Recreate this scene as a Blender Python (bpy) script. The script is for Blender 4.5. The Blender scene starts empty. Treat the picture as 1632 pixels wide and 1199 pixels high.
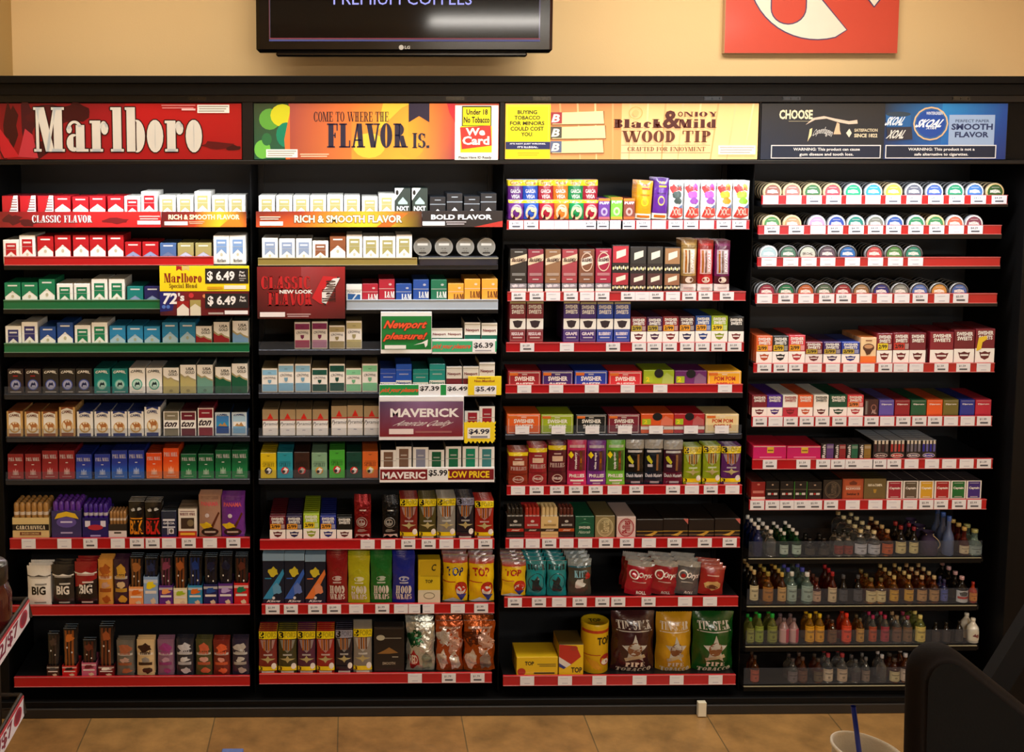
import bpy, bmesh, math, random
from math import sin, cos, pi, radians, floor
from mathutils import Vector, Matrix
from mathutils.geometry import tessellate_polygon
random.seed(7)
SC = bpy.context.scene
COL = SC.collection

# ------------------------------------------------------------------ camera, light, exposure
EYE = 2.105            # eye height above the floor
DIST = 4.0             # camera to the shelf fronts
FPX = 1852.0           # focal length in pixels of the 1632 px wide frame
TILT, YAW, ROLL = 5.4, 0.7, 0.0
CX, CY = 583.0, 375.0  # principal point of the cropped photo
cd = bpy.data.cameras.new('camera'); cam = bpy.data.objects.new('camera', cd); COL.objects.link(cam)
cam.location = (0, -DIST, EYE)
cam.rotation_euler = (radians(90 - TILT), radians(ROLL), radians(-YAW))
cd.sensor_fit = 'HORIZONTAL'; cd.sensor_width = 36.0; cd.lens = FPX / 1632 * 36
cd.shift_x = (816 - CX) / 1632; cd.shift_y = (CY - 599.5) / 1632
cd.clip_start = 0.05
SC.camera = cam
CAMROT = cam.rotation_euler.to_matrix()
SC.view_settings.view_transform = 'Standard'; SC.view_settings.look = 'None'
SC.view_settings.gamma = 1; SC.view_settings.use_curve_mapping = False
SC.view_settings.exposure = 0.45

world = bpy.data.worlds.new('room_air'); SC.world = world; world.use_nodes = True
world.node_tree.nodes['Background'].inputs[0].default_value = (1.0, .93, .82, 1)
world.node_tree.nodes['Background'].inputs[1].default_value = 0.03

def area(name, loc, rot, sx, sy, power, col, spread=180):
    l = bpy.data.lights.new(name, 'AREA'); l.shape = 'RECTANGLE'; l.size = sx; l.size_y = sy
    l.energy = power; l.color = col; l.spread = radians(spread)
    o = bpy.data.objects.new(name, l); COL.objects.link(o); o.location = loc; o.rotation_euler = rot
    return o
LIGHT_LED = 3.6; LIGHT_CEIL = 30.0; LIGHT_WIN = 16.0
BAYS = [(-4, 403), (403, 806), (806, 1210), (1210, 1616)]

def P(px, py, y=0.0):
    """point where the sight line through a photo pixel meets the upright plane at depth y"""
    d = CAMROT @ Vector(((px - CX) / FPX, -(py - CY) / FPX, -1.0))
    t = (y + DIST) / d.y
    return Vector((d.x * t, y, EYE + d.z * t))

# under-header lamps, one per bay, and ceiling lamps; rear pair added for frontal fill and the television reflection
LEDY = -0.115
for i, (a, b) in enumerate(BAYS):
    c = P((a + b) / 2, 262, LEDY)
    area('header_lamp_light', (c.x, LEDY, c.z - .004), (radians(-4), 0, 0), .82, .03, LIGHT_LED, (.88, .94, 1.0), 170)
CEILZ = 3.0
CEIL_SPOTS = [(-.55, -.55), (1.35, -.55), (1.2, -5.4), (2.8, -5.4)]
for (x, y) in CEIL_SPOTS:
    area('ceiling_panel_light', (x, y, CEILZ - .035), (0, 0, 0), 1.1, .5, LIGHT_CEIL * (.58 if x > 0 else .24) if y > -2 else LIGHT_CEIL * 2.3, (1.0, .9, .74) if y > -2 else (1.0, .95, .87))
area('window_daylight', (3.0, -6.3, 1.75), (radians(90), 0, radians(25)), 2.2, 1.5, LIGHT_WIN, (.82, .9, 1.0))

# ------------------------------------------------------------------ colours and materials
CN = dict(W='f4f2ec', K='14120f', X='2a2726', red='b3141f', bred='cc1f22', dred='6e0f18', maroon='6b1424', gold='a59b62',
          cream='e9e0b8', navy='1d1f5e', blue='1d4da0', lblue='8fb0dc', sky='2f8fc0', cyan='1f9fd0', teal='0d7f7c',
          green='0c7a52', dgreen='0c4a3a', mint='a8dcb8', lime='a7c423', yellow='f2dc18', orange='e0701c', purple='5a2a86',
          pink='d43a8c', brown='6a3b20', tan='c79a5a', grey='8b9098', lgrey='c3c8cf', silver='a9a9a4', olive='5c5c22',
          dbrown='2c1812', peach='f0a060', khaki='b9ab7c', rose='c86080', choc='3a2018', amber='b06010', bgreen='1f9a38',
          lav='b9a4dc', dgrey='45464a', magenta='c8146a', ltan='dcc090', coral='e4604a', bblue='1a3fc0', plum='4a1a3c')
def lin(c):
    if isinstance(c, tuple): return c
    h = CN.get(c, c)
    v = [int(h[i:i + 2], 16) / 255 for i in (0, 2, 4)]
    return tuple((x / 12.92 if x <= .04045 else ((x + .055) / 1.055) ** 2.4) for x in v) + (1.0,)
def mixc(a, b, t):
    a, b = lin(a), lin(b); return tuple(a[i] * (1 - t) + b[i] * t for i in range(4))

MATS = {}
def mat(name, color=None, rough=.45, metal=0., bump=0., bscale=60., coat=0., emit=0., trans=0., alpha=1., attr=False, noise=.0, nscale=12., ior=1.45, spec=.5):
    if name in MATS: return MATS[name]
    m = bpy.data.materials.new(name); m.use_nodes = True; nt = m.node_tree; N = nt.nodes; L = nt.links
    b = N['Principled BSDF']
    tc = N.new('ShaderNodeTexCoord')
    if attr:
        src = N.new('ShaderNodeAttribute'); src.attribute_name = 'Col'; out = src.outputs['Color']
    else:
        src = N.new('ShaderNodeRGB'); src.outputs[0].default_value = lin(color); out = src.outputs[0]
    if noise:
        n = N.new('ShaderNodeTexNoise'); n.inputs['Scale'].default_value = nscale; n.inputs['Detail'].default_value = 4
        L.new(tc.outputs['Object'], n.inputs['Vector'])
        mp = N.new('ShaderNodeMapRange'); mp.inputs[3].default_value = 1 - noise; mp.inputs[4].default_value = 1 + noise
        L.new(n.outputs['Fac'], mp.inputs[0])
        mx = N.new('ShaderNodeVectorMath'); mx.operation = 'SCALE'
        L.new(out, mx.inputs[0]); L.new(mp.outputs[0], mx.inputs['Scale']); out = mx.outputs[0]
    L.new(out, b.inputs['Base Color'])
    b.inputs['Roughness'].default_value = rough; b.inputs['Metallic'].default_value = metal
    b.inputs['Coat Weight'].default_value = coat; b.inputs['Coat Roughness'].default_value = .12
    b.inputs['Transmission Weight'].default_value = trans; b.inputs['IOR'].default_value = ior
    b.inputs['Alpha'].default_value = alpha; b.inputs['Specular IOR Level'].default_value = spec
    if emit:
        L.new(out, b.inputs['Emission Color']); b.inputs['Emission Strength'].default_value = emit
    if bump:
        n = N.new('ShaderNodeTexNoise'); n.inputs['Scale'].default_value = bscale; n.inputs['Detail'].default_value = 3
        L.new(tc.outputs['Object'], n.inputs['Vector'])
        bp = N.new('ShaderNodeBump'); bp.inputs['Strength'].default_value = bump; bp.inputs['Distance'].default_value = .004
        L.new(n.outputs['Fac'], bp.inputs['Height']); L.new(bp.outputs['Normal'], b.inputs['Normal'])
    MATS[name] = m
    return m
CARD = mat('printed_card', attr=True, rough=.4, coat=.25, noise=.04)
FILM = mat('printed_film', attr=True, rough=.22, coat=.5, bump=.55, bscale=45, noise=.05)
FOIL = mat('crumpled_foil', attr=True, rough=.2, metal=.55, bump=1.0, bscale=70, noise=.1)
PAPER = mat('printed_paper', attr=True, rough=.7, noise=.02)
PLAST = mat('glossy_plastic', attr=True, rough=.28, coat=.4, noise=.03)
TIN = mat('painted_tin', attr=True, rough=.3, metal=.15, coat=.3, noise=.04)
BLACKM = mat('black_laminate', '070606', rough=.5, noise=.2, nscale=3, bump=.05, bscale=200, spec=.22)
BACKM = mat('black_back_panel', '101114', rough=.5, noise=.25, nscale=2)
BOARDM = mat('black_shelf_metal', '1c1c1f', rough=.35, metal=.3, noise=.1)
CLEAR = mat('clear_acrylic', '6c7078', rough=.06, alpha=.12, noise=.01)
GLASS = mat('shelf_glass', '3c3430', rough=.05, alpha=.2, noise=.01)

# ------------------------------------------------------------------ object helpers
def link(o, parent=None):
    COL.objects.link(o)
    if parent is not None: o.parent = parent
    return o
LABELS = {}
def tag(o, label, cat, group=None, kind=None):
    if label: o['label'] = label
    if cat: o['category'] = cat
    if group: o['group'] = group
    if kind: o['kind'] = kind
    return o
def empty(name, loc, rz=0):
    o = bpy.data.objects.new(name, None); o.empty_display_size = .02; link(o); o.location = loc; o.rotation_euler.z = rz
    return o

class M:
    """collects faces with printed colours and links them as one mesh object"""
    def __init__(s): s.v = []; s.f = []; s.c = []; s.mi = []; s.sm = []; s.cur = 0; s.smooth = False; s.weld = False
    def face(s, pts, col, cols=None):
        i = len(s.v); s.v.extend(pts); n = len(pts); s.f.append(tuple(range(i, i + n)))
        s.c.append([lin(k) for k in cols] if cols else [lin(col)] * n); s.mi.append(s.cur); s.sm.append(s.smooth)
    def grid(s, fn, nu, nv, col, smooth=True, flip=False):
        b = len(s.v)
        for j in range(nv + 1):
            for i in range(nu + 1): s.v.append(fn(i / nu, j / nv))
        for j in range(nv):
            for i in range(nu):
                q = [b + j * (nu + 1) + i, b + j * (nu + 1) + i + 1, b + (j + 1) * (nu + 1) + i + 1, b + (j + 1) * (nu + 1) + i]
                if flip: q.reverse()
                s.f.append(tuple(q)); c = col(( i + .5) / nu, (j + .5) / nv) if callable(col) else col
                s.c.append([lin(c)] * 4); s.mi.append(s.cur); s.sm.append(smooth)
    def box(s, x0, x1, y0, y1, z0, z1, col, top=None, side=None, bev=0.0, bottom=None, front=None, back=None):
        top = top or col; side = side or col; bottom = bottom or side; front = front or col; back = back or side
        b = min(bev, (x1 - x0) * .4, (y1 - y0) * .4, (z1 - z0) * .4)
        X = (x0, x1); Y = (y0, y1); Z = (z0, z1); sg = (1, -1)
        def c(i, j, k, ax):
            p = [X[i] + (0 if ax == 0 else sg[i] * b), Y[j] + (0 if ax == 1 else sg[j] * b), Z[k] + (0 if ax == 2 else sg[k] * b)]
            return tuple(p)
        F = s.face
        F([c(0,0,0,1), c(1,0,0,1), c(1,0,1,1), c(0,0,1,1)], front)
        F([c(1,1,0,1), c(0,1,0,1), c(0,1,1,1), c(1,1,1,1)], back)
        F([c(0,1,0,0), c(0,0,0,0), c(0,0,1,0), c(0,1,1,0)], side)
        F([c(1,0,0,0), c(1,1,0,0), c(1,1,1,0), c(1,0,1,0)], side)
        F([c(0,0,1,2), c(1,0,1,2), c(1,1,1,2), c(0,1,1,2)], top)
        F([c(0,1,0,2), c(1,1,0,2), c(1,0,0,2), c(0,0,0,2)], bottom)
        if b > 0:
            for k in (0, 1):
                cc = top if k else bottom
                for j in (0, 1):
                    q = [c(0,j,k,1), c(1,j,k,1), c(1,j,k,2), c(0,j,k,2)]
                    F(q if (j ^ k) else q[::-1], cc)
                for i in (0, 1):
                    q = [c(i,0,k,0), c(i,1,k,0), c(i,1,k,2), c(i,0,k,2)]
                    F(q if not (i ^ k) else q[::-1], cc)
            for i in (0, 1):
                for j in (0, 1):
                    q = [c(i,j,0,0), c(i,j,0,1), c(i,j,1,1), c(i,j,1,0)]
                    F(q if not (i ^ j) else q[::-1], side)
            for i in (0, 1):
                for j in (0, 1):
                    for k in (0, 1):
                        q = [c(i,j,k,0), c(i,j,k,1), c(i,j,k,2)]
                        F(q if (i + j + k) % 2 == 0 else q[::-1], top if k else bottom)
    def tube(s, p0, p1, r, col, n=8, r1=None, caps=True):
        p0, p1 = Vector(p0), Vector(p1); d = (p1 - p0).normalized(); r1 = r if r1 is None else r1
        u = d.orthogonal().normalized(); w = d.cross(u)
        a = [tuple(p0 + (u * cos(2*pi*k/n) + w * sin(2*pi*k/n)) * r) for k in range(n)]
        b = [tuple(p1 + (u * cos(2*pi*k/n) + w * sin(2*pi*k/n)) * r1) for k in range(n)]
        sm = s.smooth; s.smooth = True
        for k in range(n): s.face([a[k], a[(k+1) % n], b[(k+1) % n], b[k]], col)
        s.smooth = sm
        if caps: s.face(a[::-1], col); s.face(b, col)
    def lathe(s, prof, cx, cy, col, n=14, z0=0.0, cap=True, axis='z'):
        """prof: list of (radius, height, colour-or-None)"""
        def pt(r, h, k):
            a = 2 * pi * k / n
            if axis == 'z': return (cx + r * sin(a), cy - r * cos(a), z0 + h)
            return (cx + r * sin(a), cy + h, z0 + r * cos(a))
        b = len(s.v)
        for (r, h, *_) in prof:
            for k in range(n): s.v.append(pt(r, h, k))
        for j in range(len(prof) - 1):
            c = prof[j][2] if len(prof[j]) > 2 and prof[j][2] else col
            for k in range(n):
                q = [b+j*n+k, b+j*n+(k+1) % n, b+(j+1)*n+(k+1) % n, b+(j+1)*n+k]
                s.f.append(tuple(q)); s.c.append([lin(c)]*4); s.mi.append(s.cur); s.sm.append(True)
        if cap:
            r, h = prof[-1][0], prof[-1][1]; c = prof[-1][2] if len(prof[-1]) > 2 and prof[-1][2] else col
            if r > 1e-5: s.face([pt(r, h, k) for k in range(n)], c)
            r, h = prof[0][0], prof[0][1]
            if r > 1e-5: s.face([pt(r, h, k) for k in range(n)][::-1], prof[0][2] if len(prof[0]) > 2 and prof[0][2] else col)
    def build_mesh(s, name, mats, weld=False):
        me = bpy.data.meshes.new(name); me.from_pydata(s.v, [], s.f)
        if not isinstance(mats, (list, tuple)): mats = [mats]
        for m in mats: me.materials.append(m)
        ca = me.color_attributes.new('Col', 'FLOAT_COLOR', 'CORNER')
        flat = [x for f in s.c for c in f for x in c]
        ca.data.foreach_set('color', flat)
        me.polygons.foreach_set('material_index', s.mi); me.polygons.foreach_set('use_smooth', s.sm)
        me.update()
        if weld or s.weld:
            b = bmesh.new(); b.from_mesh(me); bmesh.ops.remove_doubles(b, verts=b.verts, dist=1e-5); b.to_mesh(me); b.free()
        return me
    def build(s, name, mats, parent=None, loc=None):
        o = bpy.data.objects.new(name, s.build_mesh(name, mats)); link(o, parent)
        if loc is not None: o.location = loc
        return o
def inst(name, mesh, loc, parent=None, rot=None):
    o = bpy.data.objects.new(name, mesh); link(o, parent); o.location = loc
    if rot: o.rotation_euler = rot
    return o

# ------------------------------------------------------------------ lettering
_tc = {}
def sans(s, bold=0.0, spacing=1.0):
    k = (s, bold, spacing)
    if k not in _tc:
        c = bpy.data.curves.new('lettering', 'FONT'); c.body = s; c.resolution_u = 2; c.offset = bold; c.space_character = spacing
        o = bpy.data.objects.new('lettering', c); me = bpy.data.meshes.new_from_object(o)
        vs = [(v.co.x, v.co.y) for v in me.vertices]; fs = [tuple(p.vertices) for p in me.polygons]
        bpy.data.objects.remove(o); bpy.data.curves.remove(c); bpy.data.meshes.remove(me)
        _tc[k] = norm(vs, fs)
    return _tc[k]
def norm(vs, fs):
    if not vs: return ([], [])
    x0 = min(v[0] for v in vs); x1 = max(v[0] for v in vs); y0 = min(v[1] for v in vs); y1 = max(v[1] for v in vs)
    return ([((x - x0) / (x1 - x0 + 1e-9), (y - y0) / (y1 - y0 + 1e-9)) for x, y in vs], fs)
def _r(x0, y0, x1, y1): return [(x0, y0), (x1, y0), (x1, y1), (x0, y1)]
def _ring(cx, cy, rx, ry, tx, ty, a0=0, a1=360, n=16):
    out = []; 
    for k in range(n):
        a = radians(a0 + (a1 - a0) * k / n); b = radians(a0 + (a1 - a0) * (k + 1) / n)
        out.append([(cx + (rx-tx) * cos(a), cy + (ry-ty) * sin(a)), (cx + rx * cos(a), cy + ry * sin(a)), (cx + rx * cos(b), cy + ry * sin(b)), (cx + (rx-tx) * cos(b), cy + (ry-ty) * sin(b))])
    return out
def _stem(x, y0, y1, w, s=.07, h=.06, t=3):
    o = [_r(x, y0, x + w, y1)]
    if t & 1: o.append(_r(x - s, y0, x + w + s, y0 + h))
    if t & 2: o.append(_r(x - s, y1 - h, x + w + s, y1))
    return o
def _dg(xa, ya, xb, yb, w): return [[(xa, ya), (xa + w, ya), (xb + w, yb), (xb, yb)]]
def _glyph(c, w):
    h = .06; t = w * .35
    if c == ' ': return [], .3
    if c == '.': return [_r(0, 0, w, w * .9)], w
    if c == 'I': return _stem(.07, 0, 1, w), w + .14
    if c == 'L': return _stem(.07, 0, 1, w) + [_r(.07, 0, .55, h), _r(.49, 0, .55, .3)], .55
    if c in 'FE':
        o = _stem(.07, 0, 1, w) + [_r(.07, 1-h, .53, 1), _r(.47, .7, .53, 1), _r(.07+w, .48, .42, .48+h), _r(.37, .4, .43, .62)]
        if c == 'E': o += [_r(.07, 0, .55, h), _r(.49, 0, .55, .3)]
        return o, .55
    if c == 'T': return _stem(.3 - w/2, 0, 1, w) + [_r(0, 1-h, .6, 1), _r(0, .7, .06, 1), _r(.54, .7, .6, 1)], .6
    if c == 'H': return _stem(.07, 0, 1, w) + _stem(.2+w, 0, 1, w) + [_r(.1, .48, .3+w, .54)], .34 + 2*w
    if c == 'A': return _dg(.06, 0, .27, 1, t) + _dg(.48-w/2, 0, .27, 1, w) + [_r(.14, .28, .5, .34), _r(0, 0, .2, h), _r(.4-w/2, 0, .56+w/2, h)], .52 + w/2
    if c == 'V': return _dg(.27, 0, .06, 1, w) + _dg(.27+w*.6, 0, .48+w/2, 1, t) + [_r(0, 1-h, .1+w+.06, 1), _r(.42, 1-h, .6+w/2, 1)], .56 + w/2
    if c == 'W':
        a, _ = _glyph('V', w); return a + [[(x + .42, y) for x, y in q] for q in a], .98 + w/2
    if c == 'M': return _stem(.06, 0, 1, t) + _stem(.62, 0, 1, w) + _dg(.36, .0, .06, 1, w) + _dg(.36, 0, .62, 1, t) , .70 + w
    if c == 'N': return _stem(.06, 0, 1, t) + _stem(.56, 0, 1, t) + _dg(.56-w*.4, 0, .06, 1, w), .64 + t
    if c in 'OQ': return _ring(.3, .5, .3, .52, w, .06, n=20), .6
    if c in 'CG':
        o = _ring(.3, .5, .3, .52, w, .06, 48, 312, 18) + [_r(.46, .66, .53, .95)]
        if c == 'G': o += _stem(.4, 0, .42, w*.8, .04, h, 2)
        else: o += [_r(.47, .06, .53, .28)]
        return o, .58
    if c == 'D': return _stem(.07, 0, 1, w) + _ring(.2, .5, .36, .5, w, .06, -90, 90, 12) + [_r(.1, 0, .2, h), _r(.1, 1-h, .2, 1)], .58
    if c in 'PRB':
        o = _stem(.07, 0, 1, w) + _ring(.26, .74, .27, .26, w, .055, -90, 90, 10) + [_r(.1, 1-h, .27, 1), _r(.1, .48, .27, .54)]
        if c == 'R': o += _dg(.42, 0, .26, .5, w) + [_r(.4, 0, .48 + w, h)]
        if c == 'B': o += _ring(.26, .26, .29, .26, w, .055, -90, 90, 10) + [_r(.1, 0, .27, h)]
        return o, (.55 if c != 'R' else .48 + w)
    if c == 'S': return _ring(.26, .735, .25, .265, w*.9, .07, 25, 265, 12) + _ring(.26, .265, .26, .265, w*.9, .07, 85, -155, 12) + [_r(.42, .68, .48, .95), _r(.02, .06, .08, .34)], .52
    if c == 'U': return _stem(.07, .3, 1, w, t=2) + _stem(.42, .3, 1, t, t=2) + _ring(.07+.21, .3, .21+t*.3, .3, w*.9, .06, 180, 360, 10), .6
    if c == 'K': return _stem(.07, 0, 1, w) + _dg(.07+w, .4, .48, 1, t) + _dg(.42, 0, .2, .6, w) + [_r(.38, 0, .5+w, h), _r(.38, 1-h, .62, 1)], .52 + w
    if c == 'Y': return _stem(.28, 0, .45, w, t=1) + _dg(.28, .42, .06, 1, w) + _dg(.28+w*.5, .42, .5, 1, t) + [_r(0, 1-h, .26, 1), _r(.42, 1-h, .62, 1)], .6
    if c == '&': return _ring(.26, .76, .17, .24, w*.6, .06, n=12) + _ring(.26, .28, .26, .28, w*.8, .06, n=14) + _dg(.5, 0, .12, .7, w*.6), .66
    x = .70
    if c == 'l': return _stem(.07, 0, 1, w, t=1) + [_r(0, 1-h, .07, 1)], w + .14
    if c == 'i': return _stem(.07, 0, x, w, t=1) + [_r(0, x-h, .07, x), _r(.07, .82, .07+w, 1)], w + .14
    if c == 'o': return _ring(.26, .35, .26, .37, w, .06, n=18), .52
    if c == 'b': return _stem(.05, 0, 1, w, t=0) + [_r(0, 1-h, .07, 1)] + _ring(.05+w*.5+.18, .35, .26, .37, w, .06, -100, 100, 14), .5 + w*.5
    if c == 'd': return _stem(.36, 0, 1, w, t=1) + _ring(.3, .35, .28, .37, w, .06, 90, 270, 14), .44 + w
    if c == 'r': return _stem(.07, 0, x, w, t=1) + [_r(0, x-h, .07, x)] + _ring(.07+w+.13, .52, .12, .14, .12, .14, n=10) + _ring(.07+w+.1, .5, .13, .19, .06, .06, 20, 170, 6), .34 + w
    if c == 'a': return _stem(.3, .05, .6, w, t=0) + _ring(.26, .5, .24, .2, .1, .06, 20, 180, 10) + _ring(.09, .5, .09, .09, .09, .09, n=8) + _ring(.22, .2, .22, .2, w*.8, .05, 60, 320, 12) + [_r(.3, 0, .42+w, .06)], .42 + w
    if c == 'c': return _ring(.24, .35, .24, .37, w*.9, .06, 45, 315, 14) + _ring(.38, .52, .08, .08, .08, .08, n=8), .46
    if c == 'k': return _stem(.07, 0, 1, w) + _dg(.07+w, .25, .36, x, t) + _dg(.34, 0, .16, .45, w) + [_r(.3, 0, .42+w, h)], .44 + w
    if c == 'e': return _ring(.25, .35, .25, .37, w*.9, .06, 0, 330, 16) + [_r(.1, .32, .46, .38)], .5
    if c == 'n': return _stem(.07, 0, x, w, t=1) + _stem(.35, 0, .5, w, t=1) + _ring(.3, .46, .05+w, .24, w, .07, 0, 170, 8), .45 + w
    if c == 'p': return _stem(.05, -.3, x, w, t=1) + _ring(.05+w*.5+.18, .35, .26, .37, w, .06, -100, 100, 14), .5 + w*.5
    return _stem(.05, 0, 1, w, t=0), w + .1
def serif(s, w=.18, gap=.05):
    k = (s, w, gap, 'serif')
    if k not in _tc:
        vs, fs = [], []; x = 0
        for c in s:
            polys, adv = _glyph(c, w)
            for q in polys:
                b = len(vs); vs += [(x + a, y) for a, y in q]; fs.append(tuple(range(b, b + len(q))))
            x += adv + gap
        _tc[k] = norm(vs, fs)
    return _tc[k]

# ------------------------------------------------------------------ printed artwork on a surface S(u, v, e)
def R(u0, v0, u1, v1, c): return ('r', u0, v0, u1, v1, c)
def G(u0, v0, u1, v1, c00, c10, c11, c01): return ('g', u0, v0, u1, v1, (c00, c10, c11, c01))
def Q(pts, c): return ('p', pts, c)
def C(u, v, ru, rv, c): return ('c', u, v, ru, rv, c)
def RING(u, v, ru, rv, t, c): return ('o', u, v, ru, rv, t, c)
def T(s, u0, v0, u1, v1, c, b=.02, sh=0., arc=0., f='n', w=.18, rot=0): return ('t', s, u0, v0, u1, v1, c, b, sh, arc, f, w, rot)
def paint(m, S, arts, e0=.0004, de=.00012, nu=1, nv=1):
    e = e0
    for a in arts:
        k = a[0]
        if k in 'rg':
            u0, v0, u1, v1 = a[1:5]
            iu = max(1, math.ceil(nu * (u1 - u0) - .01)); iv = max(1, math.ceil(nv * (v1 - v0) - .01))
            if k == 'g': iu = max(iu, 4)
            for j in range(iv):
                for i in range(iu):
                    q = [(i/iu, j/iv), ((i+1)/iu, j/iv), ((i+1)/iu, (j+1)/iv), (i/iu, (j+1)/iv)]
                    pts = [tuple(S(u0 + (u1-u0)*x, v0 + (v1-v0)*y, e)) for x, y in q]
                    if k == 'r': m.face(pts, a[5])
                    else:
                        c00, c10, c11, c01 = a[5]
                        m.face(pts, None, [mixc(mixc(c00, c10, x), mixc(c01, c11, x), y) for x, y in q])
        elif k == 'p':
            pts = a[1]; tr = tessellate_polygon([[Vector((x, y, 0)) for x, y in pts]])
            for t in tr:
                q = [pts[i] for i in t]
                ar = (q[1][0]-q[0][0])*(q[2][1]-q[0][1]) - (q[2][0]-q[0][0])*(q[1][1]-q[0][1])
                if ar < 0: q = q[::-1]
                if nv > 1:
                    st = [(q, 0)]
                    while st:
                        t3, dp = st.pop()
                        if dp < 4 and max(abs(t3[i][j] - t3[i-1][j]) for i in range(3) for j in (0, 1)) > .16:
                            md = [((t3[i][0]+t3[(i+1) % 3][0])/2, (t3[i][1]+t3[(i+1) % 3][1])/2) for i in range(3)]
                            st += [([t3[0], md[0], md[2]], dp+1), ([md[0], t3[1], md[1]], dp+1), ([md[2], md[1], t3[2]], dp+1), (md, dp+1)]
                        else: m.face([tuple(S(x, y, e)) for x, y in t3], a[2])
                else: m.face([tuple(S(x, y, e)) for x, y in q], a[2])
        elif k == 'c':
            u, v, ru, rv, c = a[1:]; n = 16
            for i in range(n):
                p = [(u, v), (u + ru*cos(2*pi*i/n), v + rv*sin(2*pi*i/n)), (u + ru*cos(2*pi*(i+1)/n), v + rv*sin(2*pi*(i+1)/n))]
                m.face([tuple(S(x, y, e)) for x, y in p], c)
        elif k == 'o':
            u, v, ru, rv, t, c = a[1:]; 
            for q in _ring(u, v, ru, rv, ru*t, rv*t, n=18): m.face([tuple(S(x, y, e)) for x, y in q][::1], c)
        elif k == 't':
            s, u0, v0, u1, v1, c, b, sh, arc, f, w, rot = a[1:]
            vs, fs = serif(s, w) if f == 's' else sans(s, min(b, .035))
            pts = []
            for x, y in vs:
                yy = y - arc * (2*x - 1) ** 2
                xx = x + sh * (y - .5)
                if rot == 90: xx, yy = 1 - yy, xx
                pts.append(tuple(S(u0 + (u1-u0)*xx, v0 + (v1-v0)*yy, e)))
            for q in fs: m.face([pts[i] for i in q], c)
        e += de
def flatS(w, h, y=0.0, x0=None, z0=0.0):
    xx = -w/2 if x0 is None else x0
    return lambda u, v, e: (xx + u*w, y - e, z0 + v*h)

# ------------------------------------------------------------------ the room
WALLY = .38
def box_obj(name, x0, x1, y0, y1, z0, z1, m, col='888888', bev=0., parent=None):
    k = M(); k.box(x0, x1, y0, y1, z0, z1, col, bev=bev); return k.build(name, m, parent)
XL = P(19, 60, WALLY).x; XR = 4.2; YB = -6.6
wallm = mat('cream_wall_paint', 'eacc9a', rough=.75, noise=.03, nscale=2.0, bump=.08, bscale=150)
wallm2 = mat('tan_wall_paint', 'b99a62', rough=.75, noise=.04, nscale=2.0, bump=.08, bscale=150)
ceilm = mat('ceiling_tile_white', 'dedad0', rough=.9, noise=.06, nscale=40)
for nm, a in (('wall_back', (XL-.1, XR, WALLY, WALLY+.1, 0, CEILZ)), ('wall_left', (XL-.1, XL, YB, WALLY, 0, CEILZ)),
              ('wall_right', (XR, XR+.1, YB, WALLY+.1, 0, CEILZ)), ('ceiling', (XL-.1, XR+.1, YB, WALLY+.1, CEILZ, CEILZ+.08))):
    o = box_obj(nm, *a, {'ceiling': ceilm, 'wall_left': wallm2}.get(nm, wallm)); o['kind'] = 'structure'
# wall behind the camera with its window opening
k = M()
k.box(XL-.1, 1.9, YB-.1, YB, 0, CEILZ, '888888'); k.box(4.0, XR+.1, YB-.1, YB, 0, CEILZ, '888888')
k.box(1.9, 4.0, YB-.1, YB, 0, .8, '888888'); k.box(1.9, 4.0, YB-.1, YB, 2.5, CEILZ, '888888')
o = k.build('wall_front', wallm); o['kind'] = 'structure'
k = M()
for (a, b, c, d) in ((1.9, 4.0, .8, .86), (1.9, 4.0, 2.44, 2.5), (1.9, 1.96, .86, 2.44), (3.94, 4.0, .86, 2.44), (2.92, 2.98, .86, 2.44)):
    k.box(a, b, YB-.08, YB-.02, c, d, '888888', bev=.004)
o = k.build('window_1', mat('dark_window_frame', '2b2a28', rough=.4)); o['kind'] = 'structure'
k = M(); k.box(1.96, 3.94, YB-.055, YB-.045, .86, 2.44, '888888'); k.build('pane', CLEAR, o)
# tiled floor
fm = bpy.data.materials.new('brown_floor_tile'); fm.use_nodes = True; nt = fm.node_tree; N = nt.nodes; L = nt.links
b = N['Principled BSDF']; tc = N.new('ShaderNodeTexCoord'); mp = N.new('ShaderNodeMapping')
mp.inputs['Location'].default_value = (.05 + .440 * 20, .36 + .440 * 20, 0); L.new(tc.outputs['Object'], mp.inputs[0])
bt = N.new('ShaderNodeTexBrick'); bt.offset = 0; bt.inputs['Scale'].default_value = 1; bt.inputs['Brick Width'].default_value = .440
bt.inputs['Row Height'].default_value = .440; bt.inputs['Mortar Size'].default_value = .0025; bt.inputs['Mortar Smooth'].default_value = .3
bt.inputs['Color1'].default_value = lin('9c7440'); bt.inputs['Color2'].default_value = lin('875a2e'); bt.inputs['Mortar'].default_value = lin('66502f')
bt.inputs['Bias'].default_value = -.2
L.new(mp.outputs[0], bt.inputs['Vector'])
n1 = N.new('ShaderNodeTexNoise'); n1.inputs['Scale'].default_value = 7; n1.inputs['Detail'].default_value = 8; n1.inputs['Roughness'].default_value = .65
L.new(tc.outputs['Object'], n1.inputs['Vector'])
mr = N.new('ShaderNodeMapRange'); mr.inputs[1].default_value = .3; mr.inputs[2].default_value = .75; mr.inputs[3].default_value = .5; mr.inputs[4].default_value = 1.25
L.new(n1.outputs['Fac'], mr.inputs[0])
vm = N.new('ShaderNodeVectorMath'); vm.operation = 'SCALE'; L.new(bt.outputs['Color'], vm.inputs[0]); L.new(mr.outputs[0], vm.inputs['Scale'])
L.new(vm.outputs[0], b.inputs['Base Color']); b.inputs['Roughness'].default_value = .42
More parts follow.
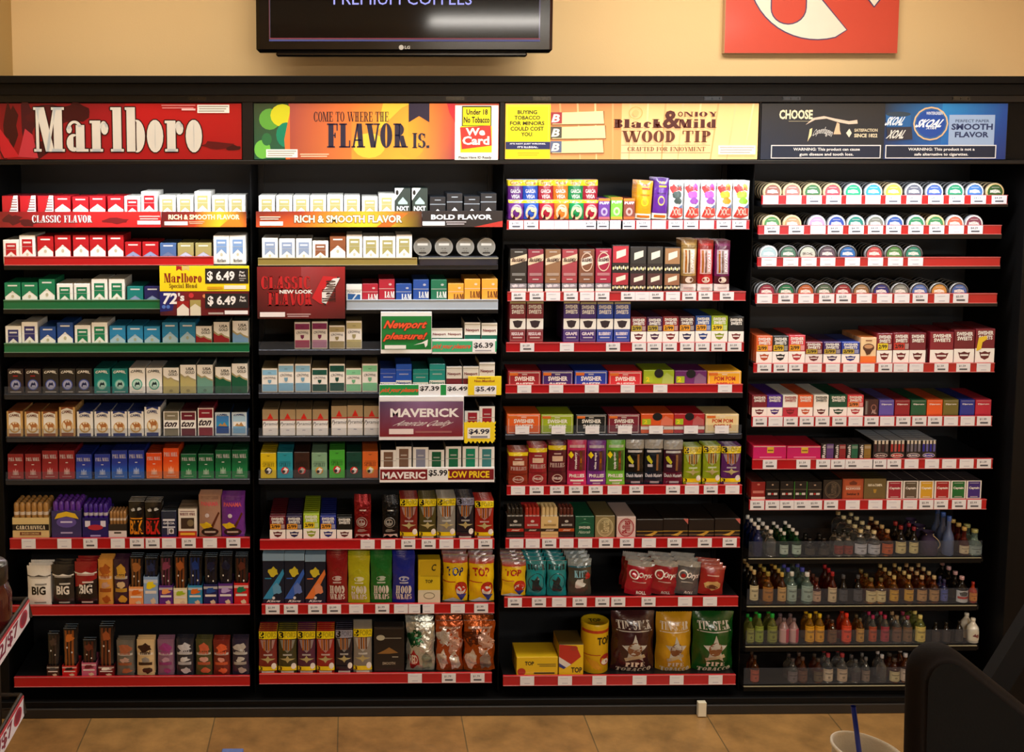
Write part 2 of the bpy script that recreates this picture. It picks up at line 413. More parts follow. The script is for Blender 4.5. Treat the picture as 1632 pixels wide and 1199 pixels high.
bp = N.new('ShaderNodeBump'); bp.inputs['Strength'].default_value = .3; bp.inputs['Distance'].default_value = .003; L.new(n1.outputs['Fac'], bp.inputs['Height']); L.new(bp.outputs[0], b.inputs['Normal'])
o = box_obj('floor', XL-.1, XR+.1, YB-.1, WALLY+.1, -.08, 0, fm); o['kind'] = 'structure'
# ceiling lamps that carry the ceiling light
lampm = mat('lit_lamp_diffuser', 'fff2d8', emit=2.2)
for i, (x, y) in enumerate(CEIL_SPOTS):
    r = empty('ceiling_lamp', (x, y, CEILZ))
    tag(r, 'flat white ceiling lamp panel, %s row, %s side' % ('back' if y < -3 else 'front', 'left' if x < (0 if y > -3 else 2) else 'right'), 'ceiling lamp', 'ceiling lamp panels')
    k = M()
    for (a, b_, c, d) in ((-.6, .6, -.3, -.26), (-.6, .6, .26, .3), (-.6, -.56, -.26, .26), (.56, .6, -.26, .26)): k.box(a, b_, c, d, -.03, 0, 'd8d4ca')
    k.build('frame', PLAST, r)
    k = M(); k.box(-.56, .56, -.26, .26, -.025, -.001, 'fff2d8'); k.build('diffuser', lampm, r)

# ------------------------------------------------------------------ the display cabinet
BACKY = .32
cabx0 = XL + .002; cabx1 = P(1650, 600, 0).x
def px(x, y, Y=0.): return P(x, y, Y)
TOPZ = P(800, 121, -.15).z
cab = empty('display_cabinet', ((cabx0 + cabx1)/2, 0, 0)); cx0 = cab.location.x
tag(cab, 'wall-wide black display cabinet with four bays of shelves under lit header signs', 'cabinet')
def part(name, x0, x1, y0, y1, z0, z1, m=BLACKM, bev=.002):
    k = M(); k.box(x0 - cx0, x1 - cx0, y0, y1, z0, z1, '888888', bev=bev); return k.build(name, m, cab)
hb = P(800, 262, -.12).z; zc = P(800, 152, -.15).z
part('crown', cabx0, cabx1 + .02, -.15, WALLY - .002, P(800, 133, -.15).z, TOPZ)
part('crown_moulding', cabx0, cabx1 + .01, -.14, WALLY - .002, zc, P(800, 133, -.15).z)
part('header_back', cabx0, cabx1, -.095, -.085, hb, zc)
baseZ = P(800, 1115, -.02).z
part('base_panel', cabx0, cabx1, -.02, WALLY - .002, .035, baseZ)
part('base_trim', cabx0, cabx1, -.028, WALLY - .003, 0.0, .035, mat('dark_vinyl_trim', '221d18', rough=.5), .002)
k = M(); k.box(cabx0 - cx0, cabx1 - cx0, -.026, -.02, baseZ - .03, baseZ - .024, '888888'); k.build('base_ledge', BOARDM, cab)
part('back_panel', cabx0, cabx1, BACKY, WALLY - .002, baseZ, zc, BACKM, 0)
def vx(xpx): return P(xpx, 600, 0).x
for xp in (401, 801, 1197):
    part('divider', vx(xp) - .002, vx(xp) + .002, .03, BACKY, baseZ, hb + .1)
    for s in (-1, 1):
        k = M(); k.box(vx(xp) - cx0 + s*.016 - .008, vx(xp) - cx0 + s*.016 + .008, BACKY - .012, BACKY - .001, baseZ, hb, '1a1a1d')
        for q in range(38): k.box(vx(xp) - cx0 + s*.016 - .002, vx(xp) - cx0 + s*.016 + .002, BACKY - .0128, BACKY - .012, baseZ + .05 + q*.045, baseZ + .066 + q*.045, '050505')
        k.build('slotted_upright', mat('upright_metal', attr=True, rough=.35, metal=.4), cab)
rx = vx(1607)
part('side_panel', rx, cabx1, -.05, WALLY - .002, 0, zc)
part('side_panel', cabx0, vx(1), -.004, BACKY, baseZ, hb)
# header light housing and lamp strips
for i, (a, b_) in enumerate(BAYS):
    xa, xb = P(a + 4, 262, LEDY).x, P(b_ - 4, 262, LEDY).x
    k = M(); k.box(xa - cx0, xb - cx0, -.109, -.03, hb + .018, hb + .03, '1a1a1c'); k.build('lamp_housing', BLACKM, cab)
    k = M(); k.tube((xa - cx0 + .01, LEDY + .045, hb + .011), (xb - cx0 - .01, LEDY + .045, hb + .011), .006, 'f4f8ff', n=8)
    k.build('lamp_tube', mat('lit_lamp_tube', 'f4f8ff', emit=3.0), cab)

# ------------------------------------------------------------------ flat signs given by the edges they have in the room
def pxS(x0, y0, x1, y1, Y):
    ym = (y0 + y1) / 2; xm = (x0 + x1) / 2
    a = P(x0, ym, Y); b = P(x1, ym, Y); t = P(xm, y0, Y); d = P(xm, y1, Y)
    ox = (a.x + b.x) / 2
    def S(u, v, e):
        return (a.x + (b.x - a.x) * (u - x0) / (x1 - x0) - ox, -e, t.z + (d.z - t.z) * (v - y0) / (y1 - y0) - d.z)
    return S, (ox, Y, d.z), b.x - a.x, t.z - d.z
def sign(name, x0, y0, x1, y1, Y, arts, m=CARD, base='W', thick=.004, side=None, parent=None, bev=.0005):
    S, loc, w, h = pxS(x0, y0, x1, y1, Y)
    k = M(); k.box(-w/2, w/2, 0, thick, 0, h, base, side=side or base, bev=bev)
    paint(k, S, arts, nu=.001, nv=.001)
    o = k.build(name, m, parent); o.location = loc
    if parent is not None: o.location = Vector(loc) - parent.location
    return o
def fine(x0, y0, x1, y1, c, n=3):
    h = abs(y1 - y0) / (2*n - 1); return [R(x0 + (i % 2), min(y0, y1) + 2*i*h + h, x1 - 3*(i % 3), min(y0, y1) + 2*i*h, c) for i in range(n)]
def surgeon(x0, y0, x1, y1, c='777777'):
    return [R(x0, y1, x1, y0, 'W')] + fine(x0 + 2, y0 + 2, x1 - 2, y1 - 2, 'a8a49c', 3)
HY = -.118
def backlit(e): return mat('backlit_sign_%d' % int(e*100), attr=True, rough=.3, emit=e * .84, noise=.03)
def header(x0, x1, arts, base, e, label, seams=True):
    o = sign('header_sign', x0, 165, x1, 254, HY, arts, backlit(e), base, .006, side='K')
    tag(o, label, 'sign', 'header signs above the shelves')
    return o
def outl(s, x0, y0, x1, y1, c, oc, d=1.5, **kw):
    o = []
    for dx, dy in ((-d, 0), (d, 0), (0, -d), (0, d), (d*.7, d*.7), (-d*.7, d*.7), (d*.7, -d*.7), (-d*.7, -d*.7)):
        o.append(T(s, x0+dx, y0+dy, x1+dx, y1+dy, oc, **kw))
    return o + [T(s, x0, y0, x1, y1, c, **kw)]
def blob(x, y, rx, ry, c, seed=0, n=12):
    rr = random.Random(seed); return Q([(x + rx*cos(2*pi*i/n)*(.6+.6*rr.random()), y + ry*sin(2*pi*i/n)*(.6+.6*rr.random())) for i in range(n)], c)
# 1 the red sign
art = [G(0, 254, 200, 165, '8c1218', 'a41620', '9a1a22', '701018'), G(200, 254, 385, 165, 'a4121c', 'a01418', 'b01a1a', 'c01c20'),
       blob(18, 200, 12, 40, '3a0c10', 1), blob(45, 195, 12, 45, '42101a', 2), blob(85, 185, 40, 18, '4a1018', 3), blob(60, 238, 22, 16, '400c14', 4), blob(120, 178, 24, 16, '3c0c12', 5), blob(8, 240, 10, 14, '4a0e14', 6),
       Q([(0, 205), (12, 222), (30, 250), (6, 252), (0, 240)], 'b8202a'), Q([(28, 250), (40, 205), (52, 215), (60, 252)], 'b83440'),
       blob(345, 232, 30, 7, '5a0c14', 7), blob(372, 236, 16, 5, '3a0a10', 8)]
art += outl('Marlboro', 54, 243, 322, 171, 'd8d4cc', '2a0a0c', 1.8, f='s', w=.27)
art += fine(258, 167, 312, 173, 'd88080', 2) + fine(290, 173, 312, 176, 'e8c0c0', 1) + surgeon(315, 167, 366, 180)
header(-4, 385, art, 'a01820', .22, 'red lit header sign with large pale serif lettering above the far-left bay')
# 2 the flavour sign
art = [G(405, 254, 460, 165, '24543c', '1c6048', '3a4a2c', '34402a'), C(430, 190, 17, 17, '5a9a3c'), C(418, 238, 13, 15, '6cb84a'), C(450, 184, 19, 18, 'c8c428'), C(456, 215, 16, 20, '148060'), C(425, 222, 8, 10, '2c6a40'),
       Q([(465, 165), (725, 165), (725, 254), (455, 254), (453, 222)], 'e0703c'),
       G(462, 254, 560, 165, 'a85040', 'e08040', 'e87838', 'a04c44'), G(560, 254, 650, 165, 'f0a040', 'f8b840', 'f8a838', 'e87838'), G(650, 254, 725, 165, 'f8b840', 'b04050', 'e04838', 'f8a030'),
       C(588, 232, 26, 20, 'f8d048'), C(655, 235, 20, 17, 'f0b040'), Q([(600, 210), (640, 172), (655, 165), (610, 165)], 'f8c840'),
       Q([(651, 165), (684, 165), (684, 195), (667.5, 185), (651, 195)], '251f3c'),
       Q([(712, 165), (725, 165), (725, 195), (716, 180)], 'd02838')]
art += [T('COME TO WHERE THE', 500, 194, 619, 178, '302028', f='s', w=.15), T('FLAVOR', 521, 236, 650, 196, '2a2840', f='s', w=.25), T('IS.', 657, 236, 684, 212, '2a2840', f='s', w=.2)]
art += surgeon(424, 238, 474, 251) + fine(478, 245, 524, 250, 'f0c8a8', 2)
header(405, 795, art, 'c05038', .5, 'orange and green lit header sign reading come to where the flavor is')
art = [R(736, 201, 783, 169, '18140c'), R(737.5, 200, 781.5, 171, 'f6e41c'), T('Under 18', 743, 183, 777, 174, '14120c', .03), T('No Tobacco', 739, 196, 780, 186, '14120c', .03),
       R(734, 243, 784, 201, 'f6e41c'), Q([(733, 203), (782, 200), (784, 232), (736, 238)], 'd43a34'), T('We', 742, 216, 773, 204, 'W', .07), T('Card', 737, 231, 780, 217, 'W', .07),
       T('Please Have ID Ready', 731, 254, 784, 249, '3a3630', .03)]
o = sign('age_notice', 725, 168, 794, 255, HY - .002, art, backlit(.5), 'fafaf4', .0015); tag(o, 'white age notice with yellow and red panels, right end of orange header sign', 'notice')
# 3 the wood tip sign
art = [G(877, 254, 990, 165, 'e8a868', 'e89858', 'dc8c50', 'c87844'), G(990, 254, 1208, 165, 'f8d0a0', 'f4c888', 'f2b878', 'f0b470')]
for i in range(12): art.append(Q([(890 + 28*i, 165), (893 + 28*i, 165), (900 + 26*i, 254), (898 + 26*i, 254)], mixc('e0a468', 'f0c890', (i % 3) / 2)))
for (y, xr, cc) in ((179, 962, 'a03038'), (202, 965, '4a4a40'), (225, 962, '5a6888')):
    art += [Q([(877, y+1), (xr, y-2), (xr+1, y+20), (877, y+21)], '8c5a30'), Q([(880, y+1), (xr-2, y-2), (xr, y+18), (880, y+19)], 'f6dca0'), R(877, y+18, 895, y, cc), T('B', 880, y+16, 892, y+3, 'e8e0d8', .05, sh=.3)]
art += [RING(1012, 180, 11, 10, .1, 'd89850'), C(1012, 180, 5, 5, 'e0a868'), T('Black', 977, 204, 1057, 190, '481408', f='s', w=.28), T('Mild', 1080, 204, 1141, 190, '481408', f='s', w=.28), T('&', 1055, 205, 1084, 176, '481408', .03),
        T('NJOY', 1088, 186, 1141, 178, '481408', f='s', w=.2), RING(1083, 182, 4, 4, .4, '481408'), T('WOOD TIP', 990, 227, 1132, 208, '5c2c14', f='s', w=.2),
        R(990, 231.5, 1132, 231, '6a3c20'), R(990, 244, 1132, 243.4, '6a3c20'), T('CRAFTED FOR ENJOYMENT', 1000, 241, 1124, 234, '5c2c14', f='s', w=.15)]
art += surgeon(1145, 232, 1204, 246)
header(805, 1208, art, 'f0b878', .62, 'pale wood-grain lit header sign showing three cigar tips above the centre-right bay')
art = [R(807.5, 226, 874.5, 168.5, 'e8dc50'), R(808.5, 225.5, 873.5, 169.5, 'f4e81c'), R(806, 238, 877, 226, '20285c'), T("IT'S NOT JUST WRONG.", 813, 231, 870, 228, 'e8e8f0', .04), T("IT'S ILLEGAL.", 825, 236, 858, 233, 'e8e8f0', .04)] + fine(825, 243, 860, 248, 'b8a820', 2)
for i, s in enumerate(('BUYING', 'TOBACCO', 'FOR MINORS', 'COULD COST', 'YOU.')):
    w = (31, 41, 55, 53, 19)[i]; art.append(T(s, 840 - w/2, 182 + 8.8*i, 840 + w/2, 175.5 + 8.8*i, '242008', .03))
o = sign('age_notice', 806, 167, 877, 253, HY - .002, art, backlit(.62), 'f4e81c', .0015); tag(o, 'yellow notice about buying tobacco for minors, left end of the wood-grain header sign', 'notice')
# 4 the dark blue sign
art = [G(1213, 254, 1300, 165, '16223c', '1a2030', '22201e', '26221e'), G(1300, 254, 1409, 165, '1a2030', '16202e', '201e1e', '22201e'),
       G(1409, 254, 1500, 165, '10285c', '1450a0', '1870b8', '14283c'), G(1500, 254, 1604, 165, '1450a0', '122c70', '144494', '1e88cc'),
       T('CHOOSE', 1241, 190, 1294, 175, 'e8dcb8', .05), R(1256, 193.5, 1290, 192.8, 'a89c80'),
       Q([(1283, 199), (1295, 188), (1312, 185), (1330, 189), (1352, 193), (1365, 191), (1366, 197), (1352, 198), (1336, 195), (1316, 189), (1298, 191)], 'd0b8a8'),
       Q([(1328, 214), (1333, 195), (1337, 197), (1338, 208), (1340, 214)], 'd8b090'), Q([(1290, 206), (1294, 204), (1293, 216), (1289, 222), (1287, 226), (1289, 214)], 'e0cc9c'),
       T('Copenhagen', 1295, 216, 1326, 202, 'b8b8b8', .02, sh=.2, arc=.4),
       Q([(1353, 205), (1357, 212), (1353, 219), (1348, 212)], 'd8d0c0'), T('SATISFACTION', 1361, 210, 1398, 205, 'c8bca0', .04), T('SINCE 1822', 1361, 219, 1398, 213, 'd8ccb0', .05),
       Q([(1410, 182), (1450, 182), (1450, 202), (1412, 202)], '1a5a98'), C(1430, 182, 20, 4, '2a3c4c'), T('SKOAL', 1412, 200, 1440, 186, 'e0e4ea', .04, sh=.3), Q([(1412, 204), (1452, 202), (1454, 222), (1414, 224)], '2c2c38'), T('XOAL', 1415, 221, 1442, 207, 'd0d0cc', .04, sh=.3),
       C(1482, 197, 28, 27, 'd0b088'), C(1482, 197, 25.5, 24.5, '2a5c98'), C(1482, 197, 23, 22, '14449c'), T('SKOAL', 1461, 203, 1502, 190, 'f4f4f8', .06, sh=.25), T('XTRA', 1476, 206, 1492, 201, 'd8e0e8', .04, sh=.2), T('WINTERGREEN', 1474, 183, 1500, 178, 'd8e0e8', .02),
       R(1511, 233, 1584, 183, '90a8cc'), T('PERFECT PAPER', 1521, 195, 1575, 190.5, '2a3c64', .01), T('SMOOTH', 1515, 207, 1581, 197, '20305c', .04), T('FLAVOR', 1521, 219, 1575, 210, '20305c', .04)]
for (a, b_, s, t) in ((1229, 1404, 'WARNING: This product can cause', 'gum disease and tooth loss.'), (1411, 1588, 'WARNING: This product is not a', 'safe alternative to cigarettes.')):
    art += [R(a, 252.5, b_, 231, 'd8d8dc'), R(a+1.6, 251, b_-1.6, 232.6, '0f1e38'), T(s, (a+b_)/2 - 52, 241.5, (a+b_)/2 + 54, 235.5, 'e8e8ea', .02), T(t, (a+b_)/2 - 42, 249.5, (a+b_)/2 + 44, 243.5, 'e8e8ea', .02)]
header(1213, 1605, art, '1a2438', .32, 'dark blue lit header sign with two warning boxes above the far-right bay')
# frames between the header signs
for (a, b_) in ((386, 404), (796, 804), (1209, 1212)):
    part('header_mullion', P(a, 210, HY).x, P(b_, 210, HY).x, HY - .004, -.095, hb, P(0, 160, HY).z, BOARDM)
part('header_rail', cabx0, rx, HY - .008, -.095, P(0, 163, HY).z, P(0, 151, HY).z + .0, BOARDM)
part('header_lip', cabx0, rx, HY - .008, -.095, hb, P(0, 255.5, HY).z, BOARDM)
for xp in (315, 455, 725, 863, 1135, 1260, 1530):
    k = M(); c = P(xp, 157, HY)
    for d in (-.025, .0, .025): k.tube((c.x + d - cx0, HY - .012, c.z), (c.x + d - cx0, HY - .004, c.z), .004, '0a0a0a', n=8)
    k.box(c.x - .03 - cx0, c.x + .03 - cx0, HY - .0095, HY - .006, c.z - .006, c.z + .006, '161616')
    k.build('header_latch', PLAST, cab)

# ------------------------------------------------------------------ television and the red wall sign
tvY = .17
S, loc, w, h = pxS(407, -190, 883, 84, tvY)
tv = empty('television', (loc[0], tvY, loc[2])); tag(tv, 'black flat television on the cream wall above the cabinet', 'television')
k = M(); k.box(-w/2, w/2, 0, .07, 0, h, '0b0a0b', bev=.012); k.build('body', mat('gloss_black_plastic', '0b0a0b', rough=.15, coat=.15), tv)
k = M(); k.box(-w/2 + .07, w/2 - .09, .004, .05, -.014, .004, '0b0a0b', bev=.006); k.build('lower_lip', mat('gloss_black_plastic'), tv)
k = M(); k.face([S(428, 66, .002), S(862, 66, .002), S(862, -170, .002), S(428, -170, .002)], '5a5a78'); k.face([S(430, 62, .0022), S(860, 62, .0022), S(860, -168, .0022), S(430, -168, .0022)], '0c0c0e')
k.build('screen', mat('screen_glass', attr=True, rough=.07, spec=.4), tv)
k = M(); paint(k, S, [T('PREMIUM COFFEES', 531, 7, 752, -13, '8890e8', .0), R(428, 62, 862, 60.6, '702838'), R(428, 65.5, 862, 64, '343c80'), R(428, 62, 429, -165, '501c28')], e0=.003, nu=.001, nv=.001)
k.build('screen_picture', mat('lit_screen_picture', attr=True, emit=.55), tv)
k = M(); paint(k, S, [C(639.5, 75.5, 4, 4, 'c8c8c8'), T('LG', 645, 78, 653.5, 73, 'c8c8c8', .05)], e0=.001, nu=.001, nv=.001); k.build('maker_badge', PLAST, tv)
k = M(); k.box(-.2, .2, .07, WALLY - tvY, .15, .45, '181818', bev=.004); k.build('wall_mount', BOARDM, tv)
def grow(p, d):
    cx_ = sum(a for a, b in p)/len(p); cy_ = sum(b for a, b in p)/len(p); out = []
    n = len(p)
    for i in range(n):
        (ax, ay), (bx, by), (cx2, cy2) = p[i-1], p[i], p[(i+1) % n]
        e1 = Vector((bx-ax, by-ay)).normalized(); e2 = Vector((cx2-bx, cy2-by)).normalized()
        nn = Vector((e1.y+e2.y, -e1.x-e2.x)); nn = nn.normalized() if nn.length > .01 else Vector((e1.y, -e1.x))
        out.append((bx + nn.x*d, by + nn.y*d))
    return out
pts = [(1185, -40)] + [(1306 - 112*cos(radians(t)), -48 + 110*sin(radians(t))) for t in range(14, 112, 7)] + [(1352.5, 47), (1312, 0), (1280, -40)]
cut = [(1230, -40), (1230, 12)] + [(1259 - 29*cos(radians(t)), 12 + 27*sin(radians(t))) for t in range(15, 180, 15)] + [(1288, 12), (1288, -40)]
sh = [(1378, -14), (1395.5, 9), (1412, -14)]
area_ = sum(pts[i-1][0]*pts[i][1] - pts[i][0]*pts[i-1][1] for i in range(len(pts)))
sg = 1 if area_ > 0 else -1
art = [Q(grow(pts, 2.0*sg), '4a3a6a'), Q(pts, 'f2ece0'), Q(grow(cut, 0), '4a3a6a'), Q([(1232, -40), (1232, 12)] + [(1259 - 27*cos(radians(t)), 12 + 25*sin(radians(t))) for t in range(15, 180, 15)] + [(1286, 12), (1286, -40)], 'd44a36'),
       Q([(1374, -14), (1395.5, 11.5), (1416, -14)], '4a3a6a'), Q(sh, 'f2ece0')]
o = sign('wall_sign', 1158, -190, 1436, 85, WALLY - .03, art, CARD, 'd44a36', .03, side='d8b090', bev=.001)
tag(o, 'square red wall sign with a curved white letter, right of the television', 'sign')

# ------------------------------------------------------------------ shelves
BAYN = ['far-left bay', 'centre-left bay', 'centre-right bay', 'far-right bay']
ORD = ['', 'first', 'second', 'third', 'fourth', 'fifth', 'sixth', 'seventh', 'eighth', 'ninth', 'tenth', 'eleventh', 'twelfth', 'thirteenth', 'fourteenth', 'fifteenth', 'sixteenth', 'seventeenth', 'eighteenth', 'nineteenth', 'twentieth', 'twenty-first', 'twenty-second', 'twenty-third', 'twenty-fourth']
SH = {}
STRIPC = dict(red='b4101a', green='0e6a40', gold='8c7a3c', lblue='aab6c4', dark='1c1e2a', pinkred='b4101a')
tagmesh = {}
def tag_mesh(w, h, price):
    k_ = (round(w, 3), round(h, 3), price)
    if k_ not in tagmesh:
        k = M(); k.box(-w/2, w/2, 0, .0008, 0, h, 'e8e6ea')
        c = '55535a' if price else 'b8b4c4'
        a = [R(.22, .22, .78, .40, c)] if price else [R(.3, .2, .7, .27, c)]
        if price: a += [T(price, .18, .56, .66, .82, c, .01)]
        else: a += [R(.15, .74, .7, .79, 'c8c4d0')]
        paint(k, flatS(w, h), a)
        tagmesh[k_] = k.build_mesh('price_tag', PAPER)
    return tagmesh[k_]
def shelf(bay, row, x0, x1, ybase, yt, yb, kind, tags=(), price='$4.29', blank=(), tw=22.3, sx0=None, sx1=None, depth=None):
    xm = (x0 + x1) / 2
    z = P(xm, ybase, 0).z
    lo, hi = [(vx(1), vx(401)), (vx(401), vx(801)), (vx(801), vx(1197)), (vx(1197), rx)][bay]
    a = max(P(x0, ybase, 0).x, lo + .0035); b_ = min(P(x1, ybase, 0).x, hi - .0035)
    nm = 'display_shelf'
    ln = (b_ - a); k = M()
    k.box(-ln/2, ln/2, 0, BACKY - .0134, -.018, 0, '202024', bev=.001)
    o = k.build(nm, GLASS if kind == 'glass' else BOARDM); o.location = ((a+b_)/2, 0, z)
    strip = {'red': 'red price strip', 'green': 'green front strip', 'gold': 'gold front strip', 'clear': 'clear front rail', 'lblue': 'pale front strip', 'glass': 'clear front rail', 'sign': 'printed sign front'}[kind]
    tag(o, 'black shelf with %s, %s from the top in the %s' % (strip, ORD[row] if row > 1 else 'first', BAYN[bay]), 'shelf', 'shelves of the display cabinet')
    zt = P(xm, yt, -.012).z - z; zb = P(xm, yb, -.012).z - z
    sa = P(sx0 if sx0 is not None else x0, yt, -.012).x - o.location.x; sb = P(sx1 if sx1 is not None else x1, yt, -.012).x - o.location.x
    k = M()
    if kind in ('clear', 'glass'):
        k.box(sa, sb, -.006, -.003, zb, zt, 'd8dce6'); k.build('front_rail', CLEAR, o)
        if kind == 'clear': k = M(); k.box(sa, sb, -.006, 0, -.018, -.0, '303238', bev=.001); k.build('front_edge', mat('edge_metal', '3a3c44', rough=.25, metal=.6), o)
        else:
            k = M(); k.box(sa, sb, -.0045, 0, -.020, -.0025, '141416', bev=.001); k.build('front_edge', BLACKM, o)
            k = M(); k.box(sa, sb, -.0075, -.001, -.0025, .0, '8c8670', bev=.0006); k.build('edge_strip', mat('bright_edge', '8c8468', rough=.2, coat=.5), o)
    elif kind != 'sign':
        k.box(sa, sb, -.010, -.001, zb, zt, STRIPC[kind], bev=.0012)
        k.box(sa, sb, -.0115, -.009, zt - .0025, zt, mixc(STRIPC[kind], 'W', .12)); k.box(sa, sb, -.0115, -.009, zb, zb + .002, mixc(STRIPC[kind], 'W', .2))
        k.build('price_strip', PLAST, o)
    for t in tags:
        pr = None if t in blank or price is None or (random.random() < .35) else price
        c = P(t, (yt+yb)/2, -.013); w = abs(P(t + tw, (yt+yb)/2, -.013).x - c.x)
        hh = (zt - zb) - .0035
        ob = inst('price_tag', tag_mesh(w, hh, pr), (c.x - o.location.x, -.0125 if kind not in ('clear', 'glass') else -.008, zb + .002), o)
    SH[(bay, row)] = dict(o=o, z=z, xm=xm, ybase=ybase, x0=x0, x1=x1)
    return o
def zz(bay, off, *v): return [off + q / ([3.98, 3.98, 3.98, 3.61][bay]) for q in v]
def z1(*v): return zz(0, 0, *v)
def z2(*v): return zz(1, 400, *v)
def z3(*v): return zz(2, 795, *v)
def z4(*v): return zz(3, 1180, *v)
shelf(0, 1, 3, 393, 352, 337, 362, 'sign')
shelf(0, 2, 6, 393, 422, 409, 423, 'red', sx1=340)
shelf(0, 3, 5, 397, 492, 478, 493, 'green', sx1=255)
shelf(0, 4, 6, 397, 561, 547, 562, 'green')
shelf(0, 5, 6, 398, 628, 617, 633, 'clear')
shelf(0, 6, 9, 398, 696, 684, 699, 'clear')
shelf(0, 7, 8, 398, 764, 753, 768, 'clear')
shelf(0, 8, 15, 398, 858, 858, 875, 'red', z1(181, 408, 573, 747, 868, 968, 1072, 1197, 1332, 1480), '$1.79', )
shelf(0, 9, 18, 398, 967, 965, 981, 'red')
shelf(0, 10, 22, 398, 1079, 1079, 1095, 'red')
shelf(1, 1, 410, 800, 352, 337, 362, 'sign')
shelf(1, 2, 411, 794, 422, 411, 423, 'gold', sx1=665)
shelf(1, 3, 412, 794, 492, 478, 494, 'lblue', sx0=552)
shelf(1, 4, 412, 792, 557, 545, 559, 'clear', sx1=607)
shelf(1, 5, 412, 791, 626, 613, 629, 'clear', sx1=604)
shelf(1, 6, 412, 790, 695, 683, 697, 'clear', sx1=604)
shelf(1, 7, 412, 790, 763, 750, 765, 'clear', sx1=606)
shelf(1, 8, 414, 788, 860, 860, 876, 'red', z2(740, 870, 998, 1127, 1240, 1370, 1487), '$1.79')
shelf(1, 9, 417, 788, 963, 963, 979, 'red', z2(137, 253, 407, 527, 667, 833, 952, 1045, 1118, 1312, 1460), '$1.99')
shelf(1, 10, 413, 784, 1074, 1074, 1090, 'red', z2(1040, 1255, 1437), '$1.79')
shelf(2, 1, 808, 1195, 350, 351, 366, 'red', z3(110, 205, 305, 397, 490, 580, 660, 742, 818, 918, 1015, 1122, 1220, 1320, 1427, 1525), '$1.59')
shelf(2, 2, 809, 1189, 465, 465, 480, 'red', z3(125, 240, 345, 457, 560, 657, 820, 910, 1000, 1105, 1208, 1312, 1447), '$6.49')
shelf(2, 3, 807, 1186, 546, 546, 561, 'red', z3(180, 432, 725, 890, 987, 1085, 1195, 1293, 1393, 1495), '$1.59')
shelf(2, 4, 806, 1184, 627, 613, 627, 'red', z3(162, 364, 590, 818, 1025, 1435), None)
shelf(2, 5, 806, 1183, 692, 679, 693, 'clear', z3(150, 380, 595, 802, 1000, 1222, 1418), None)
shelf(2, 6, 808, 1183, 774, 774, 789, 'red', z3(122, 240, 370, 490, 615, 735, 873, 1105, 1225, 1345, 1482), '$1.79')
shelf(2, 7, 806, 1180, 858, 858, 874, 'red', z3(112, 215, 320, 430, 548, 680, 813, 952, 1115, 1307, 1465), '$5.99')
shelf(2, 8, 804, 1177, 952, 952, 968, 'red', z3(102, 255, 383, 513, 657, 758, 950, 1182, 1340), '$1.99')
shelf(2, 9, 802, 1173, 1077, 1077, 1093, 'red', z3(180, 420, 638, 893, 1128, 1375), None)
shelf(3, 1, 1215, 1607, 322, 311, 326, 'red', z4(175, 308, 425, 538, 653, 763, 880, 1000, 1125, 1245, 1370, 1490), '$4.29', tw=24)
shelf(3, 2, 1209, 1597, 373, 359, 374, 'red', z4(182, 322, 447, 547, 667, 778, 882, 1010, 1130, 1243, 1352), '$4.29', tw=24)
shelf(3, 3, 1208, 1595, 421, 410, 425, 'red', z4(165, 290, 395, 503, 645, 778, 893, 1008), '$4.29', tw=24)
shelf(3, 4, 1205, 1590, 481, 468, 484, 'red', z4(140, 262, 378, 497, 595, 713, 830, 930, 1035, 1160, 1268), '$2.59', tw=24)
shelf(3, 5, 1202, 1586, 579, 579, 594, 'red', z4(138, 232, 320, 428, 532, 632, 732, 835, 922, 1013, 1157, 1283, 1400), '$1.59')
shelf(3, 6, 1199, 1582, 664, 664, 680, 'red', z4(113, 203, 290, 382, 473, 570, 663, 755, 845, 938, 1030, 1120, 1212, 1308, 1402), '$1.99')
shelf(3, 7, 1200, 1583, 732, 732, 748, 'red', z4(170, 363, 477, 562, 645, 725, 800, 885, 985, 1103, 1202, 1302, 1402), '$1.59')
shelf(3, 8, 1195, 1573, 797, 797, 813, 'red', z4(97, 185, 268, 350, 430, 522, 647, 777, 882, 977, 1070, 1155, 1258, 1347), '$5.99')
shelf(3, 9, 1195, 1567, 889, 864, 888, 'glass')
shelf(3, 10, 1192, 1560, 965, 940, 964, 'glass')
shelf(3, 11, 1190, 1560, 1029, 1006, 1028, 'glass')
shelf(3, 12, 1187, 1560, 1092, 1066, 1091, 'glass')

